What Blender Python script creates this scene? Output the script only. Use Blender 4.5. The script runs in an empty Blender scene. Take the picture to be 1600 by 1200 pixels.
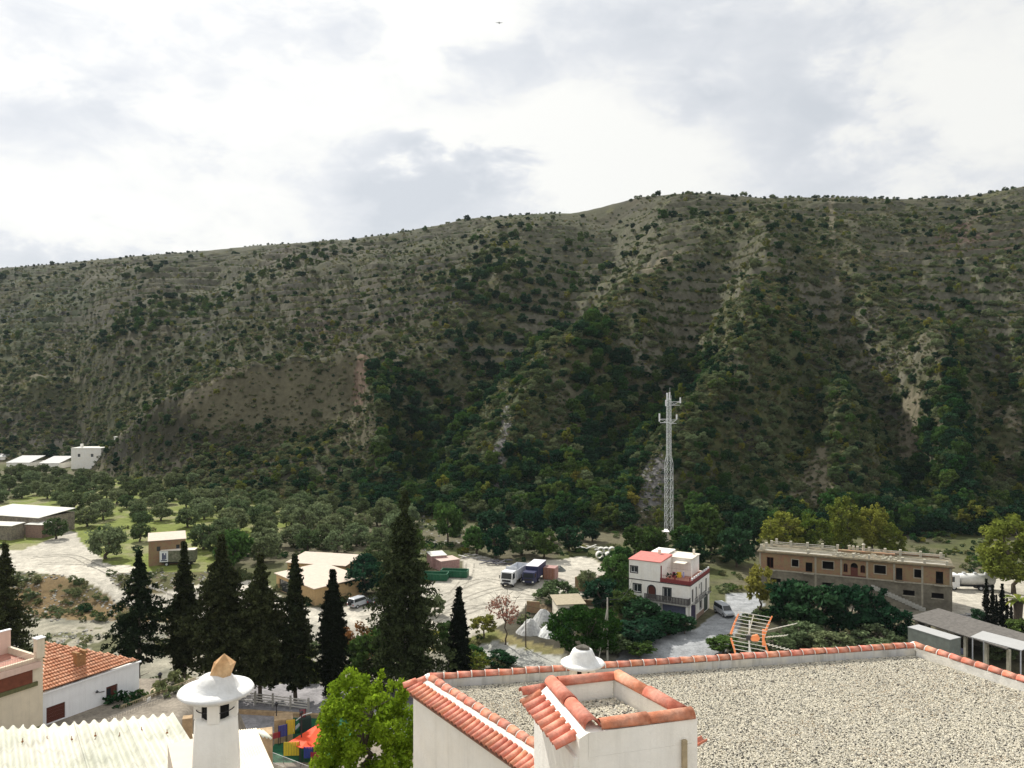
import bpy, bmesh, math, random
import numpy as np
from mathutils import Vector, Matrix, Euler
C = bpy.context.scene.collection
SC = bpy.context.scene
R = math.radians
# ---------------------------------------------------------------- camera, sky, sun, exposure
F = 1230.0           # focal length in photo pixels (1600 wide)
CZ = 38.9            # eye height over the valley floor
cam_d = bpy.data.cameras.new('camera'); cam = bpy.data.objects.new('camera', cam_d); C.objects.link(cam)
cam.location = (0, 0, CZ); cam.rotation_euler = (R(90), 0, 0)
cam_d.sensor_width = 36.0; cam_d.lens = 36.0*F/1600.0
cam_d.clip_start = 0.1; cam_d.clip_end = 6000
SC.camera = cam
SUN_AZ = R(-33)      # from straight ahead (+Y) towards the left
SUN_EL = R(43)
sdir = Vector((math.sin(SUN_AZ)*math.cos(SUN_EL), math.cos(SUN_AZ)*math.cos(SUN_EL), math.sin(SUN_EL)))
sun_d = bpy.data.lights.new('sun', 'SUN'); sun = bpy.data.objects.new('sun', sun_d); C.objects.link(sun)
sun_d.energy = 4.3; sun_d.angle = R(0.9); sun_d.color = (1.0, .95, .86)
sun.rotation_euler = sdir.to_track_quat('Z', 'Y').to_euler(); sun.location = (0, 0, 120)
W = bpy.data.worlds.new("World"); SC.world = W; W.use_nodes = True
def N(nt, t, **kw):
    n = nt.nodes.new(t)
    for k, v in kw.items():
        if k.startswith('i_'):
            key = k[2:]
            n.inputs[int(key) if key.isdigit() else key.replace('_', ' ')].default_value = v
        else: setattr(n, k, v)
    return n
def build_world():
    nt = W.node_tree; nt.nodes.clear(); L = nt.links.new
    out = N(nt, 'ShaderNodeOutputWorld')
    sky = N(nt, 'ShaderNodeTexSky', sky_type='NISHITA', sun_disc=False, sun_elevation=SUN_EL, sun_rotation=SUN_AZ, altitude=700, dust_density=2.0)
    b1 = N(nt, 'ShaderNodeBackground', i_Strength=0.11); L(sky.outputs[0], b1.inputs[0])
    tc = N(nt, 'ShaderNodeTexCoord')
    sep = N(nt, 'ShaderNodeSeparateXYZ'); L(tc.outputs['Generated'], sep.inputs[0])
    def M(op, a, b=None, c=None):
        n = N(nt, 'ShaderNodeMath', operation=op)
        for i, v in enumerate((a, b, c)):
            if v is None: continue
            if isinstance(v, (int, float)): n.inputs[i].default_value = v
            else: L(v, n.inputs[i])
        return n.outputs[0]
    x, y, z = sep.outputs
    # soft, wispy cloud field: direction noise stretched sideways
    mp = N(nt, 'ShaderNodeMapping'); mp.inputs['Scale'].default_value = (1.0, 1.0, 1.9); mp.inputs['Rotation'].default_value = (0, R(-9), 0)
    L(tc.outputs['Generated'], mp.inputs[0])
    n1 = N(nt, 'ShaderNodeTexNoise', i_Scale=3.1, i_Detail=8.0, i_Roughness=.50, i_Distortion=.55); L(mp.outputs[0], n1.inputs[0])
    n2 = N(nt, 'ShaderNodeTexNoise', i_Scale=9.0, i_Detail=8.0, i_Roughness=.58, i_Distortion=.25); L(mp.outputs[0], n2.inputs[0])
    # cumulus banks: (azimuth X/Y, elevation Z/Y, radius x, radius z, weight); + bright, - grey
    front = M('MAXIMUM', y, 0.15)
    ax = M('DIVIDE', x, front); az = M('DIVIDE', z, front)
    wob = M('MULTIPLY', M('SUBTRACT', n2.outputs[0], .5), 0.22)
    ax = M('ADD', ax, wob); az = M('ADD', az, M('MULTIPLY', wob, .8))
    tot = None
    for (px, py, rx, rz, w) in ((690,285,135,75,-1.05),(600,330,60,70,-.5),(700,210,160,35,.5),(905,235,120,70,.6),(1260,170,75,140,-.55),(1480,150,150,110,.5),
                                (60,180,140,55,-.45),(420,230,150,120,.35),(700,30,120,60,.8),(980,40,160,50,-.35),(60,405,150,35,-.6),(880,140,60,40,.4),(820,120,80,40,-.4),(1090,160,60,28,-.4),(330,60,170,80,-.12),(250,330,200,50,.2)):
        cx, cz = (px-800)/F, (600-py)/F
        dx = M('DIVIDE', M('SUBTRACT', ax, cx), rx/F); dz = M('DIVIDE', M('SUBTRACT', az, cz), rz/F)
        g = M('POWER', 2.718, M('MULTIPLY', M('ADD', M('MULTIPLY', dx, dx), M('MULTIPLY', dz, dz)), -1.0))
        g = M('MULTIPLY', g, w*0.26)
        tot = g if tot is None else M('ADD', tot, g)
    n3 = N(nt, 'ShaderNodeTexNoise', i_Scale=17.0, i_Detail=9.0, i_Roughness=.62, i_Distortion=.5); L(mp.outputs[0], n3.inputs[0])
    gate = M('GREATER_THAN', y, 0.15)
    tot = M('MULTIPLY', tot, gate)
    v = M('ADD', M('ADD', M('ADD', M('MULTIPLY', n1.outputs[0], .46), M('MULTIPLY', n2.outputs[0], .32)), M('MULTIPLY', n3.outputs[0], .22)), tot)
    # the veil round the hidden sun is a little brighter
    dot = N(nt, 'ShaderNodeVectorMath', operation='DOT_PRODUCT'); L(tc.outputs['Generated'], dot.inputs[0]); dot.inputs[1].default_value = sdir
    glow = M('MULTIPLY', M('POWER', M('MAXIMUM', dot.outputs['Value'], 0.0), 5.0), 0.20)
    cr = N(nt, 'ShaderNodeValToRGB'); L(v, cr.inputs[0])
    e = cr.color_ramp.elements
    e[0].position = .30; e[0].color = (.64, .675, .72, 1)
    e[1].position = .585; e[1].color = (.955, .955, .92, 1)
    m_ = e.new(.42); m_.color = (.735, .76, .795, 1)
    m_ = e.new(.478); m_.color = (.82, .835, .85, 1)
    m_ = e.new(.515); m_.color = (.895, .90, .885, 1)
    st = M('ADD', 0.79, glow)
    b2 = N(nt, 'ShaderNodeBackground'); L(cr.outputs[0], b2.inputs[0]); L(st, b2.inputs[1])
    mx = N(nt, 'ShaderNodeMixShader'); L(b1.outputs[0], mx.inputs[1]); L(b2.outputs[0], mx.inputs[2])
    # cloud covers the sky, open blue only below the darkest gaps; below the horizon the Sky Texture's ground
    cov = M('MULTIPLY', M('SMOOTH_MIN', 1.0, M('MAXIMUM', M('MULTIPLY_ADD', z, 20.0, 1.0), 0.0), 0.1), 0.97)
    L(cov, mx.inputs[0]); L(mx.outputs[0], out.inputs[0])
build_world()
SC.view_settings.view_transform = 'Standard'; SC.view_settings.look = 'None'
SC.view_settings.gamma = 1; SC.view_settings.use_curve_mapping = False
SC.view_settings.exposure = 0.32
SC.cycles.max_bounces = 6; SC.cycles.diffuse_bounces = 3; SC.cycles.volume_bounces = 0
SC.cycles.transparent_max_bounces = 6

# ---------------------------------------------------------------- helpers
rng = np.random.default_rng(7); random.seed(11)
def P(px, py, Y): return Vector(((px-800)/F*Y, Y, CZ-(py-600)/F*Y))
def G(px, py, z=0.0):
    Y = (CZ-z)*F/(py-600); return Vector(((px-800)/F*Y, Y, z))
def tag(o, label=None, cat=None, group=None, kind=None):
    if label: o['label'] = label
    if cat: o['category'] = cat
    if group: o['group'] = group
    if kind: o['kind'] = kind
    return o
def empty(name, loc, rz=0, label=None, cat=None, group=None):
    o = bpy.data.objects.new(name, None); C.objects.link(o); o.location = loc; o.rotation_euler = (0, 0, rz)
    o.empty_display_size = .5
    return tag(o, label, cat, group)
def copy_tree(o, parent=None):
    c = o.copy(); C.objects.link(c); c.parent = parent
    for ch in list(o.children): copy_tree(ch, c)
    return c
class MB:
    def __init__(s): s.v = []; s.f = []
    def add(s, vs, fs):
        n = len(s.v); s.v += [tuple(p) for p in vs]; s.f += [tuple(i+n for i in f) for f in fs]; return s
    def box(s, x0, x1, y0, y1, z0, z1):
        return s.add([(x0,y0,z0),(x1,y0,z0),(x1,y1,z0),(x0,y1,z0),(x0,y0,z1),(x1,y0,z1),(x1,y1,z1),(x0,y1,z1)],
                     [(3,2,1,0),(4,5,6,7),(0,1,5,4),(1,2,6,5),(2,3,7,6),(3,0,4,7)])
    def hexa(s, b, t):  # bottom 4, top 4 (ccw)
        return s.add(list(b)+list(t), [(3,2,1,0),(4,5,6,7),(0,1,5,4),(1,2,6,5),(2,3,7,6),(3,0,4,7)])
    def tube(s, a, b, r, r2=None, n=6, cap=True):
        a, b = Vector(a), Vector(b); r2 = r if r2 is None else r2
        d = (b-a).normalized(); u = d.orthogonal().normalized(); w = d.cross(u)
        vs = [a+(u*math.cos(2*math.pi*i/n)+w*math.sin(2*math.pi*i/n))*r for i in range(n)] + [b+(u*math.cos(2*math.pi*i/n)+w*math.sin(2*math.pi*i/n))*r2 for i in range(n)]
        fs = [(i, (i+1)%n, n+(i+1)%n, n+i) for i in range(n)]
        if cap: fs += [tuple(range(n))[::-1], tuple(range(n, 2*n))]
        return s.add(vs, fs)
    def path(s, pts, r, n=6):
        for i in range(len(pts)-1):
            ra = r[i] if isinstance(r, (list, tuple)) else r; rb = r[i+1] if isinstance(r, (list, tuple)) else r
            s.tube(pts[i], pts[i+1], ra, rb, n)
        return s
    def lathe(s, prof, n=24, c=(0,0,0), sx=1, sy=1, wob=0):
        vs = []; m = len(prof)
        for k, (r, z) in enumerate(prof):
            for i in range(n):
                a = 2*math.pi*i/n; rr = r*(1+wob*math.sin(3*a+k)*.5+wob*math.sin(7*a+2*k)*.3)
                vs.append((c[0]+rr*math.cos(a)*sx, c[1]+rr*math.sin(a)*sy, c[2]+z))
        fs = [(k*n+i, k*n+(i+1)%n, (k+1)*n+(i+1)%n, (k+1)*n+i) for k in range(m-1) for i in range(n)]
        fs += [tuple(range(n))[::-1], tuple(range((m-1)*n, m*n))]
        return s.add(vs, fs)
    def prism(s, pts, y0, y1):   # outline in x,z extruded along y
        n = len(pts)
        vs = [(x, y0, z) for x, z in pts]+[(x, y1, z) for x, z in pts]
        return s.add(vs, [tuple(range(n)), tuple(range(n, 2*n))[::-1]]+[(i, n+i, n+(i+1)%n, (i+1)%n) for i in range(n)])
    def wall(s, w, h, t, op, y=0.0, x0=0.0, z0=0.0):   # wall along x, outer face y, thickness t (into +y), rectangular openings (x0,x1,z0,z1)
        xs = sorted({x0, x0+w} | {a for o in op for a in o[:2]}); zs = sorted({z0, z0+h} | {a for o in op for a in o[2:4]})
        full = lambda i, k: 0 <= i < len(xs)-1 and 0 <= k < len(zs)-1 and not any(o[0]-1e-6 <= xs[i] and xs[i+1] <= o[1]+1e-6 and o[2]-1e-6 <= zs[k] and zs[k+1] <= o[3]+1e-6 for o in op)
        for i in range(len(xs)-1):
            for k in range(len(zs)-1):
                if not full(i, k): continue
                a, b, c, d = xs[i], xs[i+1], zs[k], zs[k+1]; q = y+t
                s.add([(a,y,c),(b,y,c),(b,y,d),(a,y,d)], [(0,1,2,3)]); s.add([(a,q,c),(b,q,c),(b,q,d),(a,q,d)], [(3,2,1,0)])
                if not full(i-1, k): s.add([(a,y,c),(a,y,d),(a,q,d),(a,q,c)], [(0,1,2,3)])
                if not full(i+1, k): s.add([(b,y,c),(b,q,c),(b,q,d),(b,y,d)], [(0,1,2,3)])
                if not full(i, k-1): s.add([(a,y,c),(a,q,c),(b,q,c),(b,y,c)], [(0,1,2,3)])
                if not full(i, k+1): s.add([(a,y,d),(b,y,d),(b,q,d),(a,q,d)], [(0,1,2,3)])
        return s
    def xf(s, M):
        s.v = [tuple(M @ Vector(p)) for p in s.v]; return s
    def mesh(s, name, m=None, smooth=False):
        me = bpy.data.meshes.new(name); me.from_pydata(s.v, [], s.f)
        if m: me.materials.append(m)
        if smooth: me.shade_smooth()
        me.update(); return me
    def build(s, name, m=None, parent=None, smooth=False, bevel=0, loc=None, rz=0):
        o = bpy.data.objects.new(name, s.mesh(name, m, smooth)); C.objects.link(o)
        if parent: o.parent = parent
        if loc is not None: o.location = loc
        if rz: o.rotation_euler = (0, 0, rz)
        if bevel:
            b = o.modifiers.new('bevel', 'BEVEL'); b.width = bevel; b.segments = 2; b.limit_method = 'ANGLE'; b.angle_limit = R(40)
        return o
def inst(name, me, parent=None, loc=(0,0,0), rot=(0,0,0), sc=(1,1,1)):
    o = bpy.data.objects.new(name, me); C.objects.link(o); o.parent = parent
    o.location = loc; o.rotation_euler = rot; o.scale = sc; return o
def fmesh(name, verts, faces, m=None):   # numpy quads/tris of one size
    me = bpy.data.meshes.new(name); nv, nf = len(verts), len(faces); k = faces.shape[1]
    me.vertices.add(nv); me.vertices.foreach_set('co', np.asarray(verts, np.float32).ravel())
    me.loops.add(nf*k); me.loops.foreach_set('vertex_index', faces.astype(np.int32).ravel())
    me.polygons.add(nf); me.polygons.foreach_set('loop_start', np.arange(0, nf*k, k, dtype=np.int32))
    me.polygons.foreach_set('loop_total', np.full(nf, k, np.int32))
    if m: me.materials.append(m)
    me.update(calc_edges=True); return me

# ---------------------------------------------------------------- materials
_mats = {}
def mat(name, col, rough=.85, var=.18, scale=3.0, bump=0.0, bscale=None, metal=0.0, col2=None, stain=0.0, spec=.3, objvar=0.0, coord='Object', stretch=(1,1,1)):
    """plaster, paint, stone, metal: base colour + two noises, optional second colour patches, drips, bump, variation per object"""
    if name in _mats: return _mats[name]
    m = bpy.data.materials.new(name); m.use_nodes = True; nt = m.node_tree; L = nt.links.new
    b = nt.nodes['Principled BSDF']; b.inputs['Roughness'].default_value = rough; b.inputs['Metallic'].default_value = metal
    b.inputs['Specular IOR Level'].default_value = spec
    tc = N(nt, 'ShaderNodeTexCoord'); mp = N(nt, 'ShaderNodeMapping'); mp.inputs['Scale'].default_value = stretch; L(tc.outputs[coord], mp.inputs[0])
    n = N(nt, 'ShaderNodeTexNoise', i_Scale=scale, i_Detail=8.0, i_Roughness=.62); L(mp.outputs[0], n.inputs[0])
    mr = N(nt, 'ShaderNodeMapRange', i_From_Min=.3, i_From_Max=.7, i_To_Min=1-var, i_To_Max=1+var); L(n.outputs[0], mr.inputs[0])
    base = N(nt, 'ShaderNodeMix', data_type='RGBA'); c4 = (*col, 1)
    base.inputs[6].default_value = c4; base.inputs[7].default_value = (*(col2 or col), 1)
    n2 = N(nt, 'ShaderNodeTexNoise', i_Scale=scale*.35, i_Detail=5.0, i_Roughness=.6); L(mp.outputs[0], n2.inputs[0])
    mr2 = N(nt, 'ShaderNodeMapRange', i_From_Min=.42, i_From_Max=.62); L(n2.outputs[0], mr2.inputs[0]); L(mr2.outputs[0], base.inputs[0])
    hsv = N(nt, 'ShaderNodeHueSaturation'); L(base.outputs[2], hsv.inputs['Color']); L(mr.outputs[0], hsv.inputs['Value'])
    last = hsv.outputs[0]
    if stain > 0:   # rain streaks: noise squeezed sideways
        ms = N(nt, 'ShaderNodeMapping'); ms.inputs['Scale'].default_value = (2.2, 2.2, .16); L(tc.outputs[coord], ms.inputs[0])
        ns = N(nt, 'ShaderNodeTexNoise', i_Scale=1.7, i_Detail=6.0, i_Roughness=.7); L(ms.outputs[0], ns.inputs[0])
        mrs = N(nt, 'ShaderNodeMapRange', i_From_Min=.5, i_From_Max=.72, i_To_Min=0, i_To_Max=stain); L(ns.outputs[0], mrs.inputs[0])
        mx = N(nt, 'ShaderNodeMix', data_type='RGBA'); L(mrs.outputs[0], mx.inputs[0]); L(last, mx.inputs[6]); mx.inputs[7].default_value = (.16, .15, .12, 1); last = mx.outputs[2]
    if objvar > 0:
        oi = N(nt, 'ShaderNodeObjectInfo'); mo = N(nt, 'ShaderNodeMapRange', i_To_Min=1-objvar, i_To_Max=1+objvar); L(oi.outputs['Random'], mo.inputs[0])
        h2 = N(nt, 'ShaderNodeHueSaturation'); L(last, h2.inputs['Color']); L(mo.outputs[0], h2.inputs['Value'])
        mh = N(nt, 'ShaderNodeMapRange', i_To_Min=.5-.008, i_To_Max=.5+.008)
        fr = N(nt, 'ShaderNodeMath', operation='FRACT'); mu = N(nt, 'ShaderNodeMath', operation='MULTIPLY', i_1=7.31); L(oi.outputs['Random'], mu.inputs[0]); L(mu.outputs[0], fr.inputs[0]); L(fr.outputs[0], mh.inputs[0]); L(mh.outputs[0], h2.inputs['Hue'])
        last = h2.outputs[0]
    L(last, b.inputs['Base Color'])
    if bump > 0:
        nb = N(nt, 'ShaderNodeTexNoise', i_Scale=bscale or scale*4, i_Detail=6.0, i_Roughness=.65); L(mp.outputs[0], nb.inputs[0])
        bp = N(nt, 'ShaderNodeBump', i_Strength=bump, i_Distance=.03); L(nb.outputs[0], bp.inputs['Height']); L(bp.outputs[0], b.inputs['Normal'])
    _mats[name] = m; return m
def leafmat(name, col, col2, var=.35, hue=.03, trans=.25, nscale=.5):
    m = bpy.data.materials.new(name); m.use_nodes = True; nt = m.node_tree; L = nt.links.new; nt.nodes.clear()
    out = N(nt, 'ShaderNodeOutputMaterial'); d = N(nt, 'ShaderNodeBsdfDiffuse'); t = N(nt, 'ShaderNodeBsdfTranslucent'); mx = N(nt, 'ShaderNodeMixShader', i_0=trans)
    tc = N(nt, 'ShaderNodeTexCoord'); n = N(nt, 'ShaderNodeTexNoise', i_Scale=nscale, i_Detail=4.0, i_Roughness=.7); L(tc.outputs['Object'], n.inputs[0])
    oi = N(nt, 'ShaderNodeObjectInfo')
    ad = N(nt, 'ShaderNodeMath', operation='ADD'); L(n.outputs[0], ad.inputs[0])
    mo = N(nt, 'ShaderNodeMapRange', i_To_Min=-.28, i_To_Max=.28); L(oi.outputs['Random'], mo.inputs[0]); L(mo.outputs[0], ad.inputs[1])
    mr = N(nt, 'ShaderNodeMapRange', i_From_Min=.25, i_From_Max=.75); L(ad.outputs[0], mr.inputs[0])
    mc = N(nt, 'ShaderNodeMix', data_type='RGBA'); mc.inputs[6].default_value = (*col, 1); mc.inputs[7].default_value = (*col2, 1); L(mr.outputs[0], mc.inputs[0])
    fr = N(nt, 'ShaderNodeMath', operation='FRACT'); mu = N(nt, 'ShaderNodeMath', operation='MULTIPLY', i_1=9.77); L(oi.outputs['Random'], mu.inputs[0]); L(mu.outputs[0], fr.inputs[0])
    mh = N(nt, 'ShaderNodeMapRange', i_To_Min=.5-hue, i_To_Max=.5+hue); L(fr.outputs[0], mh.inputs[0])
    geo = N(nt, 'ShaderNodeNewGeometry')
    mv = N(nt, 'ShaderNodeMapRange', i_To_Min=1-var, i_To_Max=1+var); L(geo.outputs['Random Per Island'], mv.inputs[0])
    h = N(nt, 'ShaderNodeHueSaturation'); L(mc.outputs[2], h.inputs['Color']); L(mh.outputs[0], h.inputs['Hue']); L(mv.outputs[0], h.inputs['Value'])
    L(h.outputs[0], d.inputs[0]); L(h.outputs[0], t.inputs[0]); L(d.outputs[0], mx.inputs[1]); L(t.outputs[0], mx.inputs[2]); L(mx.outputs[0], out.inputs[0])
    return m
def glassmat(name, col=(.03,.035,.04)):
    if name in _mats: return _mats[name]
    m = bpy.data.materials.new(name); m.use_nodes = True; b = m.node_tree.nodes['Principled BSDF']
    b.inputs['Base Color'].default_value = (*col, 1); b.inputs['Roughness'].default_value = .08; b.inputs['Specular IOR Level'].default_value = .6
    _mats[name] = m; return m
WHITE = mat('white_plaster', (.92,.895,.84), .9, .06, 1.6, .3, 22, col2=(.88,.84,.76), stain=.14)
CREAM = mat('cream_plaster', (.78,.72,.60), .9, .07, 1.2, .15, 30, stain=.15)
TILE = mat('terracotta_tile', (.58,.195,.12), .85, .30, 9, .35, 50, col2=(.60,.29,.21), objvar=.2, spec=.15)
MORTAR = mat('mortar', (.72,.68,.62), .95, .1, 10, .3, 60)
BARK = mat('bark', (.10,.08,.06), .95, .3, 6, .4, 30)
DARK = mat('dark_paint', (.03,.03,.035), .5, .2, 4)
IRON = mat('iron', (.04,.04,.045), .5, .2, 8, metal=.3)
GALV = mat('galvanised', (.62,.64,.66), .45, .1, 4, metal=.35)
RUST = mat('rusty_metal', (.30,.13,.06), .8, .3, 5, .2, 30)
GLASS = glassmat('window_glass')
TIMBER = mat('timber', (.22,.13,.07), .8, .25, 5)
BROWN = mat('brown_shutter', (.10,.03,.02), .6, .15, 8)
CONC = mat('concrete', (.42,.41,.38), .95, .15, 2, .3, 20, stain=.35)
RUBBER = mat('rubber', (.02,.02,.02), .8, .2, 8)
PAINTW = mat('white_vehicle_paint', (.78,.79,.80), .35, .06, 3, spec=.5)
# ---------------------------------------------------------------- terrain
def _hash(ix, iy, s):
    h = (ix.astype(np.int64)*374761393 + iy.astype(np.int64)*668265263 + s*974711) & 0x7fffffff
    h = ((h ^ (h >> 13))*1274126177) & 0x7fffffff
    return ((h ^ (h >> 16)) & 0xffff)/65535.0
def vnoise(x, y, s=0):
    x = np.asarray(x, float); y = np.asarray(y, float)
    ix, iy = np.floor(x), np.floor(y); fx, fy = x-ix, y-iy; fx = fx*fx*(3-2*fx); fy = fy*fy*(3-2*fy)
    a, b, c, d = _hash(ix, iy, s), _hash(ix+1, iy, s), _hash(ix, iy+1, s), _hash(ix+1, iy+1, s)
    return (a*(1-fx)+b*fx)*(1-fy)+(c*(1-fx)+d*fx)*fy
def fbm(x, y, s=0, o=4):
    t = 0; a = .5
    for k in range(o): t = t+a*vnoise(x*2**k+k*17.3, y*2**k-k*9.1, s+k); a *= .55
    return t/(.5*(1-.55**o)/.45)
SKY = ([-700,-300,0,40,100,200,330,400,550,620,700,780,850,900,950,1000,1050,1100,1150,1200,1300,1400,1500,1560,1600,1900,2300],
       [450,435,419,416,411,401,391,384,374,364,349,338,334,333,321,308,304,301,306,309,308,311,308,299,291,300,330])
BASEY = ([-700,0,120,180,230,300,500,700,900,1000,1600,2300], [330,390,385,320,285,262,243,224,212,206,200,200])
RIDGY = ([-700,0,400,800,1000,1100,1300,1600,2300], [900,880,840,700,600,560,540,560,600])
def upx(u): return 800+F*u
def smooth(t): t = np.clip(t, 0, 1); return t*t*(3-2*t)
FEAT = [ # (amplitude m, width px, polyline)
 (-20, 52, [(640,790),(650,700),(690,620),(780,520),(880,440),(960,360)]),
 (-13, 42, [(950,760),(950,690),(1000,610),(1080,550),(1080,480),(1140,410)]),
 (-16, 42, [(1440,830),(1430,720),(1400,620),(1370,560),(1300,470)]),
 (-9, 34, [(1580,780),(1540,650),(1560,540)]),
 (-12, 50, [(110,690),(170,620),(250,540),(330,440)]),
 (-7, 30, [(1250,800),(1240,700),(1290,590)]),
 (17, 27, [(200,705),(320,662),(440,628),(560,606),(592,650),(606,740)]), (-9, 24, [(230,655),(340,610),(450,580),(570,566)]),
 (12, 40, [(780,800),(800,690),(860,600),(980,500)]),
 (13, 55, [(1060,760),(1110,680),(1180,600),(1170,480),(1190,400)]),
 (11, 32, [(1500,800),(1490,680),(1460,560)]),
 (9, 34, [(1330,800),(1320,660),(1250,520)]),
 (8, 30, [(700,640),(770,600),(840,520)]),
 (6, 40, [(60,600),(200,520),(330,500)]),
]
def seg_d(px, py, poly):
    best = np.full(np.shape(px), 1e9)
    for (x0, y0), (x1, y1) in zip(poly[:-1], poly[1:]):
        dx, dy = x1-x0, y1-y0; t = np.clip(((px-x0)*dx+(py-y0)*dy)/(dx*dx+dy*dy), 0, 1)
        best = np.minimum(best, np.hypot(px-x0-t*dx, py-y0-t*dy))
    return best
def inpoly(px, py, poly):
    px = np.asarray(px, float); py = np.asarray(py, float); r = np.zeros(px.shape, bool); n = len(poly)
    for i in range(n):
        x0, y0 = poly[i]; x1, y1 = poly[(i+1) % n]
        c = ((y0 > py) != (y1 > py)) & (px < (x1-x0)*(py-y0)/((y1-y0) or 1e-9)+x0); r ^= c
    return r
def base_py(u, Y):     # image row of the undisplaced hill
    yb = np.interp(upx(u), *BASEY); yr = np.interp(upx(u), *RIDGY); zr = CZ+yr*(600-np.interp(upx(u), *SKY))/F
    s = (Y-yb)/(yr-yb); sc = np.clip(s, 0, 1)
    z = zr*(1.42*sc-.42*sc*sc)
    return 600-F*(z-CZ)/Y, s, z, zr
def gully(px, py):   # erosion gullies running down the slope, -1 (gully) .. 1 (rib)
    w = (fbm(px/120, py/120, 51, 3)-.5)*90
    a = 1-np.abs(fbm((px+w-.25*(py-500))/62, (py)/210, 52, 3)*2-1)*2.4
    return np.clip(a, -1, 1)
def height(X, Y):
    X = np.asarray(X, float); Y = np.asarray(Y, float); Yc = np.maximum(Y, 1.0); u = np.clip(X/Yc, -1.4, 1.4); px = upx(u)
    py, s, z, zr = base_py(u, Yc)
    win = smooth(s/.10)*smooth((1-s)/.10)
    d = 0
    for a, w, pl in FEAT: d = d+a*np.exp(-(seg_d(px, py, pl)/w)**2)
    d = d-2.6*gully(px, py)*smooth((py-330)/80)
    rough = (fbm(X/38, Yc/38, 3, 5)-.5)*11+(fbm(X/13, Yc/13, 5, 3)-.5)*3.5
    zz = z+win*(d+rough)+np.where(s > .02, (fbm(X/9, Yc/9, 8, 3)-.5)*1.2*smooth(s/.05), 0)
    # dry-stone terraces on the upper, gentler ground
    tw = smooth((540-py)/70)*win*smooth((fbm(X/70, Yc/70, 21, 3)-.43)/.10)
    st = 5.2+1.6*fbm(X/150, Yc/150, 23, 2); q = zz/st; fr = q-np.floor(q)
    zz = zz+tw*((np.floor(q)+smooth((fr-.62)/.38))*st-zz)*.82
    # behind the ridge the ground falls away
    zz = np.where(s > 1, np.maximum(zr-(s-1)*zr*1.2, 5)+(fbm(X/60, Yc/60, 4, 3)-.5)*6*smooth((s-1)/.3), zz)
    # valley floor: yard level 0, dry riverbed lower, promenade, then the village slope up to the camera
    yn = np.interp(px, [-400, 0, 280, 400, 700, 1000, 1300, 1600, 2200], [150, 147, 143, 127, 118, 113, 108, 106, 106])
    wn = np.interp(px, [-400, 0, 280, 400, 1600], [16, 15, 13, 6, 4])
    river = -3.4*np.interp(px, [420, 620], [1, .22])*smooth((Yc-99.5)/2.5)*(1-smooth((Yc-yn)/wn))
    zz = np.where(s <= 0, river+(fbm(X/14, Yc/14, 11, 3)-.5)*.5*smooth((Yc-99)/6), zz)
    prom = 1.0*(1-smooth((Yc-99.5)/1.2))
    slope = 24.5*smooth((80-Yc)/62)**1.0
    left = 11.3*smooth((-21-X)/6)*smooth((78-Yc)/7)*(1-smooth((Yc-76)/4))
    zz = zz+np.where(Yc < 110, prom+np.maximum(np.where(X < -18, np.minimum(slope, 11.0+np.maximum(0, 52-Yc)*.3), slope), left), 0)
    return zz
def hz(x, y): return float(height(np.array([x]), np.array([y]))[0])
YARD = [(600,985),(625,955),(655,915),(700,903),(728,892),(720,870),(755,868),(790,880),(880,874),(905,868),(930,872),(948,895),(962,925),(915,932),(870,928),(845,930),(822,948),(800,962),(772,985),(742,990),(720,1003),(640,1003)]
ROADL = [(-60,858),(25,860),(85,842),(112,828),(122,836),(127,850),(155,866),(160,880),(212,886),(210,895),(168,898),(176,909),(208,916),(325,912),(410,903),(430,928),(470,950),(560,945),(640,930),(660,985),(560,990),(440,978),(330,948),(272,932),(175,919),(100,899),(38,893),(-60,882)]
STRIP = [(735,1003),(775,998),(860,1016),(940,1030),(1000,1040),(990,1052),(850,1040),(770,1024),(700,1016)]
ROADH = [(1132,926),(1184,924),(1195,945),(1165,962),(1152,985),(1130,1025),(940,1045),(985,1000),(1040,990),(1085,984),(1112,962),(1135,948)]
YARDR = [(1440,905),(1610,905),(1720,930),(1720,1000),(1600,985),(1560,990),(1500,985),(1489,960),(1440,940)]
GRASS = [(-40,800),(60,770),(200,745),(420,765),(520,800),(440,840),(350,860),(330,912),(208,916),(176,909),(168,898),(210,895),(212,886),(160,880),(155,866),(127,850),(122,836),(112,828),(85,842),(25,860),(-60,858)]
GRASS2 = [(560,1010),(640,1000),(700,975),(760,980),(820,1000),(880,1010),(900,1060),(560,1060)]
SCREE = [(778,655),(790,655),(800,690),(792,740),(786,800),(774,806),(772,760),(768,730),(782,700)]
SCREE2 = [(1000,740),(1035,700),(1045,760),(1025,830),(985,850),(990,790)]
SCREE3 = [(660,805),(700,815),(730,822),(720,850),(655,870),(650,840)]
PATHH = [(560,575),(585,580),(575,640),(560,660),(548,640),(560,610)]
NOSE = [(300,650),(430,612),(560,590),(575,600),(560,650),(480,700),(300,690)]
BRIGHT = [[(470,582),(600,575),(600,581),(540,590),(470,588)], [(285,690),(385,650),(380,641),(275,684)], [(0,600),(130,590),(130,595),(0,606)], [(1290,300),(1310,470),(1316,470),(1300,300)], [(180,692),(235,668),(238,675),(190,700)], [(1300,385),(1420,378),(1420,382),(1300,391)],[(1000,395),(1060,372),(1075,380),(1010,420)],[(640,560),(600,578),(470,584),(470,578)],
          [(1230,730),(1290,700),(1310,780),(1270,820),(1235,790)],[(1550,600),(1590,620),(1600,700),(1570,700)],[(1410,560),(1440,600),(1430,660),(1400,640)]]
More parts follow.
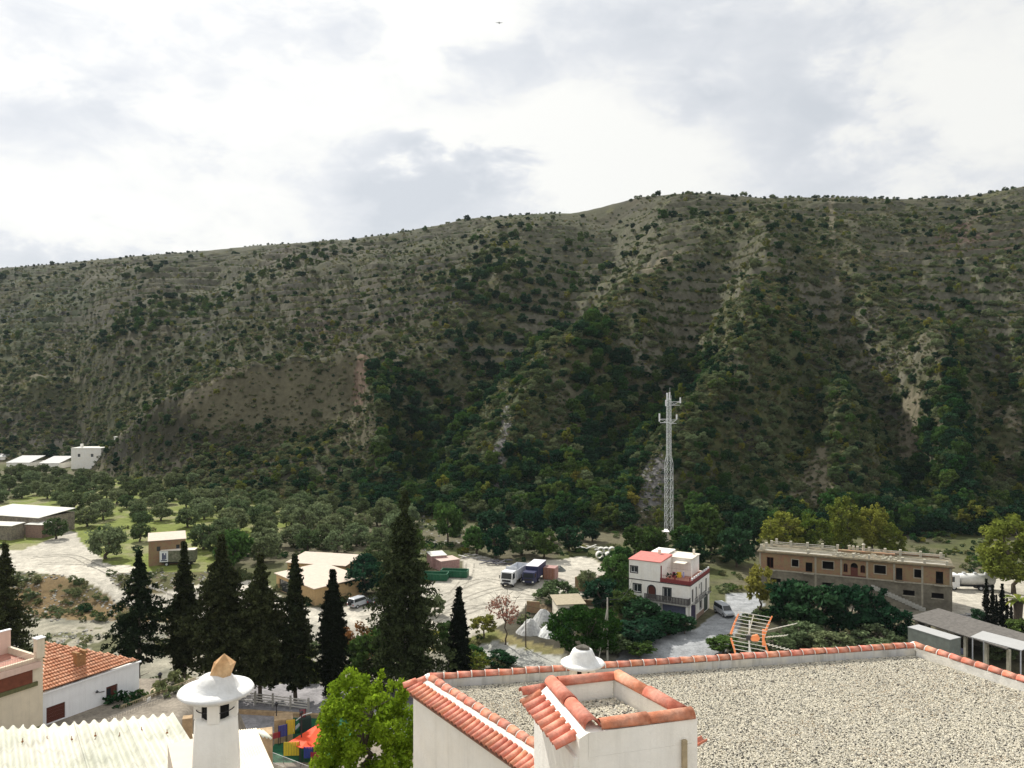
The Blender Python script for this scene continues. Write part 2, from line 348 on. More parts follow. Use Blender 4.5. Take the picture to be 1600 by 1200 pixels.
def build_ground():
    us = np.linspace(-1.08, 1.08, 609)
    r0 = np.geomspace(6, 62, 46)[:-1]; r1 = np.geomspace(62, 198, 170)
    n2 = 330; t2 = np.linspace(0, 1, n2+1)[1:]; t3 = np.linspace(0, 1, 14)[1:]
    U = us[None, :]; pxu = upx(us)
    yb = np.interp(pxu, *BASEY); yr = np.interp(pxu, *RIDGY)
    rows = [np.full(len(us), y) for y in r0]+[np.full(len(us), y) for y in r1]
    rows += [198+(yr*1.02-198)*(.25*t+.75*t**1.25) for t in t2]
    rows += [yr*1.02+900*t**1.3 for t in t3]
    Y = np.array(rows); X = Y*U; Z = height(X, Y)
    nr, nc = Y.shape; V = np.stack([X, Y, Z], -1).reshape(-1, 3)
    i = np.arange(nr-1)[:, None]*nc+np.arange(nc-1)[None, :]; i = i.ravel()
    faces = np.stack([i, i+1, i+1+nc, i+nc], 1)
    # land cover of every vertex: real albedos of soil, grass, gravel, stone
    px = upx(U+0*Y); py, s, _, _ = base_py(U+0*Y, Y)
    wx = (fbm(X/5, Y/5, 31, 3)-.5)*14; wy = (fbm(X/5, Y/5, 32, 3)-.5)*7
    pvx = px+wx*.5; pvy = np.where(s > 0, py, 600+F*CZ/Y)+wy
    f1 = fbm(X/55, Y/55, 41, 4); f2 = fbm(X/18, Y/18, 42, 4); f3 = fbm(X/5, Y/5, 43, 3)
    def lerp(a, b, t): t = np.clip(t, 0, 1)[..., None]; return a*(1-t)+np.array(b)*t
    f0 = fbm(X/130, Y/130, 45, 3); col = np.zeros(Y.shape+(3,))+np.array((.094,.084,.048)); col = lerp(col, (.104,.080,.060), (f0-.52)*8); col = lerp(col, (.066,.082,.036), (.49-f0)*8)
    col = lerp(col, (.072,.074,.036), (f1-.42)*5)            # olive grass
    gl = gully(px, py); col = lerp(col, (.125,.112,.082), (f2-.50-gl*.05)*5); col = lerp(col, (.050,.060,.036), np.maximum(gl, 0)*.4)              # bare pale soil
    col = lerp(col, (.050,.045,.042), (.42-f2)*5)             # dark slate
    col = lerp(col, (.13,.12,.05), ((f3-.55)*5)*(f1 > .5))  # dry yellow grass
    lilac = inpoly(px, py, [(1440,375),(1520,335),(1600,340),(1600,370),(1500,400)]); col = np.where(lilac[..., None] & (f2 > .45)[..., None], np.array((.13,.075,.07)), col)
    nose = smooth(1-seg_d(px+wx, py+wy, [(300,675),(400,650),(520,632)])/60); col = lerp(col, (.080,.070,.052), nose*.6); nr_ = smooth(1-seg_d(px+wx, py+wy*.5, [(290,668),(350,640),(440,622)])/10); col = lerp(col, (.15,.14,.07), nr_*(f3 > .42))
    field = inpoly(px+wx, py+wy, [(310,668),(440,636),(560,612),(592,640),(584,700),(545,722),(440,692),(300,690)]); col = np.where(field[..., None], np.array((.125,.108,.074))*(.75+.5*f3)[..., None], col)
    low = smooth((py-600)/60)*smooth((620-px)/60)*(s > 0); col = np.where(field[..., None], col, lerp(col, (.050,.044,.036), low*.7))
    # slopes steeper than the rest show stone
    gy = np.gradient(Z, axis=0)/np.maximum(np.gradient(Y, axis=0), .1)
    col = np.where(((gy > 1.0) & (s > .03) & (py < 560))[..., None], np.array((.15,.135,.108))*(0.7+.6*f3)[..., None], col)
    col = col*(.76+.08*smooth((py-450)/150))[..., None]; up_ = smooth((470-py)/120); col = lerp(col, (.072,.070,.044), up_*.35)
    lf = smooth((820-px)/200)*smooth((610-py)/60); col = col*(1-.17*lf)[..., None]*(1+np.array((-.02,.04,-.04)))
    for pl in BRIGHT: col = np.where((inpoly(px+wx, py+wy*.6, pl) & (s > 0) & (f3 > .4))[..., None], np.array((.14,.125,.085)), col)
    stone = np.array((.13,.125,.12))
    for pl in (SCREE, SCREE2, SCREE3): col = np.where((inpoly(px+wx*.7, py+wy, pl) & (f3+.4*f2 > .62) & (s > -.05))[..., None], stone, col)
    col = np.where((inpoly(px+wx*.5, py+wy, PATHH))[..., None], np.array((.14,.10,.072)), col)
    # valley
    val = s <= .02
    vc = np.zeros(col.shape)+np.array((.12,.11,.07)); vc = lerp(vc, (.08,.09,.035), (f2-.45)*5); vc = lerp(vc, (.06,.055,.04), (.42-f1)*5)
    g = inpoly(pvx, pvy, GRASS); vc = np.where(g[..., None], lerp(np.zeros(vc.shape)+np.array((.155,.185,.045)), (.22,.215,.11), (f3-.48)*5), vc)
    g = inpoly(pvx, pvy, GRASS2); vc = np.where(g[..., None], lerp(np.zeros(vc.shape)+np.array((.14,.15,.05)), (.22,.19,.09), (f3-.48)*5), vc)
    bank = (px < 330) & (Y > 139) & (Y < 163) & ~inpoly(pvx, pvy, ROADL)
    vc = np.where(bank[..., None], lerp(np.zeros(vc.shape)+np.array((.17,.12,.06)), (.09,.09,.04), (f2-.45)*6), vc)
    yn = np.interp(px, [-400, 0, 280, 400, 700, 1600], [146, 143, 139, 125, 117, 106])
    rv = (Y > 100) & (Y < yn+wy*.5) & (Y < 160)
    vc = np.where(rv[..., None], lerp(np.zeros(vc.shape)+np.array((.30,.28,.22)), (.19,.185,.145), (f3-.42)*4), vc)
    rvg = rv & (f2 > .52) & (f3 > .40); vc = np.where(rvg[..., None], np.array((.11,.11,.06)), vc)
    pale = np.array((.46,.43,.365))
    for pl in (YARD, ROADL, YARDR): vc = np.where(inpoly(pvx, pvy, pl)[..., None], pale*(.50+.52*f2+.44*f1*.5+.22*f3)[..., None], vc)
    vc = np.where(inpoly(pvx, pvy, STRIP)[..., None], np.array((.36,.36,.33))*(.8+.4*f3)[..., None], vc)
    vc = np.where(inpoly(px+wx*.15, pvy-wy*.7, ROADH)[..., None], np.array((.30,.31,.32)), vc)
    near = Y < 100; vc = np.where(near[..., None], np.array((.25,.22,.18)), vc)
    vc = np.where((near & (Y > 84))[..., None], np.array((.30,.29,.30)), vc)
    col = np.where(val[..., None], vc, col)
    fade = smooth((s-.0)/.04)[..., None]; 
    m = bpy.data.materials.new('ground_cover'); m.use_nodes = True; nt = m.node_tree; L = nt.links.new
    b = nt.nodes['Principled BSDF']; b.inputs['Roughness'].default_value = .97; b.inputs['Specular IOR Level'].default_value = .1
    at = N(nt, 'ShaderNodeAttribute', attribute_name='cover')
    tc = N(nt, 'ShaderNodeTexCoord')
    n1 = N(nt, 'ShaderNodeTexNoise', i_Scale=.55, i_Detail=10.0, i_Roughness=.72); L(tc.outputs['Object'], n1.inputs[0])
    n2_ = N(nt, 'ShaderNodeTexNoise', i_Scale=3.5, i_Detail=6.0, i_Roughness=.7); L(tc.outputs['Object'], n2_.inputs[0])
    a1 = N(nt, 'ShaderNodeMapRange', i_From_Min=.3, i_From_Max=.7, i_To_Min=.62, i_To_Max=1.38); L(n1.outputs[0], a1.inputs[0])
    a2 = N(nt, 'ShaderNodeMapRange', i_From_Min=.3, i_From_Max=.7, i_To_Min=.75, i_To_Max=1.25); L(n2_.outputs[0], a2.inputs[0])
    mm = N(nt, 'ShaderNodeMath', operation='MULTIPLY'); L(a1.outputs[0], mm.inputs[0]); L(a2.outputs[0], mm.inputs[1])
    mix = N(nt, 'ShaderNodeHueSaturation'); L(at.outputs['Color'], mix.inputs['Color']); L(mm.outputs[0], mix.inputs['Value']); L(mix.outputs[0], b.inputs['Base Color'])
    bp = N(nt, 'ShaderNodeBump', i_Strength=.4, i_Distance=.25); L(n1.outputs[0], bp.inputs['Height']); L(bp.outputs[0], b.inputs['Normal'])
    me = fmesh('ground', V, faces, m)
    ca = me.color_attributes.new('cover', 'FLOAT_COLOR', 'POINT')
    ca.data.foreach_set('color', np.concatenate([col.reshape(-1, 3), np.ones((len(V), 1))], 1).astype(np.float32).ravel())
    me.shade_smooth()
    o = bpy.data.objects.new('ground', me); C.objects.link(o); o['kind'] = 'structure'
    return o
build_ground()
# the ground goes on behind and beside the camera
bg = MB().add([(-1300,-900,17),(1300,-900,17),(1300,6,17),(-1300,6,17)], [(0,1,2,3)])
bg.add([(-1300,6,17),(-6.5,6,17),(-215,200,-.6),(-1300,200,-.6)], [(0,1,2,3)]); bg.add([(6.5,6,17),(1300,6,17),(1300,200,-.6),(215,200,-.6)], [(0,1,2,3)])
bg.build('village_ground', mat('dry_soil', (.25,.22,.17), .95, .25, .2, .3, 2))['kind'] = 'structure'
# undisplaced image cell -> point on the hill
def hill_pts(px, py):
    px = np.asarray(px, float); u = (px-800)/F; yb = np.interp(px, *BASEY); yr = np.interp(px, *RIDGY)
    lo = yb.copy(); hi = yr.copy()
    for _ in range(26):
        mid = (lo+hi)/2; q = base_py(u, mid)[0]; up = q > py; lo = np.where(up, mid, lo); hi = np.where(up, hi, mid)
    Y = (lo+hi)/2; X = u*Y; return X, Y, height(X, Y)
# ---------------------------------------------------------------- vegetation
def quads(cent, size, rs, flat=0.0, elong=1.0):
    n = len(cent); a = rs.normal(size=(n, 3)); a[:, 2] *= (1-flat*.5); a /= np.linalg.norm(a, axis=1)[:, None]
    b = rs.normal(size=(n, 3)); b -= (b*a).sum(1)[:, None]*a; b /= np.linalg.norm(b, axis=1)[:, None]
    s = (size*(.6+.8*rs.random(n)))[:, None]; a = a*s*elong; b = b*s*.62
    v = np.stack([cent-a, cent-b*.9+a*.1, cent+a, cent+b*.9-a*.1], 1).reshape(-1, 3)
    return v, np.arange(n*4).reshape(n, 4)
def crown_mesh(name, m, w, h, z0, clumps, leaves, leaf, seed, csize=.24, shape='round', hollow=.55, flat=.0):
    """leaf clumps spread through a crown volume; every clump is a ball of leaf faces"""
    rs = np.random.default_rng(seed); c = []
    while len(c) < clumps:
        p = rs.uniform(-1, 1, 3); r = np.linalg.norm(p)
        if r > 1 or (r < hollow and rs.random() < .8): continue
        if shape == 'round' and p[2] < -.75: continue
        if shape == 'cone':
            t = (p[2]+1)/2
            if math.hypot(p[0], p[1]) > (1-t)**.8*(.25+.75*min(1, t*6))+.06: continue
        c.append(p)
    c = np.array(c); cs = csize*(.55+.9*rs.random(clumps)); cs *= 1 if shape != 'cone' else .8
    per = np.maximum(3, (leaves/clumps*(cs/cs.mean())**1.6).astype(int))
    pts = []
    for k in range(clumps):
        d = rs.normal(size=(per[k], 3)); d /= np.linalg.norm(d, axis=1)[:, None]; d *= (rs.random(per[k])**.45)[:, None]*cs[k]
        pts.append(c[k]+d*np.array((1, 1, .8)))
    p = np.concatenate(pts); p = p*np.array((w/2, w/2, h/2))*.86; p[:, 2] += z0+h/2
    v, f = quads(p, leaf, rs, flat); return fmesh(name, v, f, m)
def trunk_mesh(name, h, r, seed, limbs=4, spread=.5, forks=True, m=None, lean=.1, top=.75):
    rs = random.Random(seed); b = MB(); p = Vector((0, 0, -.3)); pts = [p]; rad = [r*1.35]; n = 4
    for i in range(1, n+1):
        p = Vector((rs.uniform(-lean, lean)*h*.5, rs.uniform(-lean, lean)*h*.5, h*.45*i/n)); pts.append(p); rad.append(r*(1.05-.1*i))
    b.path(pts, rad, 7); t = pts[-1]
    for k in range(limbs):
        a = 2*math.pi*k/limbs+rs.uniform(-.4, .4); e = t+Vector((math.cos(a)*spread*h*rs.uniform(.6, 1), math.sin(a)*spread*h*rs.uniform(.6, 1), h*(top-.45)*rs.uniform(.7, 1.3)))
        mid = (t+e)/2+Vector((0, 0, -.04*h)); b.path([t, mid, e], [r*.6, r*.42, r*.2], 5)
        if forks:
            for j in range(3): q = e+Vector((rs.uniform(-1, 1), rs.uniform(-1, 1), rs.uniform(.2, 1)))*h*.2; b.tube(e, q, r*.2, r*.06, 4)
    return b.mesh(name, m or BARK)
OLIVE = leafmat('olive_leaf', (.082,.118,.048), (.190,.230,.118), .40, .02)
GREEN = leafmat('green_leaf', (.038,.088,.024), (.095,.155,.040), .40, .03)
DKGREEN = leafmat('dark_green_leaf', (.013,.044,.022), (.036,.084,.038), .4, .02)
YELLOWG = leafmat('yellow_green_leaf', (.11,.14,.028), (.24,.24,.05), .35, .02, .4)
LIME = leafmat('lime_leaf', (.085,.16,.014), (.24,.33,.025), .4, .015, .45, .9)
CITRUS = leafmat('glossy_green_leaf', (.022,.06,.012), (.07,.13,.018), .45, .02, .25, .8)
ORANGEL = leafmat('autumn_leaf', (.20,.10,.03), (.32,.20,.07), .4, .02)
PINKL = leafmat('dry_pink_leaf', (.30,.16,.11), (.45,.30,.20), .4, .02)
CONIF = leafmat('conifer_needle', (.016,.026,.013), (.050,.062,.026), .55, .02, .2, 1.2)
CYPR = leafmat('cypress_needle', (.007,.011,.007), (.014,.020,.011), .5, .02, .05, 1.2)
ALMOND = leafmat('dry_almond_leaf', (.14,.138,.072), (.27,.25,.14), .4, .02, .4)
SCRUB = leafmat('scrub_leaf', (.105,.130,.055), (.225,.235,.115), .5, .03, .4)
EUCA = leafmat('poplar_leaf', (.09,.14,.025), (.24,.26,.05), .4, .02)
OL = [(crown_mesh('olive_crown', OLIVE, 6.4, 5.0, .15, 70, 3000, .23, 100+i, .24, hollow=.72), trunk_mesh('olive_trunk', 4, .26, i, 4, .35)) for i in range(4)]
GR = [(crown_mesh('broad_crown', GREEN, 6, 6.4, .3, 46, 2300, .30, 120+i, .27), trunk_mesh('broad_trunk', 5.5, .2, 10+i, 4, .3)) for i in range(3)]
DK = [(crown_mesh('dark_crown', DKGREEN, 6, 6.0, .1, 46, 2300, .30, 130+i, .27), trunk_mesh('dark_trunk', 5, .2, 20+i, 4, .3)) for i in range(3)]
YG = [(crown_mesh('yellow_crown', YELLOWG, 5, 6, .8, 34, 1100, .28, 140+i, .25), trunk_mesh('yellow_trunk', 5.5, .16, 30+i, 5, .25)) for i in range(2)]
EU = [(crown_mesh('poplar_crown', EUCA, 6, 9.6, .3, 120, 7000, .17, 150+i, .17), trunk_mesh('poplar_trunk', 8.5, .16, 40+i, 5, .18)) for i in range(2)]
def tree(name, pair, x, y, s=1.0, sz=None, label=None, cat='tree', group=None, z=None, rz=None):
    z = hz(x, y) if z is None else z
    t = empty(name, (x, y, z), random.uniform(0, 6.28) if rz is None else rz, label, cat, group)
    sz = sz or s
    inst('trunk', pair[1], t, sc=(s, s, sz)); inst('crown', pair[0], t, sc=(s, s, sz))
    return t
SHR = {k: [crown_mesh(k+'_shrub', m_, 2.6, 1.9, -.15, 16, 300, .20, 160+i, .33) for i in range(2)] for k, m_ in (('olive', OLIVE), ('green', GREEN), ('dark', DKGREEN), ('scrub', SCRUB), ('yellow', YELLOWG), ('almond', ALMOND))}
def shrub(name, kind, x, y, s, label, group=None, sz=None, cat='shrub'):
    o = inst(name, SHR[kind][random.randrange(2)], None, (x, y, hz(x, y)), (0, 0, random.uniform(0, 6.28)), (s, s, sz or s)); return tag(o, label, cat, group)

# --- vegetation map of the hillside (rows/columns of the undisplaced slope)
DENSE = [[(560,600),(610,560),(700,560),(800,500),(880,420),(930,440),(860,540),(760,620),(720,700),(660,790),(560,790),(600,700)],
         [(900,520),(1000,560),(1090,500),(1130,540),(1090,640),(1000,680),(960,740),(880,720),(900,620)],
         [(560,740),(1000,720),(1000,860),(560,850)],
         [(1080,790),(1300,800),(1600,780),(1600,850),(1080,850)], [(1400,640),(1500,620),(1520,800),(1380,800)],
         [(680,430),(880,380),(900,440),(700,470)], [(860,380),(930,330),(935,390),(880,420)]]
MID = [[(0,480),(260,470),(300,560),(120,640),(0,620)], [(1180,480),(1400,480),(1430,600),(1250,620)], [(400,560),(560,560),(560,600),(400,640)], [(1500,420),(1600,400),(1600,520),(1480,520)]]
def scatter_hill():
    rs = np.random.default_rng(5); sets = {}
    def cells(step, jit=.5, x0=-420, x1=2020, y0=296, y1=850):
        gx, gy = np.meshgrid(np.arange(x0, x1, step), np.arange(y0, y1, step*.62)); gx = gx.ravel()+rs.uniform(-jit, jit, gx.size)*step; gy = gy.ravel()+rs.uniform(-jit, jit, gy.size)*step*.62
        sk = np.interp(gx, *SKY); bp = 600+F*CZ/np.interp(gx, *BASEY); k = (gy > sk+1) & (gy < bp-1); return gx[k], gy[k]
    def put(kind, x, y, z, s):
        sets.setdefault(kind, []).append(np.stack([x, y, z, s], 1))
    # trees and large shrubs
    gx, gy = cells(11.5); X, Y, Z = hill_pts(gx, gy)
    f1 = fbm(X/45, Y/45, 61, 3); f2 = fbm(X/14, Y/14, 62, 3); r = rs.random(len(gx))
    dn = np.zeros(len(gx), bool); md = np.zeros(len(gx), bool)
    for pl in DENSE: dn |= inpoly(gx, gy, pl)
    dn |= (fbm(X/75, Y/60, 66, 3) > .58) & (gy > 330)
    for pl in MID: md |= inpoly(gx, gy, pl)
    scr = np.zeros(len(gx), bool)
    for pl in (SCREE, SCREE2, SCREE3, PATHH, *BRIGHT): scr |= inpoly(gx, gy, pl)
    nose = seg_d(gx, gy, [(280,665),(380,650),(540,625)]) < 34
    lowleft = (gx < 560) & (gy > 640)
    prob = np.where(dn, 1.3, np.where(md, .8, .38+.55*smooth((f2-.45)/.1)+1.1*np.clip(f1-.42, 0, 1)*2)); prob = np.where(nose, .12, prob); prob = np.where(scr, .05, prob); prob = np.where(lowleft & ~nose, .75, prob)
    gl = gully(gx, gy); prob = prob*np.where(dn, 1, np.clip(.8+.35*gl, .4, 1.3)); k = r < prob; gx, gy, X, Y, Z, dn, md, f1, f2 = [a[k] for a in (gx, gy, X, Y, Z, dn, md, f1, f2)]; t = rs.random(len(gx))
    kind = np.where(dn, np.where(t < .52, 'DK', np.where(t < .85, 'GR', np.where(t < .965, 'OL', 'YG'))), np.where(t < .45, 'OL', np.where(t < .70, 'DK', np.where(t < .80, 'GR', np.where(t < .90, 'YG', 'OL')))))
    size = np.where(dn, rs.uniform(.55, 1.15, len(gx)), rs.uniform(.24, .62, len(gx))+.34*rs.random(len(gx))**3)*np.interp(Y, [200, 600, 900], [.82, .90, 1.15])
    # the row of small trees that stands along the ridge against the sky
    rx = np.arange(-60, 1700, 5.5)+rs.uniform(-3, 3, 320)[:320] if False else np.linspace(-60, 1700, 330)+rs.uniform(-4, 4, 330)
    rx = rx[fbm(rx/60, rx*0, 5, 2) > .38]; u = (rx-800)/F; ry = np.interp(rx, *RIDGY)*(1-rs.uniform(-.004, .02, len(rx))); RX, RY = u*ry, ry; RZ = height(RX, RY)
    X, Y, Z = np.concatenate([X, RX]), np.concatenate([Y, RY]), np.concatenate([Z, RZ]); kind = np.concatenate([kind, np.where(rs.random(len(rx)) < .6, 'OL', 'DK')]); size = np.concatenate([size, rs.uniform(.2, .55, len(rx))**1.0*np.where(rs.random(len(rx)) < .06, 1.9, 1)])
    info = []
    for kk in ('OL', 'DK', 'GR', 'YG'):
        mm = kind == kk
        info.append((kk, X[mm], Y[mm], Z[mm], size[mm]))
    # scrub: small bushes everywhere
    gx, gy = cells(4.0); X, Y, Z = hill_pts(gx, gy); f1 = fbm(X/30, Y/30, 71, 3); f2 = fbm(X/8, Y/8, 72, 2); r = rs.random(len(gx))
    gl = gully(gx, gy); keep = r < (.34+.9*(f2 > .49)+.08*gl); 
    for pl in (SCREE, SCREE2, SCREE3, PATHH, *BRIGHT): keep &= ~(inpoly(gx, gy, pl) & (r > .35))
    keep &= ~((seg_d(gx, gy, [(280,665),(380,650),(540,625)]) < 30) & (r > .45))
    gx, gy, X, Y, Z, f1 = [a[keep] for a in (gx, gy, X, Y, Z, f1)]; t = rs.random(len(gx)); s = rs.uniform(.28, .85, len(gx))*np.interp(Y, [200, 600, 900], [.8, 1.15, 1.5])
    top = np.clip((560-gy)/150, 0, 1)*.30
    kk = np.where(t < .44-top*.3, 'scrub', np.where(t < .62, 'olive', np.where(t < .74-top*.5, 'dark', np.where(t < .965-top*.2, 'almond', np.where(t < .975, 'green', 'yellow')))))
    kk = np.where((gx > 1230) & (gy < 560) & (t > .965), 'yellow', kk)
    return info, [(q, X[kk == q], Y[kk == q], Z[kk == q], s[kk == q]) for q in ('scrub', 'olive', 'dark', 'almond', 'green', 'yellow')]
def stuff_instances(name, meshes, X, Y, Z, S, label, zs=.9, rot3=False):
    """a point cloud whose points carry one of several meshes (geometry nodes)"""
    n = len(X)
    if n == 0: return
    me = bpy.data.meshes.new(name+'_points'); me.vertices.add(n); me.vertices.foreach_set('co', np.stack([X, Y, Z], 1).astype(np.float32).ravel())
    rs = np.random.default_rng(n)
    a = me.attributes.new('size', 'FLOAT_VECTOR', 'POINT'); sv = np.stack([S*rs.uniform(.8, 1.2, n), S*rs.uniform(.8, 1.2, n), S*zs*rs.uniform(.75, 1.25, n)], 1); a.data.foreach_set('vector', sv.astype(np.float32).ravel())
    a = me.attributes.new('turn', 'FLOAT_VECTOR', 'POINT'); t = np.zeros((n, 3)) if not rot3 else rs.uniform(-.5, .5, (n, 3)); t[:, 2] = rs.uniform(0, 6.28, n); a.data.foreach_set('vector', t.astype(np.float32).ravel())
    a = me.attributes.new('pick', 'INT', 'POINT'); a.data.foreach_set('value', rs.integers(0, len(meshes), n).astype(np.int32))
    o = bpy.data.objects.new(name, me); C.objects.link(o)
    ng = bpy.data.node_groups.new(name, 'GeometryNodeTree'); ng.interface.new_socket('Geometry', in_out='INPUT', socket_type='NodeSocketGeometry'); ng.interface.new_socket('Geometry', in_out='OUTPUT', socket_type='NodeSocketGeometry')
    L = ng.links.new; gi = ng.nodes.new('NodeGroupInput'); go = ng.nodes.new('NodeGroupOutput')
    g2i = ng.nodes.new('GeometryNodeGeometryToInstance')
    for mesh in reversed(meshes):
        src = bpy.data.objects.new('source_'+mesh.name, mesh)   # data only, not linked to the scene
        oi = ng.nodes.new('GeometryNodeObjectInfo'); oi.inputs['Object'].default_value = src; oi.inputs['As Instance'].default_value = True
        L(oi.outputs['Geometry'], g2i.inputs[0])
    ip = ng.nodes.new('GeometryNodeInstanceOnPoints'); ip.inputs['Pick Instance'].default_value = True
    def A(nm, dt):
        q = ng.nodes.new('GeometryNodeInputNamedAttribute'); q.data_type = dt; q.inputs['Name'].default_value = nm; return q.outputs['Attribute']
    L(gi.outputs[0], ip.inputs['Points']); L(g2i.outputs[0], ip.inputs['Instance']); L(A('pick', 'INT'), ip.inputs['Instance Index']); L(A('turn', 'FLOAT_VECTOR'), ip.inputs['Rotation']); L(A('size', 'FLOAT_VECTOR'), ip.inputs['Scale'])
    L(ip.outputs[0], go.inputs[0])
    md = o.modifiers.new('scatter', 'NODES'); md.node_group = ng
    tag(o, label, kind='stuff'); return o
trees_info, scrub_info = scatter_hill()
HILLP = {'OL': OL, 'DK': DK, 'GR': GR, 'YG': YG}
HN = {'OL': ('olive_tree', 'grey-green olive bushes and trees over the hillside'), 'DK': ('dark_tree', 'dark evergreen trees and bushes over the hillside'), 'GR': ('green_tree', 'green trees in the ravines of the hillside'), 'YG': ('yellow_tree', 'yellowing almond trees dotted over the hillside')}
HILL_LOW = {'OL': 'grey-green olive tree low on the facing hillside', 'DK': 'dark evergreen tree on the lower hillside', 'GR': 'green broadleaf tree on the lower hillside', 'YG': 'yellowing tree among dark trees on the lower hillside'}
nind = {'OL': 60, 'DK': 80, 'GR': 60, 'YG': 24}
for kk, X, Y, Z, S in trees_info:
    app = S/Y; order = np.argsort(-app*(np.abs(X/Y) < .66)); a, b = order[:nind[kk]], order[nind[kk]:]
    for i in a:
        ppx = 800+F*X[i]/Y[i]; area = 'above the olive grove at left' if ppx < 420 else 'above the warehouses' if ppx < 610 else 'above the tall middle conifer' if ppx < 720 else 'above the gravel yard' if ppx < 880 else 'left of the lattice tower' if ppx < 1030 else 'right of the lattice tower' if ppx < 1200 else 'behind the brick building' if ppx < 1420 else 'above the tanker at right'
        tree(HN[kk][0], HILLP[kk][int(i) % len(HILLP[kk])], X[i], Y[i], S[i], None, HILL_LOW[kk]+', '+area, 'tree', HN[kk][0].replace('_', ' ')+'s '+area, z=Z[i]-.2*S[i])
    stuff_instances('hillside_'+HN[kk][0]+'s', [p[0] for p in HILLP[kk]], X[b], Y[b], Z[b]-.8*S[b], S[b], HN[kk][1])
for q, X, Y, Z, S in scrub_info:
    stuff_instances('hillside_'+q+'_scrub', SHR[q], X, Y, Z, S, q+' coloured low scrub over the hillside')
# ---------------------------------------------------------------- near roofs
def cov_tile(name, L_, r0, r1, m=TILE, n=8, th=.014, arc=180):
    b = MB(); rows = []
    for (y, r) in ((0, r0), (L_, r1)):
        for rr in (r, r-th):
            rows.append([(rr*math.cos(R(90+arc/2-arc*i/n)), y, rr*math.sin(R(90+arc/2-arc*i/n))) for i in range(n+1)])
    vs = sum(rows, []); k = n+1; fs = []
    for i in range(n):
        fs += [(i, i+1, 2*k+i+1, 2*k+i), (k+i, 3*k+i, 3*k+i+1, k+i+1), (i, k+i, k+i+1, i+1), (2*k+i, 2*k+i+1, 3*k+i+1, 3*k+i)]
    fs += [(0, 2*k, 3*k, k), (n, k+n, 3*k+n, 2*k+n)]
    b.add(vs, fs); return b.mesh(name, m, True)
CAPT = cov_tile('cap_tile', .36, .125, .105); EAVET = cov_tile('eave_tile', .42, .094, .080)
def place_along(name, me, a, b, step, parent, jit=.009, up=0.0, tilt=0.0):
    a, b = Vector(a), Vector(b); d = (b-a); n = max(1, round(d.length/step)); rz = math.atan2(d.y, d.x)-math.pi/2
    sc = d.length/n/step
    for i in range(n):
        p = a+d*(i/n)
        inst(name, me, parent, p+Vector((random.uniform(-jit, jit), random.uniform(-jit, jit), up+random.uniform(-jit, jit))), (R(tilt)+math.asin(d.normalized().z), R(random.uniform(-2, 2)), rz+R(random.uniform(-2.4, 2.4))), (1, sc, 1))
def flat_gravel(name, poly, z, n, parent, label, seed, smin=.018, smax=.040):
    """loose pebbles lying on a roof"""
    rs = np.random.default_rng(seed); xs = [p[0] for p in poly]; ys = [p[1] for p in poly]; X = []; Y = []
    x = rs.uniform(min(xs), max(xs), n*3); y = rs.uniform(min(ys), max(ys), n*3); k = inpoly(x, y, poly); x, y = x[k][:n], y[k][:n]
    return stuff_instances(name, PEB, x, y, np.full(len(x), z)+rs.uniform(0, .016, len(x)), rs.uniform(smin, smax, len(x)), label, .75, True)
def pebble(seed, m):
    rs = np.random.default_rng(seed); bm = bmesh.new(); bmesh.ops.create_icosphere(bm, subdivisions=1, radius=1)
    for v in bm.verts: v.co *= rs.uniform(.7, 1.15)
    me = bpy.data.meshes.new('pebble'); bm.to_mesh(me); bm.free(); me.materials.append(m); return me
PEBM = [mat('pebble_pale', (.60,.555,.45), .9, .2, 2, objvar=.22), mat('pebble_grey', (.42,.40,.34), .9, .2, 2, objvar=.3), mat('pebble_dark', (.07,.065,.06), .9, .2, 2, objvar=.4)]
PEB = [pebble(i, PEBM[k]) for i, k in enumerate((0,0,0,0,0,0,0,1,1,1,2))]
def rot2(a): return math.cos(a), math.sin(a)
def seg_box(b, p, q, w, z0, z1, side=0.5):   # wall of width w along p->q; side 0: wholly right, 1: wholly left
    p, q = Vector(p[:2]), Vector(q[:2]); d = (q-p).normalized(); n = Vector((-d.y, d.x)); a = n*w*side; c = -n*w*(1-side)
    pts = [p+c, q+c, q+a, p+a]
    return b.hexa([(*v, z0) for v in pts], [(*v, z1) for v in pts])
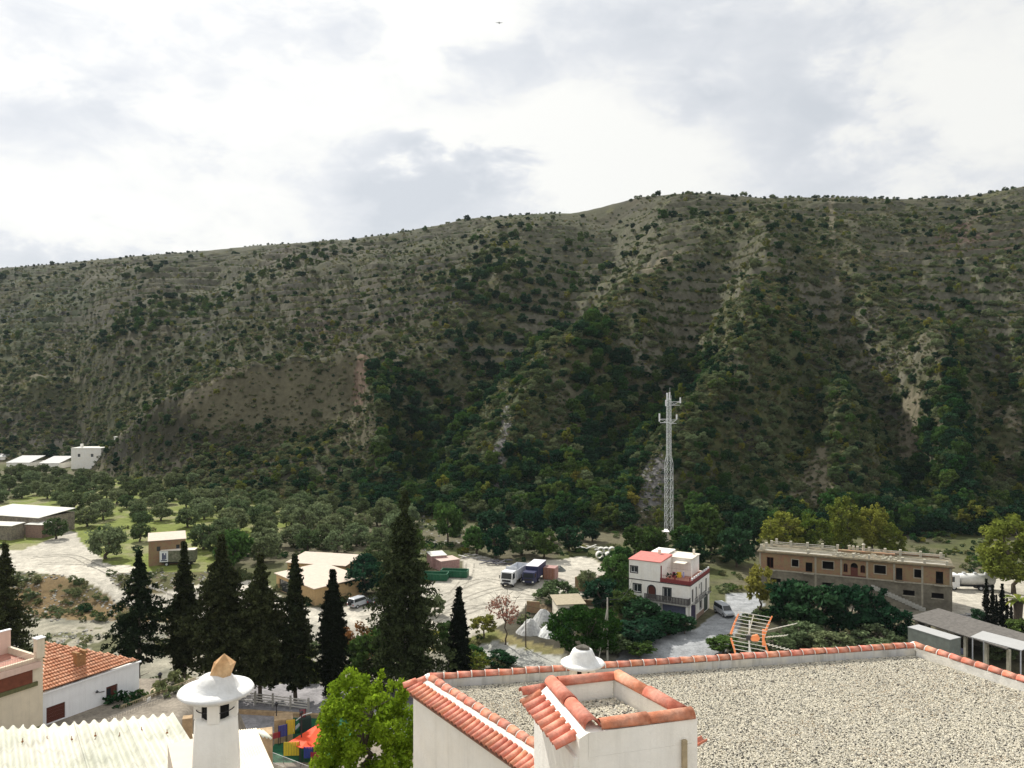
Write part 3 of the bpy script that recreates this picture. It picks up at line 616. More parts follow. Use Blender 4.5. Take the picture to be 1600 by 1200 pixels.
def build_gravel_house():
    h = empty('flat_roofed_house', (0, 0, 0), 0, 'white house with gravel covered flat roof edged in terracotta tiles', 'house')
    zp = CZ-7.4; zg = zp-.35
    A = Vector((-2.10, 20.1)); B = Vector((11.55, 22.55)); dL = Vector((.566, -.825)); dR = Vector((.46, -.888)); nL = Vector((-.825, -.566)); nR = Vector((.888, .46))
    AL = A+dL*13; BR = B+dR*15
    # body and parapets
    b = MB(); o = .45
    P4 = [A+nL*o-Vector((.02, -.02)), AL+nL*o, BR+nR*.12, B+nR*.12+Vector((0, .12))]
    fl = [(p.x, p.y) for p in P4]
    b.hexa([(x, y, 16) for x, y in (fl[1], fl[2], fl[3], fl[0])], [(x, y, zg-.012) for x, y in (fl[1], fl[2], fl[3], fl[0])])
    b.build('wall', WHITE, h)
    grey = mat('shaded_parapet_render', (.50,.50,.50), .9, .12, 3, .2, 30, col2=(.60,.57,.50), stain=.55)  # shade on the far parapet painted in as grey; patches and stains are real
    b = MB(); seg_box(b, A, B, .22, zg-.01, zp-.125); b.build('parapet', grey, h)
    b = MB(); seg_box(b, B+dR*.112, BR, .22, zg-.01, zp-.12); b.build('parapet', WHITE, h)
    b = MB(); seg_box(b, A+dL*.112, AL, .22, zg-.01, zp-.12); b.build('parapet', WHITE, h)
    # sloped mortar band outside the left parapet
    b = MB(); a0, a1 = A+nL*.112, AL+nL*.112; c0, c1 = A+nL*.30, AL+nL*.30
    b.hexa([(*c0, zp-.50), (*c1, zp-.50), (*a1, zp-.50), (*a0, zp-.50)], [(*c0, zp-.20), (*c1, zp-.20), (*a1, zp-.10), (*a0, zp-.10)]); b.build('mortar_band', MORTAR, h)
    # cap tiles
    place_along('cap_tile', CAPT, (*A, zp-.11), (*B, zp-.11), .36, h)
    place_along('cap_tile', CAPT, (*B, zp-.10), (*(B+dR*9), zp-.10), .36, h)
    place_along('cap_tile', CAPT, (*(A+dL*.12), zp-.105), (*(A+dL*6.5), zp-.105), .36, h)
    place_along('cap_tile', CAPT, (*(A+nL*.02), zp-.13), (*(A+Vector((-.62, -.16))), zp-.27), .33, h)
    # mortar joints between cap tiles (raised lips)
    b = MB()
    for (p, q) in ((A, B), (B, B+dR*9), (A+dL*.12, A+dL*6.5)):
        d = q-p; n = round(d.length/.36); u = d.normalized(); w = Vector((-u.y, u.x))
        for i in range(1, n):
            c = p+d*(i/n); k = 8
            for j in range(k):
                a0, a1 = math.pi*j/k, math.pi*(j+1)/k; r = .128
                pts = [(*(c+w*math.cos(t)*r+u*s), zp-.11+math.sin(t)*r) for t in (a0, a1) for s in (-.012, .014)]
                b.add([pts[0], pts[1], pts[3], pts[2]], [(0, 1, 2, 3)])
    jt = b.build('mortar_joint', MORTAR, h)
    b = MB(); b.lathe([(.16, -.14), (.15, 0.0), (.06, .05)], 12, (A.x, A.y, zp-.05)); b.lathe([(.17, -.14), (.16, 0.0), (.08, .05)], 12, (B.x, B.y, zp-.05)); b.build('corner_mortar', WHITE, h, True)
    # eave tiles sticking out over the left wall
    rz = math.atan2(nL.y, nL.x)-math.pi/2
    for i in range(50):
        c = A+dL*(.02+i*.182)+nL*.22
        inst('eave_tile', EAVET, h, (c.x, c.y, zp-.215+random.uniform(-.006, .006)), (R(-17+random.uniform(-2, 2)), R(random.uniform(-4, 4)), rz+R(random.uniform(-2.5, 2.5))))
    b = MB(); a0, a1 = A+nL*.302, AL+nL*.302; c0, c1 = A+nL*.58, AL+nL*.58
    b.hexa([(*c0, zp-.42), (*c1, zp-.42), (*a1, zp-.47), (*a0, zp-.47)], [(*c0, zp-.40), (*c1, zp-.40), (*a1, zp-.285), (*a0, zp-.285)]); b.build('eave_bed', mat('underside_tile', (.30,.17,.12), .9, .3, 8), h)
    # gravel
    gp = [tuple(A+Vector((.12, -.12))), tuple(B+Vector((-.14, -.12))), tuple(B+dR*11+Vector((-.1, 0))), tuple(A+dL*11+Vector((.12, .02)))]
    b = MB(); ring = [A, AL, BR, B]; b.add([(p.x, p.y, zg) for p in ring], [(0, 1, 2, 3)]); b.build('gravel_bed', mat('gravel_bed', (.40,.375,.30), .95, .4, 3, .6, 30, col2=(.30,.275,.215)), h)
    g = flat_gravel('roof_gravel', gp, zg+.006, 225000, h, 'pale loose gravel spread over the flat roof', 3, .011, .026); g.parent = h
    brs = np.random.default_rng(44); bx = brs.uniform(-2, 18, 90000); by = brs.uniform(9, 22.5, 90000); kk = inpoly(bx, by, gp) & (fbm(bx/1.1, by/1.1, 17, 3) > .56); bx, by = bx[kk], by[kk]
    g2 = stuff_instances('brown_gravel', [pebble(30, mat('pebble_brown', (.42,.34,.24), .9, .2, 2, objvar=.3)), pebble(31, PEBM[1])], bx, by, np.full(len(bx), zg+.022), brs.uniform(.010, .022, len(bx)), 'brownish drifts of finer gravel on the flat roof', .75, True); g2.parent = h
    # ---- tiled stair turret in front
    t = empty('roof_turret', (0, 0, 0), 0, 'small white roof turret with fat terracotta cap tiles round a gravel pan', 'roof turret')
    zt = CZ-4.8
    Cq = [Vector((.644, 12.78)), Vector((1.75, 13.06)), Vector((2.58, 11.53)), Vector((1.135, 11.14))]
    c1, c2, c3, c4 = Cq; e = (c4-c1).normalized(); nl = Vector((e.y, -e.x)); 
    if nl.x > 0: nl = -nl
    f = (c3-c4).normalized(); nf = Vector((f.y, -f.x)); g_ = (c3-c2).normalized(); ng = Vector((-g_.y, g_.x)); 
    if ng.x < 0: ng = -ng
    foot = [c1+nl*.30, c4+nl*.30+nf*.09, c4+nl*.02+nf*.12, c3+nf*.12+ng*.10, c2+ng*.10+Vector((0, .1)), c1+Vector((-.1, .1))]
    def ringp(z): return [(p.x, p.y, z) for p in foot]
    b = MB(); b.add(ringp(16)+ringp(zt-.42), [(0,1,7,6),(1,2,8,7),(2,3,9,8),(3,4,10,9),(4,5,11,10),(5,0,6,11),(6,7,8,9,10,11)]); b.build('wall', WHITE, t)
    b = MB()
    def quadwall(p, q, po, qo, z0, z1, z1o=None):
        z1o = z1 if z1o is None else z1o
        b.hexa([(*po, z0), (*qo, z0), (*q, z0), (*p, z0)], [(*po, z1o), (*qo, z1o), (*q, z1), (*p, z1)])
    quadwall(c4+nf*-.09+nl*.10, c3+nf*-.09+ng*.1, c4+nf*.119+nl*.10, c3+nf*.119+ng*.10, zt-.418, zt-.075)
    quadwall(c2-ng*.09, c3-ng*.09+nf*-.091, c2+ng*.10, c3+ng*.10-nf*.091, zt-.418, zt-.055)
    quadwall(c1+Vector((.0, -.09)), c2+Vector((-.09, -.09)), c1+Vector((0, .1)), c2+Vector((-.09, .1)), zt-.418, zt-.055)
    quadwall(c1-nl*.09+e*.09, c4-nl*.09-nf*.092, c1+nl*.10, c4+nl*.10-nf*.092, zt-.418, zt-.075)
    quadwall(c1+nl*.102, c4+nl*.102+nf*.117, c1+nl*.24, c4+nl*.24+nf*.117, zt-.55, zt-.075, zt-.14)
    b.build('parapet', WHITE, t)
    big = cov_tile('turret_cap_tile', .80, .128, .112, n=12)
    def pl(a, q, n, zz, r=1.0):
        d = q-a; L_ = d.length/n
        for i in range(n):
            p = a+d*(i/n); inst('cap_tile', big, t, (p.x, p.y, zz+.004*i), (0, 0, math.atan2(d.y, d.x)-math.pi/2), (r, L_/.80*1.02, r))
    zc = zt-.062
    pl(c4+e*.02, c1-e*.02, 2, zc+.004); pl(c1+Vector((.10, .0)), c2, 1, zc-.006, .92); pl(c2, c3-g_*.12, 2, zc-.003); pl(c3+f*.06, c4+f*.12, 2, zc+.002, .98)
    pl(c1+nl*.12+Vector((0, .02)), c1+nl*.52+Vector((0, .0)), 1, zc-.10, .85)
    rz = math.atan2(nl.y, nl.x)-math.pi/2; n = 8; L_ = (c4-c1).length
    et = cov_tile('turret_eave_tile', .36, .098, .084, n=10)
    for i in range(n):
        c = c1+e*(.10+i*(L_-.08)/(n-1)*.93)+nl*.20
        inst('eave_tile', et, t, (c.x, c.y, zt-.185), (R(-20+random.uniform(-2, 2)), R(random.uniform(-4, 4)), rz+R(random.uniform(-3, 3))))
    b = MB(); b.hexa([(*(c1-nl*.04), zt-.417), (*(c4-nl*.04), zt-.417), (*(c3-ng*.04), zt-.417), (*(c2-ng*.04), zt-.417)], [(*(c1-nl*.04), zt-.37), (*(c4-nl*.04), zt-.37), (*(c3-ng*.04), zt-.37), (*(c2-ng*.04), zt-.37)]); b.build('gravel_pan', mat('gravel_bed', (0,0,0)), t)
    g = flat_gravel('turret_gravel', [tuple(c1+(c3-c1)*.09), tuple(c2+(c4-c2)*.09), tuple(c3+(c1-c3)*.09), tuple(c4+(c2-c4)*.09)], zt-.355, 3200, t, 'loose gravel in the turret pan', 9, .014, .028); g.parent = t
    b = MB(); b.box(-.035, .035, -.03, .02, -1.8, .28); s = b.build('wooden_strip', mat('pale_timber', (.42,.34,.22), .8, .2, 6), t, loc=((c3-f*.13).x+nf.x*.13, (c3-f*.13).y+nf.y*.13, zt-.62), rz=math.atan2(f.y, f.x))
    inst('spout_tile', cov_tile('spout_tile', .30, .075, .065), t, (*(c3+ng*.06-g_*.05), zt-.52), (R(-10), R(180), math.atan2(ng.y, ng.x)-math.pi/2))
build_gravel_house()
def rock_mesh(name, m, sx, sy, sz, seed, sub=2, rough=.25):
    rs = np.random.default_rng(seed); bm = bmesh.new(); bmesh.ops.create_icosphere(bm, subdivisions=sub, radius=1)
    off = rs.normal(size=(7, 3)); off /= np.linalg.norm(off, axis=1)[:, None]; cut = rs.uniform(.55, .85, 7)
    for v in bm.verts:
        p = np.array(v.co)
        for o, c in zip(off, cut):
            d = p@o
            if d > c: p = p-o*(d-c)*.9
        v.co = Vector(p*np.array((sx, sy, sz))*(1+rs.uniform(-rough, rough)*.25))
    me = bpy.data.meshes.new(name); bm.to_mesh(me); bm.free(); me.materials.append(m); return me
def build_chimneys():
    # near chimney, square-ish rounded stack with a broad cement brim and a stone on top
    Y = 8.9; c = P(338, 1076, Y); t = empty('chimney', (c.x, c.y, c.z-1.7), 0, 'white round chimney with a broad cement brim weighed down by an orange stone', 'chimney')
    k = c.z-(c.z-1.7)
    b = MB(); b.lathe([(.30, -1.2), (.275, .3), (.250, 1.0), (.232, 1.36), (.215, 1.40), (.14, 1.40)], 28, (0, 0, 0), wob=.012); b.build('stack', WHITE, t, True)
    b = MB(); b.lathe([(.145, 1.2), (.145, 1.68)], 12); b.build('flue', mat('dark_core', (.012,.012,.012), .95), t)  # solid near-black core behind the flue openings
    b = MB()
    for a in (-78, 12, 100, 190): x, y = rot2(R(a)); b.xf(Matrix()) ; q = MB(); q.box(-.062, .062, -.045, .04, 1.395, 1.645); q.xf(Matrix.Translation((x*.185, y*.185, 0)) @ Matrix.Rotation(R(a)+R(90), 4, 'Z')); b.add(q.v, q.f)
    b.build('post', WHITE, t)
    b = MB(); b.lathe([(.20, 1.60), (.33, 1.625), (.400, 1.668), (.412, 1.692), (.400, 1.708), (.30, 1.715), (.245, 1.735), (.215, 1.79), (.165, 1.845), (.10, 1.87), (.02, 1.875)], 36, wob=.02); b.build('brim', mat('limewash', (.80,.80,.79), .9, .08, 5, .5, 18, col2=(.70,.69,.66), stain=.25), t, True)
    b = MB(); pts = [(.212*math.cos(2*math.pi*i/20), .212*math.sin(2*math.pi*i/20), 1.50+.004*math.sin(i)) for i in range(21)]; b.path(pts, .006, 4); b.build('wire', IRON, t)
    st = inst('stone', rock_mesh('stone', mat('orange_stone', (.62,.36,.17), .95, .25, 9, .7, 25, col2=(.70,.47,.26)), .175, .15, .205, 21, 1, 1.1), None, (c.x+.065, c.y, c.z+.225), (R(8), R(6), .6)); tag(st, 'rough orange stone lying on top of the near chimney brim', 'stone')
    # chimney on the gravel roof
    Y = 16.6; c = P(910, 1035, Y); t = empty('chimney', (c.x, c.y, CZ-7.86), 0, 'low white chimney with hat shaped cap behind the tiled turret', 'chimney'); z = c.z-(CZ-7.86)
    b = MB(); b.box(-.25, .25, -.22, .22, -.3, z-.34); b.build('stack', CREAM, t, bevel=.03)
    b = MB()
    for x, y in ((-.19, -.16), (.19, -.16), (-.19, .16), (.19, .16), (0.03, -.16)): b.box(x-.06, x+.06, y-.06, y+.06, z-.345, z-.04)
    b.build('post', CREAM, t); b = MB(); b.box(-.12, .12, -.1, .1, z-.34, z-.06); b.build('flue', mat('dark_core', (0,0,0)), t)
    b = MB(); b.lathe([(.30, -.06), (.43, -.045), (.465, -.01), (.455, .015), (.36, .025), (.305, .05), (.25, .18), (.205, .27), (.16, .29)], 32, (0, 0, z), wob=.015); b.build('brim', mat('limewash', (0,0,0)), t, True)
    o = inst('stone', rock_mesh('flat_stone', mat('slate_stone', (.13,.12,.10), .95, .3, 12, .8, 25), .18, .15, .075, 8), None, (c.x, c.y, c.z+.31), (0, R(4), 0)); tag(o, 'dark rough stone capping the chimney on the gravel roof', 'stone')
build_chimneys()
def build_antenna():
    base = P(1170, 1015, 22.9); t = empty('television_antenna', (base.x, base.y, base.z-1.2), R(-14), 'orange and silver television antenna with grid reflector behind the roof edge', 'antenna')
    orange = mat('orange_plastic', (.85,.30,.12), .5, .08, 6); alu = mat('aluminium_rod', (.74,.74,.68), .4, .05, 6, metal=.4)
    b = MB(); b.tube((0, 0, -1), (0.02, 0, 2.05), .022, n=8); b.build('mast', GALV, t)
    # grid reflector: two wings bent back, each with rods between orange arms
    for sgn, z0, z1, y1 in ((1, 1.62, 2.30, .30), (-1, 1.50, .86, .30)):
        for sx in (-1, 1):
            x0 = -.50 if sx < 0 else .42; bb = MB(); xx = x0+.06*sx*0
            bb.path([(x0, .0, z0), (x0+.10, -y1*.2, (z0+z1)/2), (x0+.20*(1 if sgn > 0 else .9), -y1, z1)], [.034, .028, .018], 6); bb.build('reflector_arm', orange, t)
        for i in range(7):
            f = i/6; q = MB(); z = z0+(z1-z0)*f; y = -y1*f*.8; sh = .18*f
            q.tube((-.50+sh, y, z+.05), (.44+sh, y-.02, z-.05), .010, n=5); q.build('reflector_rod', alu, t)
        q = MB(); q.tube((-.02, 0, z0), (.12, -y1*.8, z1), .016, n=5); q.build('reflector_spine', alu, t)
    # radiator box and three directors booms fanning away to the right
    q = MB(); q.prism([(0.02, 1.52), (.10, 1.46), (.26, 1.47), (.32, 1.56), (.24, 1.66), (.10, 1.62)], -.04, .04); q.build('radiator', orange, t, bevel=.01)
    q = MB(); q.box(.37, .44, -.03, .03, 1.32, 1.82); q.build('director_bracket', orange, t, bevel=.01)
    for dz, e in ((.36, (1.32, .25, 1.98)), (0.05, (1.05, .12, 1.66)), (-.22, (1.30, .2, 1.18))):
        a = Vector((.40, 0, 1.56+dz*.6)); e = Vector(e); q = MB(); q.tube(a, e, .012, n=5); bo = q.build('boom', alu, t)
        for i in range(8):
            p = a+(e-a)*(.12+i*.12); r = MB(); r.tube(p+Vector((.05, -.16, .075)), p+Vector((-.05, .16, -.075)), .011, n=4); r.build('director_rod', alu, bo)
    q = MB(); q.box(-.07, .05, -.06, .06, 1.48, 1.62); q.build('clamp', IRON, t)
build_antenna()
def corrugated(name, o, du, dv, nu, wave, amp, m, parent, rowsv=6, noise=.004, z=0, th=.008):
    """sheet: o corner, du across (waves), dv down the slope"""
    o, du, dv = Vector(o), Vector(du), Vector(dv); L_ = du.length; seg = nu*8; vs = []; fs = []
    for k, dz in enumerate((0, -th)):
        for j in range(rowsv+1):
            for i in range(seg+1):
                p = o+du*(i/seg)+dv*(j/rowsv); h = amp*math.cos(2*math.pi*i/8)
                vs.append((p.x, p.y, p.z+h+dz+random.uniform(-noise, noise)*.5))
    w = seg+1; t = w*(rowsv+1)
    for j in range(rowsv):
        for i in range(seg): fs += [(j*w+i, j*w+i+1, (j+1)*w+i+1, (j+1)*w+i)[::-1], (t+j*w+i, t+j*w+i+1, t+(j+1)*w+i+1, t+(j+1)*w+i)]
    for i in range(seg): fs += [(i, i+1, t+i+1, t+i), (rowsv*w+i, t+rowsv*w+i, t+rowsv*w+i+1, rowsv*w+i+1)]
    b = MB().add(vs, fs); return b.build(name, m, parent, True)
def build_corrugated():
    zc = CZ-6.45; t = empty('corrugated_roof_shed', (0, 0, 0), 0, 'shed with a cream white corrugated cement sheet roof at lower left', 'shed')
    m = mat('fibre_cement', (.62,.605,.525), .9, .12, 2.5, .15, 40, col2=(.54,.545,.455), stain=.35, objvar=.05)
    d = Vector((.56, -.83, 0)); A = Vector((-10.9, 14.40, zc)); B = Vector((-6.63, 15.34, zc)); E = (B-A); n = 5
    for i in range(n):
        p = A+E*(i/n); w = E/n*1.03
        corrugated('roof_sheet', p+Vector((0, 0, .008*(i % 2)))+d*random.uniform(-.05, .03), w, d*4.2+Vector((0, 0, .12)), 5, .18, .040, m, t)
    for i in range(11):
        p = A+E*((i*3+1.0)/33)+d*(.75+random.uniform(-.05, .35)); q = MB(); q.tube(p+Vector((0, 0, .02)), p+Vector((0, 0, .10)), .007, n=5); q.lathe([(.022, .03), (.022, .045), (.008, .055)], 8, p); q.build('roof_bolt', RUST, t)
    b = MB(); W4 = [A+d*.12+Vector((.1,0,0)), B+d*.10-Vector((.12,0,0)), B+d*4-Vector((.12,0,0)), A+d*4+Vector((.1,0,0))]
    b.hexa([(p.x, p.y, 22) for p in (W4[3], W4[2], W4[1], W4[0])], [(p.x, p.y, zc-.09) for p in (W4[3], W4[2], W4[1], W4[0])]); b.build('wall', CREAM, t)
    # ribbed roof round the foot of the near chimney
    h = empty('ribbed_roof_house', (0, 0, 0), 0, 'small house under a finely ribbed cream roof at the near chimney foot', 'house')
    m2 = mat('cream_ribbed_sheet', (.72,.66,.54), .85, .07, 2, .1, 40, stain=.1)
    a = P(375, 1141, 11.6); c = P(400, 1138, 12.0); q = P(436, 1215, 10.2); r0 = P(300, 1215, 9.9)
    corrugated('roof_sheet', P(300, 1147, 11.4), c-P(300, 1147, 11.4), P(330, 1290, 8.6)-P(300, 1147, 11.4), 26, .06, .007, m2, h, 4, .001)
    b = MB(); a4 = [P(262, 1163, 10.9), P(306, 1153, 11.2), P(330, 1290, 8.8), P(290, 1290, 8.6)]
    b.hexa([(v.x, v.y, v.z-3) for v in (a4[3], a4[2], a4[1], a4[0])], [tuple(v) for v in (a4[3], a4[2], a4[1], a4[0])]); b.build('plaster_slab', mat('pinkish_plaster', (.66,.57,.47), .9, .08, 2, .2, 30), h)
    a4 = [P(306, 1150, 11.3), P(398, 1142, 11.85), P(462, 1290, 8.7), P(330, 1290, 8.5)]
    b = MB(); b.hexa([(v.x, v.y, v.z-4) for v in (a4[3], a4[2], a4[1], a4[0])], [(v.x, v.y, v.z-.03) for v in (a4[3], a4[2], a4[1], a4[0])]); b.build('wall', CREAM, h)
    corrugated('short_roof_sheet', P(394, 1137, 17.2), P(411, 1141, 17.4)-P(394, 1137, 17.2), P(414, 1147, 16.6)-P(400, 1134, 17.5), 3, .06, .02, m, h, 2, .001)
build_corrugated()
# ---------------------------------------------------------------- buildings
class Fr:
    """local frame of a facade: origin left base corner, x along it, y inwards, z up"""
    def __init__(s, x, y, z, ang): s.o = Vector((x, y, z)); s.a = ang
    def xz(s, px, py, off=0.0):      # facade coordinates of an image point on the plane y=off
        d = Vector(((px-800)/F, 1, -(py-600)/F)); n = Vector((-math.sin(s.a), math.cos(s.a), 0)); o = s.o+n*off-Vector((0, 0, CZ))
        t = o.dot(n)/d.dot(n); p = d*t+Vector((0, 0, CZ))-s.o; return p.x*math.cos(s.a)+p.y*math.sin(s.a), p.z
def rectpx(fr, x0, y0, x1, y1):
    a, za = fr.xz((x0+x1)/2, y0); c, zc = fr.xz((x0+x1)/2, y1); l = fr.xz(x0, y0)[0]; r = fr.xz(x1, y0)[0]; return (l, r, zc, za)
def window(parent, r, y=.12, frame=.06, fm=None, pane=True, mull=1, gm=None, name='window'):
    x0, x1, z0, z1 = r; b = MB(); f = frame; e = .003
    b.box(x0+e, x1-e, y, y+.06, z0+e, z0+f).box(x0+e, x1-e, y, y+.06, z1-f, z1-e).box(x0+e, x0+f, y, y+.06, z0+f, z1-f).box(x1-f, x1-e, y, y+.06, z0+f, z1-f)
    for i in range(mull): xm = x0+(x1-x0)*(i+1)/(mull+1); b.box(xm-f*.4, xm+f*.4, y+.004, y+.056, z0+f, z1-f)
    o = b.build(name, fm or PAINTW, parent)
    if pane: MB().box(x0+f*.5, x1-f*.5, y+.025, y+.035, z0+f*.5, z1-f*.5).build('pane', gm or GLASS, o)
    return o
def surround(parent, r, w=.14, m=None, d=.03):
    x0, x1, z0, z1 = r; b = MB(); b.box(x0-w, x0, -d, .02, z0-w, z1+w).box(x1, x1+w, -d, .02, z0-w, z1+w).box(x0, x1, -d, .02, z1, z1+w).box(x0, x1, -d, .02, z0-w, z0)
    return b.build('window_surround', m or DARK, parent)
def rail(parent, a, c, h, m=IRON, step=.13, name='railing', r=.012):
    a, c = Vector(a), Vector(c); b = MB(); d = c-a; n = max(2, int(d.length/step)); up = Vector((0, 0, h))
    b.tube(a+up, c+up, r*1.6, n=4); b.tube(a+up*.08, c+up*.08, r*1.3, n=4)
    for i in range(n+1): p = a+d*i/n; b.tube(p, p+up, r, n=4, cap=False)
    return b.build(name, m, parent)
def back_room(b, w, d, h, t=.25, z0=0): # the three other walls
    b.box(w-t, w, t, d, z0, z0+h); b.box(0, t, t, d, z0, z0+h); b.box(t, w-t, d-t, d, z0, z0+h)
def build_white_house():
    ox, oy = 19.7, 132.5; a = R(-30); W_, D_ = 10.5, 11.0; H1 = 6.3
    h = empty('white_house', (ox, oy, 0), a, 'white three-storey house with red roof terrace and washing line', 'house')
    fr = Fr(ox, oy, 0, a); s = lambda x0, y0, x1, y1: rectpx(fr, 960+x0/8, 855+y0/8, 960+x1/8, 855+y1/8)
    wl = s(240, 462, 330, 556); dr = s(420, 480, 508, 632); wr = s(612, 512, 704, 650); dr = (dr[0], dr[1], 3.32, dr[3]); wr = (wr[0], wr[1], 3.32, wr[3])
    g1 = (3.4, 5.3, .05, 2.6); g2 = (5.8, 9.9, .05, 2.7)
    b = MB(); b.wall(W_, H1, .25, [wl, dr, wr, g1, g2]); b.build('front_wall', WHITE, h)
    # arched door head
    x0, x1, zt = dr[0], dr[1], dr[3]; r = (x1-x0)/2; b = MB(); n = 8
    for sgn in (-1, 1):
        pts = [(x0+r+sgn*r, zt), (x0+r+sgn*r, zt-r)]+[(x0+r+sgn*r*math.cos(R(90*i/n)), zt-r+r*math.sin(R(90*i/n))) for i in range(1, n+1)]
        if sgn > 0: pts = pts[::-1]
        b.prism(pts, .004, .10)
    b.build('arch_head', WHITE, h)
    b = MB(); b.box(x0+.003, x1-.003, .12, .18, dr[2], zt-.003); b.build('arched_door', BROWN, h)
    b = MB(); m_ = 10
    for i in range(m_):
        a0, a1 = R(180*i/m_), R(180*(i+1)/m_); q = [(x0+r+math.cos(t)*k, zt-r+math.sin(t)*k) for t, k in ((a0, r), (a1, r), (a1, r+.16), (a0, r+.16))]; b.prism(q[::-1], -.03, .0)
    b.box(x0-.16, x0, -.03, 0, dr[2], zt-r).box(x1, x1+.16, -.03, 0, dr[2], zt-r); b.build('door_surround', DARK, h)
    for w in (wl, wr): window(h, w, mull=1); surround(h, w, .15)
    # side wall, facing the lane
    b = MB(); q = MB()
    ops = [(.9, 1.9, 3.2, 5.4), (3.0, 3.8, 3.3, 5.4), (4.9, 5.5, 4.6, 5.5), (5.9, 6.7, 3.3, 5.5), (8.6, 9.6, 3.3, 5.6), (.5, 3.3, .02, 2.9), (5.3, 6.5, 1.2, 2.5), (7.7, 10.2, .02, 3.0)]
    q.wall(D_, H1, .25, ops); q.xf(Matrix.Translation((W_, 0.002, 0)) @ Matrix.Rotation(R(90), 4, 'Z')); q.build('side_wall', WHITE, h)
    sd = empty('side_openings', (W_, 0, 0), R(90)); sd.parent = h; sd.name = 'side_fittings'
    for o_ in ops[:5]: window(sd, o_, mull=1, fm=DARK)
    window(sd, ops[6], fm=DARK); surround(sd, ops[6], .1)
    MB().box(.503, 3.297, .12, .17, .02, 2.897).build('garage_door', mat('purple_grey_door', (.055,.045,.09), .6, .1, 3), sd); MB().box(7.703, 10.197, .12, .17, .02, 2.997).build('garage_door', mat('dark_green_door', (.03,.05,.045), .6, .1, 3), sd)
    for x0_, x1_ in ((.6, 2.2), (2.7, 7.0), (8.2, 10.0)):
        MB().box(x0_, x1_, -.62, -.004, 3.08, 3.2).build('balcony_slab', CONC, sd); rail(sd, (x0_, -.6, 3.2), (x1_, -.6, 3.2), .95)
    MB().box(3.4, 7.6, -.06, -.003, 0.0, .75).build('plinth', mat('brick_plinth', (.32,.22,.17), .9, .3, 6), sd)
    b = MB(); b.box(0, .25, .252, D_, 0, H1); b.box(.252, W_-.252, D_-.25, D_, 0, H1); b.build('rear_wall', WHITE, h)
    MB().box(.26, W_-.26, .26, D_-.26, H1-.25, H1-.02).build('terrace_floor', mat('terrace_tile', (.42,.20,.15), .8, .2, 4), h)
    MB().box(.25, W_-.26, .5, .55, .0, 3.2).build('inner_wall', mat('blue_grey_render', (.18,.20,.30), .9, .2, 2), h)
    b = MB(); b.box(-.06, W_+.06, -.07, -.003, H1-.14, H1-.02); b.build('cornice', DARK, h); b = MB(); b.box(W_+.003, W_+.07, -.003, D_, H1-.14, H1-.02); b.build('cornice', DARK, h)
    # top storey on the left and the set-back one behind
    T1 = 5.45; wt = s(205, 240, 286, 312); b = MB(); b.wall(T1, 3.1, .25, [wt], z0=H1); b.build('upper_front_wall', WHITE, h); window(h, wt, mull=1); surround(h, wt, .15)
    b = MB(); b.box(0, .25, .252, 5.8, H1, H1+3.1).box(T1-.25, T1, .252, 5.8, H1, H1+3.1).box(.252, T1-.252, 5.55, 5.8, H1, H1+3.1); b.build('upper_side_wall', WHITE, h)
    b = MB(); z = H1+3.1; b.hexa([(-.12, -.12, z+.004), (T1+.12, -.12, z+.004), (T1+.12, 5.9, z+.004), (-.12, 5.9, z+.004)], [(-.12, -.12, z+.12), (T1+.12, -.12, z+.12), (T1+.12, 5.9, z+.35), (-.12, 5.9, z+.35)]); b.build('red_roof', mat('red_roof_paint', (.55,.19,.165), .85, .15, 2, .1), h)
    b = MB(); b.box(2.9, 8.8, 5.95, 10.6, H1, H1+2.85); b.build('rear_storey', WHITE, h); b = MB(); b.box(2.7, 9.0, 5.85, 10.7, H1+2.86, H1+3.02); b.build('rear_roof', mat('pale_roof', (.70,.64,.55), .9, .1, 3), h)
    b = MB(); b.box(1.5, 4.6, 6.5, 10.5, H1+3.2, H1+3.4); b.build('rear_roof', WHITE, h)
    b = MB(); b.box(3.3, 3.75, 5.0, 5.4, z+.2, z+1.1); b.build('roof_chimney', CREAM, h, bevel=.02); b = MB(); b.box(8.0, 8.35, 9.5, 9.8, H1+3.0, H1+3.9); b.build('roof_chimney', CREAM, h)
    b = MB(); b.box(T1+.9, 5.46+2.9, 3.9, 5.85, H1+2.4, H1+2.5); b.build('canopy', mat('pale_roof', (0,0,0)), h)
    # parapet round the terrace: red-brown with white blocks
    red = mat('oxblood_paint', (.22,.045,.045), .7, .15, 5)
    b = MB(); b.box(T1, W_, -.05, .10, H1+.004, H1+.62); b.box(W_-.10, W_+.05, .102, D_, H1+.004, H1+.62); b.build('parapet', red, h)
    for i in range(9): MB().box(W_-.12, W_+.07, .9+i*1.15, 1.45+i*1.15, H1+.63, H1+.95).build('parapet_block', PAINTW, h)
    for x in (T1+.1, 7.9, W_-.12): MB().box(x, x+.14, -.03, .1, H1+.62, H1+1.25).build('parapet_post', red, h)
    rail(h, (T1, .02, H1+.6), (W_, .02, H1+.6), .55, red, .5)
    MB().box(5.46, 5.62, .2, .35, H1, H1+2.6).build('canopy_post', red, h)
    # balcony along the front
    bm_ = mat('balcony_panel', (.09,.085,.08), .8, .2, 4); b = MB(); b.box(3.1, W_+.1, -1.15, -.004, 3.12, 3.3); b.build('balcony_slab', CONC, h)
    b = MB(); n = 30
    for i in range(n): x = 3.12+(W_-3.04)*i/n; b.box(x, x+.20, -1.14, -1.10, 3.3, 4.3)
    b.box(3.1, W_+.1, -1.16, -1.09, 4.3, 4.38); b.build('balcony_railing', bm_, h); MB().box(W_+.03, W_+.09, -1.1, -.01, 3.3, 4.35).build('balcony_railing', bm_, h)
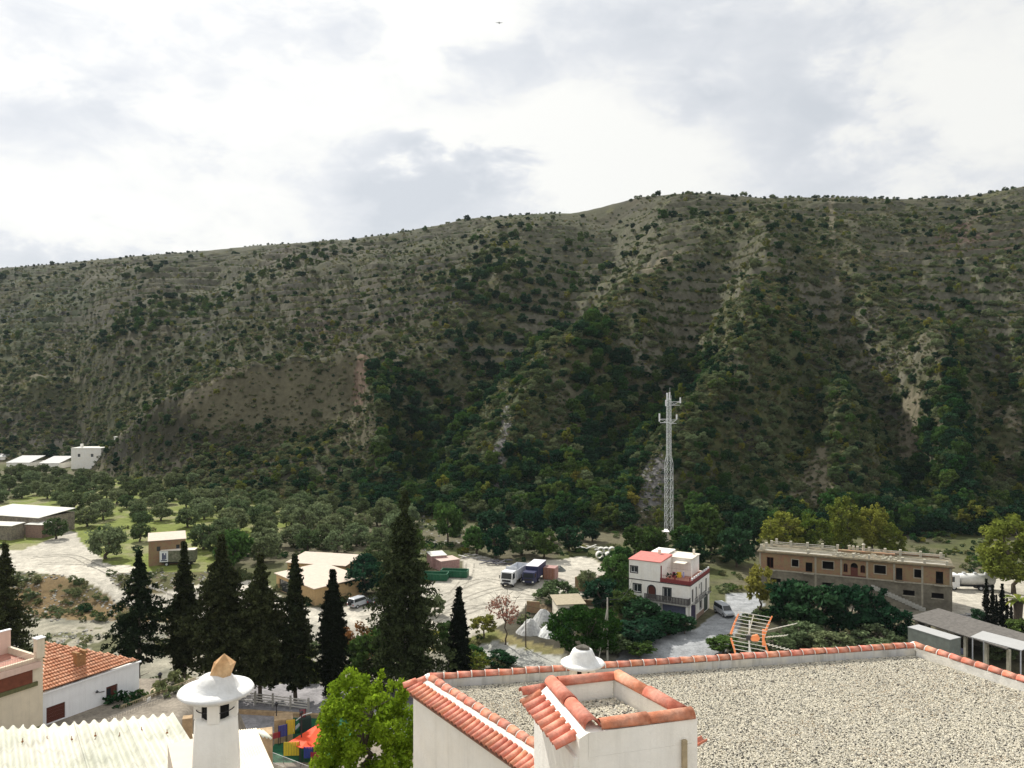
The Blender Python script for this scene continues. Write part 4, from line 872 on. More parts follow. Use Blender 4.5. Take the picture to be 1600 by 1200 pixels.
    for x in (5.5, 10.2): MB().box(x-.12, x+.12, -1.0, -.76, .0, 3.115).build('balcony_pillar', WHITE, h)
    for px, col, nm in ((745, (.28,.02,.08), 'dark red'), (798, (.75,.55,.04), 'yellow'), (818, (.75,.55,.04), 'yellow'), (864, (.35,.38,.62), 'pale blue')):
        x, z = fr.xz(960+px/8, 855+310/8, 3.0); cl = MB(); w = .5 if nm != 'pale blue' else .25; cl.box(x-w/2, x+w/2, 2.99, 3.02, z-.95, z); o = cl.build('laundry', mat('cloth_'+nm.replace(' ', '_'), col, .9, .1, 5), None); o.matrix_world = Matrix.Translation((ox, oy, 0)) @ Matrix.Rotation(a, 4, 'Z')
        tag(o, {'dark red': 'dark red towel hanging on the roof terrace washing line', 'pale blue': 'narrow pale blue cloth at the right end of the washing line', 'yellow': ('yellow cloth left of its twin on the washing line' if px < 810 else 'yellow cloth right of its twin on the washing line')}[nm], 'laundry', 'laundry on the roof terrace')
    ln = MB(); ln.tube((5.6, 3.0, H1+1.75), (W_-.6, 3.0, H1+1.75), .012, n=4); o = ln.build('washing_line', IRON, h)
    MB().box(W_-.7, W_-.6, 2.9, 3.0, H1, H1+2.4).build('line_post', WHITE, h)
    for x, y in ((7.2, 2.2), (6.3, 1.6)):
        t = empty('potted_plant', (ox+x*math.cos(a)-y*math.sin(a), oy+x*math.sin(a)+y*math.cos(a), H1-.02), 0, 'taller potted plant behind the terrace parapet' if x > 7 else 'smaller potted plant by the terrace corner post', 'plant', 'potted plants on the terrace')
        MB().lathe([(.16, 0), (.24, .4)], 10).build('pot', TILE, t); inst('leaves', crown_mesh('pot_leaves', DKGREEN, 1.2, 1.0, .35, 8, 160, .12, 77), t)
build_white_house()
def brickmat():
    m = bpy.data.materials.new('weathered_brick'); m.use_nodes = True; nt = m.node_tree; L = nt.links.new; b = nt.nodes['Principled BSDF']; b.inputs['Roughness'].default_value = .95
    tc = N(nt, 'ShaderNodeTexCoord'); sp = N(nt, 'ShaderNodeSeparateXYZ'); L(tc.outputs['Object'], sp.inputs[0]); cb = N(nt, 'ShaderNodeCombineXYZ'); ad = N(nt, 'ShaderNodeMath', operation='ADD'); L(sp.outputs[0], ad.inputs[0]); L(sp.outputs[1], ad.inputs[1]); L(ad.outputs[0], cb.inputs[0]); L(sp.outputs[2], cb.inputs[1])
    br = N(nt, 'ShaderNodeTexBrick', i_Scale=2.0, i_Mortar_Size=.02); br.inputs['Color1'].default_value = (.33,.15,.075,1); br.inputs['Color2'].default_value = (.22,.13,.08,1); br.inputs['Mortar'].default_value = (.26,.22,.17,1); L(cb.outputs[0], br.inputs[0])
    n = N(nt, 'ShaderNodeTexNoise', i_Scale=.9, i_Detail=9.0, i_Roughness=.75); L(tc.outputs['Object'], n.inputs[0]); cr = N(nt, 'ShaderNodeMapRange', i_From_Min=.44, i_From_Max=.54); L(n.outputs[0], cr.inputs[0])
    mx = N(nt, 'ShaderNodeMix', data_type='RGBA'); L(cr.outputs[0], mx.inputs[0]); L(br.outputs[0], mx.inputs[6]); mx.inputs[7].default_value = (.27,.195,.105,1)
    L(mx.outputs[2], b.inputs['Base Color']); return m
BRICK = brickmat()
def build_ruin():
    a = R(-24.1); ox, oy = 46.1, 146.9; W_, D_, H = 31.6, 7.2, 7.85; zf = 4.55
    h = empty('unfinished_brick_building', (ox, oy, 0), a, 'long unfinished brick building with empty windows and open roof terrace', 'building')
    fr = Fr(ox, oy, 0, a); s = lambda x0, y0, x1, y1: rectpx(fr, 1140+x0/4.444, 820+y0/4.444, 1140+x1/4.444, 820+y1/4.444)
    up = [s(*q) for q in ((258,225,305,300),(432,242,478,290),(528,262,575,335),(645,255,722,308),(790,268,820,330),(840,265,890,355),(908,280,942,335),(1005,282,1085,340),(1155,300,1200,385),(1282,310,1332,368),(1432,325,1483,410))]
    lo = [s(*q) for q in ((285,372,355,400),(470,388,543,418),(643,402,715,430),(1205,455,1285,492),(1402,475,1487,512))]
    up = [(r[0], r[1], max(r[2], zf+.12), r[3]) for r in up]; lo = [(r[0], r[1], r[2], min(r[3], zf-.3)) for r in lo]
    b = MB(); b.wall(W_, H-zf-.35, .3, up, z0=zf+.02, y=0); b.build('upper_wall', BRICK, h)
    gr = mat('rough_grey_render', (.215,.195,.15), .95, .3, 1.2, .4, 15, col2=(.15,.135,.105), stain=.5)
    b = MB(); b.wall(W_, zf-.22+3.4, .3, lo+[(10.2, 12.0, -3.3, -1.0)], z0=-3.4, y=.01); b.build('lower_wall', gr, h)
    band = mat('pale_concrete_band', (.36,.33,.26), .95, .2, 2, .3, 20, stain=.4)
    b = MB(); b.box(-.1, W_+.1, -.12, .33, zf-.21, zf+.015); b.build('floor_slab', band, h)
    b = MB(); b.box(-.3, W_+.3, -.3, D_+.3, H-.32, H-.05); b.build('roof_slab', mat('mossy_roof_slab', (.12,.11,.075), .95, .4, 1, .3, 10, col2=(.20,.17,.12)), h)
    b = MB(); b.box(-.35, W_+.35, -.42, -.31, H-.2, H+.08); b.build('roof_fascia', mat('weathered_fascia', (.27,.22,.14), .95, .3, 2, .3, 12, stain=.5), h)
    b = MB(); b.box(0, .3, .312, D_, -3.4, H-.33).box(W_-.3, W_, .312, D_, -3.4, H-.33).box(.302, W_-.302, D_-.3, D_, -3.4, H-.33); b.build('side_wall', BRICK, h)
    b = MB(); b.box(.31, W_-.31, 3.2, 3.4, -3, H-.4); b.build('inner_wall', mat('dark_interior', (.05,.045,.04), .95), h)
    for px in (212, 597, 775, 955, 1143, 1338, 1535):
        x = fr.xz(1140+px/4.444, 890)[0]; MB().box(x-.16, x+.16, -.05, -.002, zf+.03, H-.34).build('pilaster', band, h)
        if px in (597, 1338): MB().box(x-.16, x+.16, -.045, .008, 0, zf-.23).build('pilaster', band, h)
    fm = mat('brown_frame', (.12,.04,.03), .7, .2, 6)
    for i in (0, 4, 6): window(h, up[i], .1, .10, fm, False, 1)
    r = up[5]; MB().box(r[0]+.003, r[1]-.003, .12, .2, r[2], r[2]+(r[3]-r[2])*.62).build('timber_door', fm, h)
    for i in (4, 5, 6):      # arch heads
        x0, x1, zt = up[i][0], up[i][1], up[i][3]; rr = (x1-x0)/2; b = MB(); n = 6
        for sg in (-1, 1):
            pts = [(x0+rr+sg*rr, zt+.001), (x0+rr+sg*rr, zt-rr)]+[(x0+rr+sg*rr*math.cos(R(90*k/n)), zt-rr+rr*math.sin(R(90*k/n))) for k in range(1, n+1)]
            b.prism(pts[::-1] if sg > 0 else pts, .003, .2)
        b.build('arch_head', BRICK, h)
    MB().box(up[4][0]-.15, up[6][1]+.15, -.06, -.003, zf+.04, zf+.25).build('arch_sill', fm, h)
    for i in (1, 3, 7, 9): r = up[i]; surround(h, r, .12, band, .025)
    for r in lo: MB().box(r[0]-.1, r[1]+.1, -.06, .008, r[2]-.14, r[2]).build('sill', band, h)
    for i in (8, 10, 2, 0): r = up[i]; MB().box(r[0]-.3, r[1]+.3, -.7, -.125, zf-.16, zf-.02).build('balcony_slab', band, h)
    r = up[10]; rail(h, (r[0], -.08, zf+.1), (r[1], -.08, zf+.1), .8); r = up[8]; rail(h, (r[0]-.1, -.5, zf), (r[1]+.2, -.5, zf), .9)
    # roof terrace: posts, rails, rubble
    pm = mat('pale_block', (.50,.47,.38), .95, .2, 3, .3, 20); wt = mat('white_rail', (.50,.47,.40), .8, .1, 3)
    fz = H-.05
    for px in (232, 258, 285, 312): x = fr.xz(1140+px/4.444, 855, 4)[0]; MB().box(x-.22, x+.22, 1+(px-232)/12, 1.45+(px-232)/12, fz, fz+1.0).build('roof_post', pm, h)
    for px in (430, 545, 648, 752, 832, 860, 888, 968, 1078, 1183, 1322, 1462):
        x = fr.xz(1140+px/4.444, 865, 8)[0]; x = min(x, W_-.3); MB().box(x-.22, x+.22, D_-1.1, D_-.66, fz, fz+1.05).build('roof_post', pm, h)
    for px in (545, 752, 860, 968, 1200, 1355, 1510):
        x = min(fr.xz(1140+px/4.444, 875)[0], W_-.3); MB().box(x-.2, x+.2, .0, .4, fz, fz+.85).build('roof_post', pm, h)
    for x0, x1, y in ((1.2, 8.2, .2), (8.6, 13.2, .2), (23.5, 31.0, .2), (1.5, 13, D_-.9), (17, 31, D_-.9)):
        for z in (.32, .62): MB().box(x0, x1, y-.06, y+.06, fz+z, fz+z+.12).build('roof_rail', wt, h)
    MB().box(1.0, 12.6, .6, 1.2, fz+.004, fz+.10).build('roof_screed', wt, h)
    MB().box(23.2, 31, .6, 1.2, fz+.004, fz+.10).build('roof_screed', wt, h)
    MB().box(13.5, 23, D_-2.2, D_-1.2, fz+.004, fz+.35).build('brick_pile', BRICK, h)
    MB().box(21, 30.6, D_-.5, D_-.2, fz+.004, fz+.45).build('brick_parapet', BRICK, h)
    x = fr.xz(1140+930/4.444, 860, 6)[0]; b = MB(); b.lathe([(.26, 0), (.22, 1.35), (.30, 1.4), (.36, 1.47), (.05, 1.8)], 12, (x, 6, fz)); b.build('roof_chimney', pm, h)
    rb = MB(); rr = random.Random(4)
    for i in range(120): x, y = rr.uniform(12.5, 23), rr.uniform(.5, 6); q = rr.uniform(.08, .28); rb.box(x, x+q*1.4, y, y+q, fz+.002, fz+q*.7)
    o = rb.build('rubble', pm, h); o['kind'] = 'stuff'
    # outside stair
    x0, z0 = fr.xz(1140+985/4.444, 820+425/4.444, -1.0); x1, z1 = fr.xz(1140+1362/4.444, 820+612/4.444, -1.0); b = MB(); n = 16; wh = mat('pale_stair', (.40,.39,.35), .9, .15, 3, stain=.3)
    z1 = max(z1, .2)
    for i in range(n): xa = x0+(x1-x0)*i/n; xb = x0+(x1-x0)*(i+1)/n; zz = z0+(z1-z0)*i/n; MB().box(xa, xb-.003, -1.35, -.005, zz-.55, zz).build('stair_step', wh, h)
    b = MB(); b.prism([(x0, z0-.56), (x0, -.4), (x1, -.4), (x1, z1-.5)][::-1], -1.25, -1.05); b.build('stair_wall', gr, h)
    # retaining base below the yard
    b = MB(); b.box(8, W_+6, -6.2, -.2, -3.6, .05); b.build('retaining_base', gr, h)
    b = MB(); b.box(13.2, 21.5, -6.26, -6.203, -3.3, -.6); b.build('opening_shade_panel', mat('dark_interior', (.05,.045,.04)), h)  # near-black panel on the solid base, painting the shade inside an opening
build_ruin()
def simple_house(name, label, cat, x, y, z, ang, w, d, h, m, roof_m, ops=(), rise=.3, over=.2, side_ops=(), flat=False, roofname='roof', foot=.5):
    t = empty(name, (x, y, z), ang, label, cat)
    b = MB(); b.wall(w, h+foot, .22, list(ops), z0=-foot); b.build('front_wall', m, t)
    q = MB(); q.wall(d-.222, h+foot, .22, [(o[0], o[1], o[2], o[3]) for o in side_ops], z0=-foot); q.xf(Matrix.Translation((w, .222, 0)) @ Matrix.Rotation(R(90), 4, 'Z')); q.build('side_wall', m, t)
    b = MB(); b.box(0, .22, .222, d, -foot, h).box(.222, w-.222, d-.22, d, -foot, h); b.build('rear_wall', m, t)
    b = MB(); o = over; b.hexa([(-o, -o, h+.004), (w+o, -o, h+.004), (w+o, d+o, h+rise+.004), (-o, d+o, h+rise+.004)], [(-o, -o, h+.12), (w+o, -o, h+.12), (w+o, d+o, h+rise+.12), (-o, d+o, h+rise+.12)]); b.build(roofname, roof_m, t)
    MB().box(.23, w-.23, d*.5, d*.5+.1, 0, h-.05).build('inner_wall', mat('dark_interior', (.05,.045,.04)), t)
    return t
BUFF = mat('buff_sheet_roof', (.56,.47,.39), .85, .08, 1.2, .1, 20, stain=.15); OCHRE = mat('ochre_render', (.50,.34,.17), .9, .15, 1.5, .3, 20, stain=.2)
def corner_house(name, label, cat, pxl, pyl, pxr, pyr, d, h, m, roof_m, ops=(), side_ops=(), rise=.3, over=.2, z=0.0, **k):
    a, c = G(pxl, pyl, z), G(pxr, pyr, z); v = c-a; return simple_house(name, label, cat, a.x, a.y, z, math.atan2(v.y, v.x), v.length, d, h, m, roof_m, ops, rise, over, side_ops, **k)
# cream warehouse, two parts
t = corner_house('warehouse', 'front cream warehouse with low pale roof and ochre end wall', 'warehouse', 432, 920, 492, 946, 9.5, 2.9, OCHRE, BUFF, [(1.2, 5.5, 0, 2.2)], [(3.4, 4.2, 1.1, 2.1)], rise=.5, over=.35); window(t, (1.2, 5.5, 0, 2.2), mull=3, fm=DARK)
t = corner_house('warehouse', 'rear ochre warehouse with a pale roof and one small dark window', 'warehouse', 449, 899, 539, 905, 7.5, 2.6, OCHRE, BUFF, [(4.8, 5.7, .9, 1.9)], [(2, 3.2, 0, 2.0)], rise=.55, over=.3); window(t, (4.8, 5.7, .9, 1.9), fm=DARK)
# brick shed and the truck body parked beside it
t = corner_house('brick_shed', 'orange brick shed with two tiny square windows among olive trees', 'shed', 232, 886, 290, 881, 7, 5.4, BRICK, BUFF, [(1.6, 2.3, 3.2, 4.2), (5.4, 6.1, 3.3, 4.3)], (), rise=.5, over=.15)
for r in ((1.6, 2.3, 3.2, 4.2), (5.4, 6.1, 3.3, 4.3)): window(t, r, fm=DARK, mull=0)
# small cream garage
t = corner_house('garage', 'small cream garage with dark green door beside the gravel heaps', 'garage', 872, 969, 912, 967, 4.6, 2.5, CREAM, mat('old_roof_slab', (.36,.31,.22), .95, .2, 3, .3), [(1.2, 3.7, 0, 1.9)], (), rise=.3, over=.35); MB().box(1.203, 3.697, .1, .15, 0, 1.897).build('garage_door', mat('dark_green_door', (0,0,0)), t)
# stone farm sheds at the left edge
STONE = mat('rubble_stone', (.27,.235,.18), .95, .4, 3, .8, 6, col2=(.18,.155,.125)); PALE_R = mat('pale_cement_sheet', (.62,.61,.56), .9, .08, 1.5, stain=.25)
t = corner_house('stone_barn', 'long stone barn with pale sheet roof at the left edge', 'barn', -40, 830, 60, 838, 11, 4.6, STONE, PALE_R, [(9, 9.8, .8, 1.9)], rise=.9)
t = corner_house('lean_to', 'reddish lean-to with a narrow pale roof right of the stone barn', 'shed', 40, 840, 66, 841, 4, 3.3, mat('pinkish_block', (.30,.20,.16), .95, .3, 3, .4), PALE_R, rise=.2)
t = corner_house('stone_lean_to', 'low stone lean-to in front of the stone barn', 'shed', -30, 843, 18, 845, 4, 3.6, STONE, PALE_R, rise=.2)
# far farmhouse and greenhouses
t = corner_house('farmhouse', 'far white flat roofed farmhouse below the left hillside', 'house', 111, 733, 158, 733, 9, 9.5, WHITE, PALE_R, [(3, 4.2, 5.5, 7), (9, 10.2, 5.5, 7)], rise=.1); window(t, (3, 4.2, 5.5, 7)); window(t, (9, 10.2, 5.5, 7)); MB().box(2, 3, 4, 5, 9.7, 11.2).build('roof_chimney', WHITE, t)
c = hill_pts([178], [699]); simple_house('farm_annex', 'tiny far white building on the slope right of the farmhouse', 'house', float(c[0][0]), float(c[1][0]), float(c[2][0]), 0, 5, 5, 3.0, WHITE, PALE_R, foot=3)
for i, (x0, y0, x1) in enumerate(((10, 732, 46), (61, 733, 92), (-30, 722, 8))):
    corner_house('greenhouse', ['low white roofed greenhouse at the left end of the pair', 'low white roofed greenhouse next to the farmhouse', 'white roofed greenhouse cut by the left picture edge'][i], 'greenhouse', x0, y0, x1, y0, 12, 2.6, WHITE, mat('white_sheet', (.40,.40,.395), .7, .06, 1), rise=2.2)
# pink sheds by the skips
t = corner_house('pink_shed', 'taller pinkish shed behind the green skips', 'shed', 674, 889, 698, 887, 4, 2.6, mat('pink_render', (.40,.24,.22), .9, .25, 2, .2, stain=.3), PALE_R, rise=.15, over=.08)
t = corner_house('pink_shed', 'lower pinkish shed right of the taller one behind the skips', 'shed', 689, 893, 718, 889, 3.5, 2.0, mat('pink_render', (0,0,0)), mat('pink_roof', (.55,.42,.37), .9, .15, 2), rise=.1, over=.08)
# tower cabin, brick remains by the house
t = corner_house('equipment_cabin', 'small cream cabin at the foot of the lattice tower', 'cabin', 1030, 848, 1045, 848, 3, 2.6, CREAM, WHITE, [(.4, 1.0, 0, 1.9)], rise=.05)
# riverside sheds on the right
def build_riverside_sheds():
    A = Vector((61.0, 121.0)); Bq = Vector((67.2, 106.5)); v = Bq-A; a = math.atan2(v.y, v.x); t = empty('open_sheds', (A.x, A.y, -1.2), a, 'row of dark open-fronted sheds with a sloping grey roof beside the river', 'shed')
    Lw = v.length; rf = mat('grey_sheet_roof', (.13,.12,.11), .9, .3, 2, .3, 20, stain=.4)
    n = 5
    for i in range(n+1): x = Lw*i/n; MB().box(x-.2, x+.2, -.2, .2, -1.5, 4.2).build('pillar', mat('pale_block', (0,0,0)), t)
    b = MB(); b.box(-.2, Lw+.2, 6, 6.2, -1.5, 4.8); b.build('rear_wall', mat('rough_grey_render', (0,0,0)), t)
    MB().box(.22, Lw/n-.22, 1.0, 1.1, -1.5, 4.2).build('infill_wall', mat('rough_grey_render', (0,0,0)), t); MB().box(Lw*2/n+.3, Lw*2/n+1.5, -.1, -.02, 0, 2.0).build('white_panel', PAINTW, t)
    MB().box(Lw*2/n+.22, Lw*3/n-.22, .3, .4, -1.5, 2.1).build('infill_wall', mat('blue_grey_render', (0,0,0)), t)
    for i in range(n):
        b = MB(); x0, x1 = Lw*i/n+.01, Lw*(i+1)/n-.01; b.hexa([(x0, -.5, 4.21), (x1, -.5, 4.21), (x1, 6.4, 4.8), (x0, 6.4, 4.8)], [(x0, -.5, 4.35), (x1, -.5, 4.35), (x1, 6.4, 4.94), (x0, 6.4, 4.94)]); b.build('roof_sheet', rf, t)
    c = P(1565, 1003, 104); t = empty('carport', (c.x, c.y, hz(c.x, c.y)), R(-58), 'white roofed carport standing below the open sheds', 'carport'); h = c.z-hz(c.x, c.y)
    MB().hexa([(-3.2, -1.6, h), (3.2, -1.6, h), (3.2, 1.6, h+.25), (-3.2, 1.6, h+.25)], [(-3.2, -1.6, h+.1), (3.2, -1.6, h+.1), (3.2, 1.6, h+.35), (-3.2, 1.6, h+.35)]).build('roof', mat('white_sheet', (0,0,0)), t)
    for x in (-3, 3):
        for y in (-1.4, 1.4): MB().box(x-.06, x+.06, y-.06, y+.06, -.5, h+(0 if y < 0 else .2)).build('post', GALV, t)
build_riverside_sheds()
def build_left_houses():
    # white house with the tiled roof
    A = Vector((-36.5, 61.0, 14.9)); B = Vector((-32.3, 68.2, 14.9)); Cc = Vector((-39.2, 66.5, 17.0)); v = B-A; a = math.atan2(v.y, v.x)
    t = empty('tiled_house', (A.x, A.y, 11.6), a, 'white village house with an orange tiled roof and brown shutter', 'house'); fr = Fr(A.x, A.y, 11.6, a); W_ = v.length
    s = lambda x0, y0, x1, y1: rectpx(fr, x0/4, 900+y0/4, x1/4, 900+y1/4)
    w1 = s(290, 805, 408, 905); x0, _ = fr.xz(166, 1090); x1, _ = fr.xz(184, 1090); zt = fr.xz(175, 1071)[1]
    dr = (x0, x1, max(.05, zt-2.3), zt)
    b = MB(); b.wall(W_, 3.2+3, .25, [w1, dr], z0=-3); b.build('front_wall', mat('white_limewash', (.80,.81,.83), .9, .05, 1, .15, 30, stain=.12), t)
    sh = MB(); nsl = 9
    for i in range(nsl): z = w1[2]+(w1[3]-w1[2])*i/nsl; sh.box(w1[0]+.004, w1[1]-.004, .07, .09+.01*(i % 2), z+.01, z+(w1[3]-w1[2])/nsl)
    sh.build('shutter', BROWN, t); MB().box(dr[0]+.004, dr[1]-.004, .12, .17, dr[2], dr[3]-.004).build('door', BROWN, t)
    MB().box(dr[0]+.12, (dr[0]+dr[1])/2-.05, .10, .118, dr[2]+1.0, dr[3]-.2).build('door_pane', GLASS, t)
    b = MB(); b.hexa([(0, .252, -3), (W_, .252, -3), (W_-.5, 4.6, -3), (-.3, 7, -3)][:4], [(0, .252, 3.1), (W_, .252, 3.1), (W_-.6, 1.0, 3.1), (-.3, 5.5, 4.6)]); b.build('rear_block', WHITE, t)
    MB().box(-.02, W_+.12, -.16, .02, 3.2, 3.3).build('verge', PAINTW, t)
    # tiled roof surface: stepped courses of barrel tiles over the triangle A B C
    M4 = Matrix.Translation((A.x, A.y, 11.6)) @ Matrix.Rotation(a, 4, 'Z'); Mi = M4.inverted(); la, lb, lc = Mi @ (A+Vector((0,0,.1))), Mi @ (B+Vector((0,0,.1))), Mi @ (Cc+Vector((0,0,.1)))
    ex = (lb-la).normalized(); up = (lc-la)-ex*(lc-la).dot(ex); H = up.length; ey = up.normalized(); nz = ex.cross(ey); nr = 14; ch = H/nr; pit = .23
    rm = mat('weathered_roof_tile', (.50,.23,.13), .85, .35, 4, .3, 40, col2=(.60,.33,.21)); k = 0
    kx = (lc-la).dot(ex)
    for r_ in range(nr):
        y0, y1 = r_*ch, (r_+1)*ch+.08; xl = kx*(r_/nr); xr = W_+(kx-W_)*((r_+.5)/nr); n = int((xr-xl)/pit)
        b = MB()
        for i in range(n):
            xc = xl+(i+.5)*pit+random.uniform(-.01, .01); rr0, rr1 = .112, .095; seg = 4; vs = []
            for (yy, rr, lift) in ((y0, rr0, .085+random.uniform(-.01, .012)), (y1, rr1, .0)):
                for j in range(seg+1): th = math.pi*j/seg; p = la+ex*(xc-rr*math.cos(th))+ey*yy+nz*(rr*math.sin(th)*.9+lift); vs.append(p)
            w = seg+1; b.add(vs, [(j, j+1, w+j+1, w+j) for j in range(seg)]+[tuple(range(w))[::-1]])
        o = b.build('tile_course', rm, t)
    b = MB(); b.add([la, lb, lc], [(0, 1, 2)]); b.build('roof_deck', mat('roof_valley', (.20,.09,.05), .95, .3, 5), t)
    cx, cz = fr.xz(123, 1062, 1.6); b = MB(); b.box(cx-.38, cx+.38, 1.2, 1.75, 3.2, 4.95); ch_ = b.build('roof_chimney', mat('brick_chimney', (.30,.16,.07), .9, .3, 8, .3), t); b = MB(); b.box(cx-.46, cx-.2, 1.1, 1.85, 4.96, 5.2).box(cx+.2, cx+.46, 1.1, 1.85, 4.96, 5.2); b.build('cap_brick', mat('brick_chimney', (0,0,0)), ch_)
    lx, lz = fr.xz(163, 1080); b = MB(); b.path([(lx, -.01, lz), (lx-.5, -.15, lz+.1), (lx-.75, -.2, lz+.3)], .03, 5); lo = b.build('wall_lamp', IRON, t); b = MB(); b.lathe([(.13, -.12), (.05, .05)], 8, (lx-.75, -.2, lz+.3)); b.build('lamp_shade', IRON, lo)
    # terrace in front, with railing, plants, table
    rail(t, (5.2, -2.2, -.02), (W_+4, -2.2, -.02), 1.0, mat('cane_screen', (.36,.30,.18), .9, .2, 4), .16, 'cane_screen', .03); tr = MB(); tr.box(-1, W_+7.5, -3.6, -.003, -4, -.02); tb = tr.build('terrace', CONC, t)
    rail(t, (-1, -3.5, -.02), (W_+3, -3.5, -.02), 1.0, DARK, .14)
    # cream building at the left edge (same street wall)
    h2 = empty('cream_house', (A.x, A.y, 11.6), a, 'cream house with terrace parapet and small balcony at the left edge', 'house'); H2 = 7.2; cr = mat('warm_cream_render', (.70,.62,.48), .9, .07, 1.2, .15, 30, stain=.15); pk = mat('pale_pink_render', (.68,.50,.42), .9, .08, 1.5, stain=.15)
    b = MB(); b.wall(9, 6.3+3, .25, [(-3.2, -2.2, -.3, 1.6)], y=-.35, x0=-9.05, z0=-3); b.build('front_wall', cr, h2)
    b = MB(); b.box(-.28, -.05, -.098, 8, -3, 6.3); b.build('side_wall', cr, h2)
    z = 6.3; MB().box(-9.05, -.30, -.098, 8.2, z-.62, z-.5).build('terrace_floor', mat('terrace_tile', (0,0,0)), h2)
    b = MB(); b.box(-9.05, -.9, -.5, -.352, z-1.75, z-.75); b.build('recess_panel', mat('brown_panel', (.17,.055,.03), .8, .25, 3), h2); MB().box(-9.05, -.3, -.62, -.352, z-.72, z-.3).build('cornice', pk, h2); MB().box(-9.05, -.5, -.50, -.352, z-2.1, z-1.78).build('mossy_ledge', mat('mossy_ledge', (.13,.13,.06), .95, .3, 4), h2)
    rail(h2, (-9, -.45, z-.28), (-.4, -.45, z-.28), .75, pk, .12)
    MB().box(-.62, -.06, -.62, -.1, 6.31, 7.75).build('corner_pillar', cr, h2); MB().box(-.7, 0.0, -.7, -.02, 7.76, 7.84).build('pillar_cap', PAINTW, h2)
    b = MB(); b.box(-9.05, -.06, 4.2, 4.4, z-.5, z+1.3); b.build('rear_parapet', pk, h2); MB().box(-9.1, -.02, 4.15, 4.45, z+1.303, z+1.38).build('coping', PAINTW, h2)
    MB().box(-9, -3.1, -1.35, -.354, .5, .7).build('balcony_slab', CONC, h2); rail(h2, (-9, -1.3, .7), (-3.15, -1.3, .7), 1.0, DARK, .12); rail(h2, (-3.15, -1.3, .7), (-3.15, -.4, .7), 1.0, DARK, .12)
    MB().box(-5.5, -4.0, -.40, -.352, .7, 2.3).build('balcony_door', BROWN, h2)
    MB().box(-3.1, -.06, -.62, -.352, .75, 1.0).build('mossy_ledge', mat('mossy_ledge', (0,0,0)), h2)
build_left_houses()
# ---------------------------------------------------------------- lattice tower
def build_tower():
    Y = 204; b0 = G(1045, 832) ; x0 = (1045-800)/F*Y; t = empty('lattice_tower', (x0, Y, 0), R(12), 'tall pale steel lattice mast with panel antennas above the trees', 'tower')
    H = 36.6; sec = [(0, .86), (18.5, .82), (20.5, .47), (36.0, .45)]
    def hw(z):
        for (za, wa), (zb, wb) in zip(sec[:-1], sec[1:]):
            if z <= zb: return wa+(wb-wa)*(z-za)/(zb-za)
        return .5
    pale = mat('pale_steel', (.70,.72,.72), .6, .08, 2); cs = ((-1,-1),(1,-1),(1,1),(-1,1))
    for sx, sy in cs:
        b = MB(); b.path([(sx*w, sy*w, z) for z, w in sec], .052, 5); b.build('tower_leg', pale, t)
    zs = [0]
    while zs[-1] < 35.2: zs.append(zs[-1]+(2.4 if zs[-1] < 18.5 else 1.6))
    for k in range(len(zs)-1):
        z0, z1 = zs[k], min(zs[k+1], 36.0); w0, w1 = hw(z0), hw(z1); b = MB()
        for i in range(4):
            a, c = cs[i], cs[(i+1) % 4]; b.tube((a[0]*w0, a[1]*w0, z0), (c[0]*w1, c[1]*w1, z1), .032, n=4); b.tube((c[0]*w0, c[1]*w0, z0), (a[0]*w1, a[1]*w1, z1), .032, n=4); b.tube((a[0]*w1, a[1]*w1, z1), (c[0]*w1, c[1]*w1, z1), .03, n=4)
        b.build('cross_brace', pale, t)
    def panel(x, z, h=1.7, y=-.3): b = MB(); b.box(x-.2, x+.2, y-.08, y+.08, z, z+h); b.build('panel_antenna', PAINTW, t, bevel=.03)
    def arm(x, z, sgn): b = MB(); b.tube((0, -.3, z), (x, -.3, z), .07, n=5); b.tube((0, -.3, z-.9), (x, -.3, z-.9), .07, n=5); b.tube((sgn*.6, -.3, z-.9), (x, -.3, z), .05, n=4); b.tube((sgn*.5, -.3, z), (x*.6, -.3, z-.9), .05, n=4); b.build('antenna_arm', pale, t)
    arm(3.0, 34.3, 1); arm(-2.6, 29.8, -1); arm(2.0, 29.6, 1); panel(3.05, 33.9, 1.5); panel(-2.7, 29.2, 2.1); panel(2.05, 29.7, 1.3); panel(-.6, 34.6, 2.0); panel(-.05, 34.8, 2.0, -.6); panel(-.9, 33.2, 1.6)
    b = MB(); b.tube((.3, 0, 36), (.3, 0, 38), .03, n=4); b.build('lightning_rod', pale, t)
build_tower()
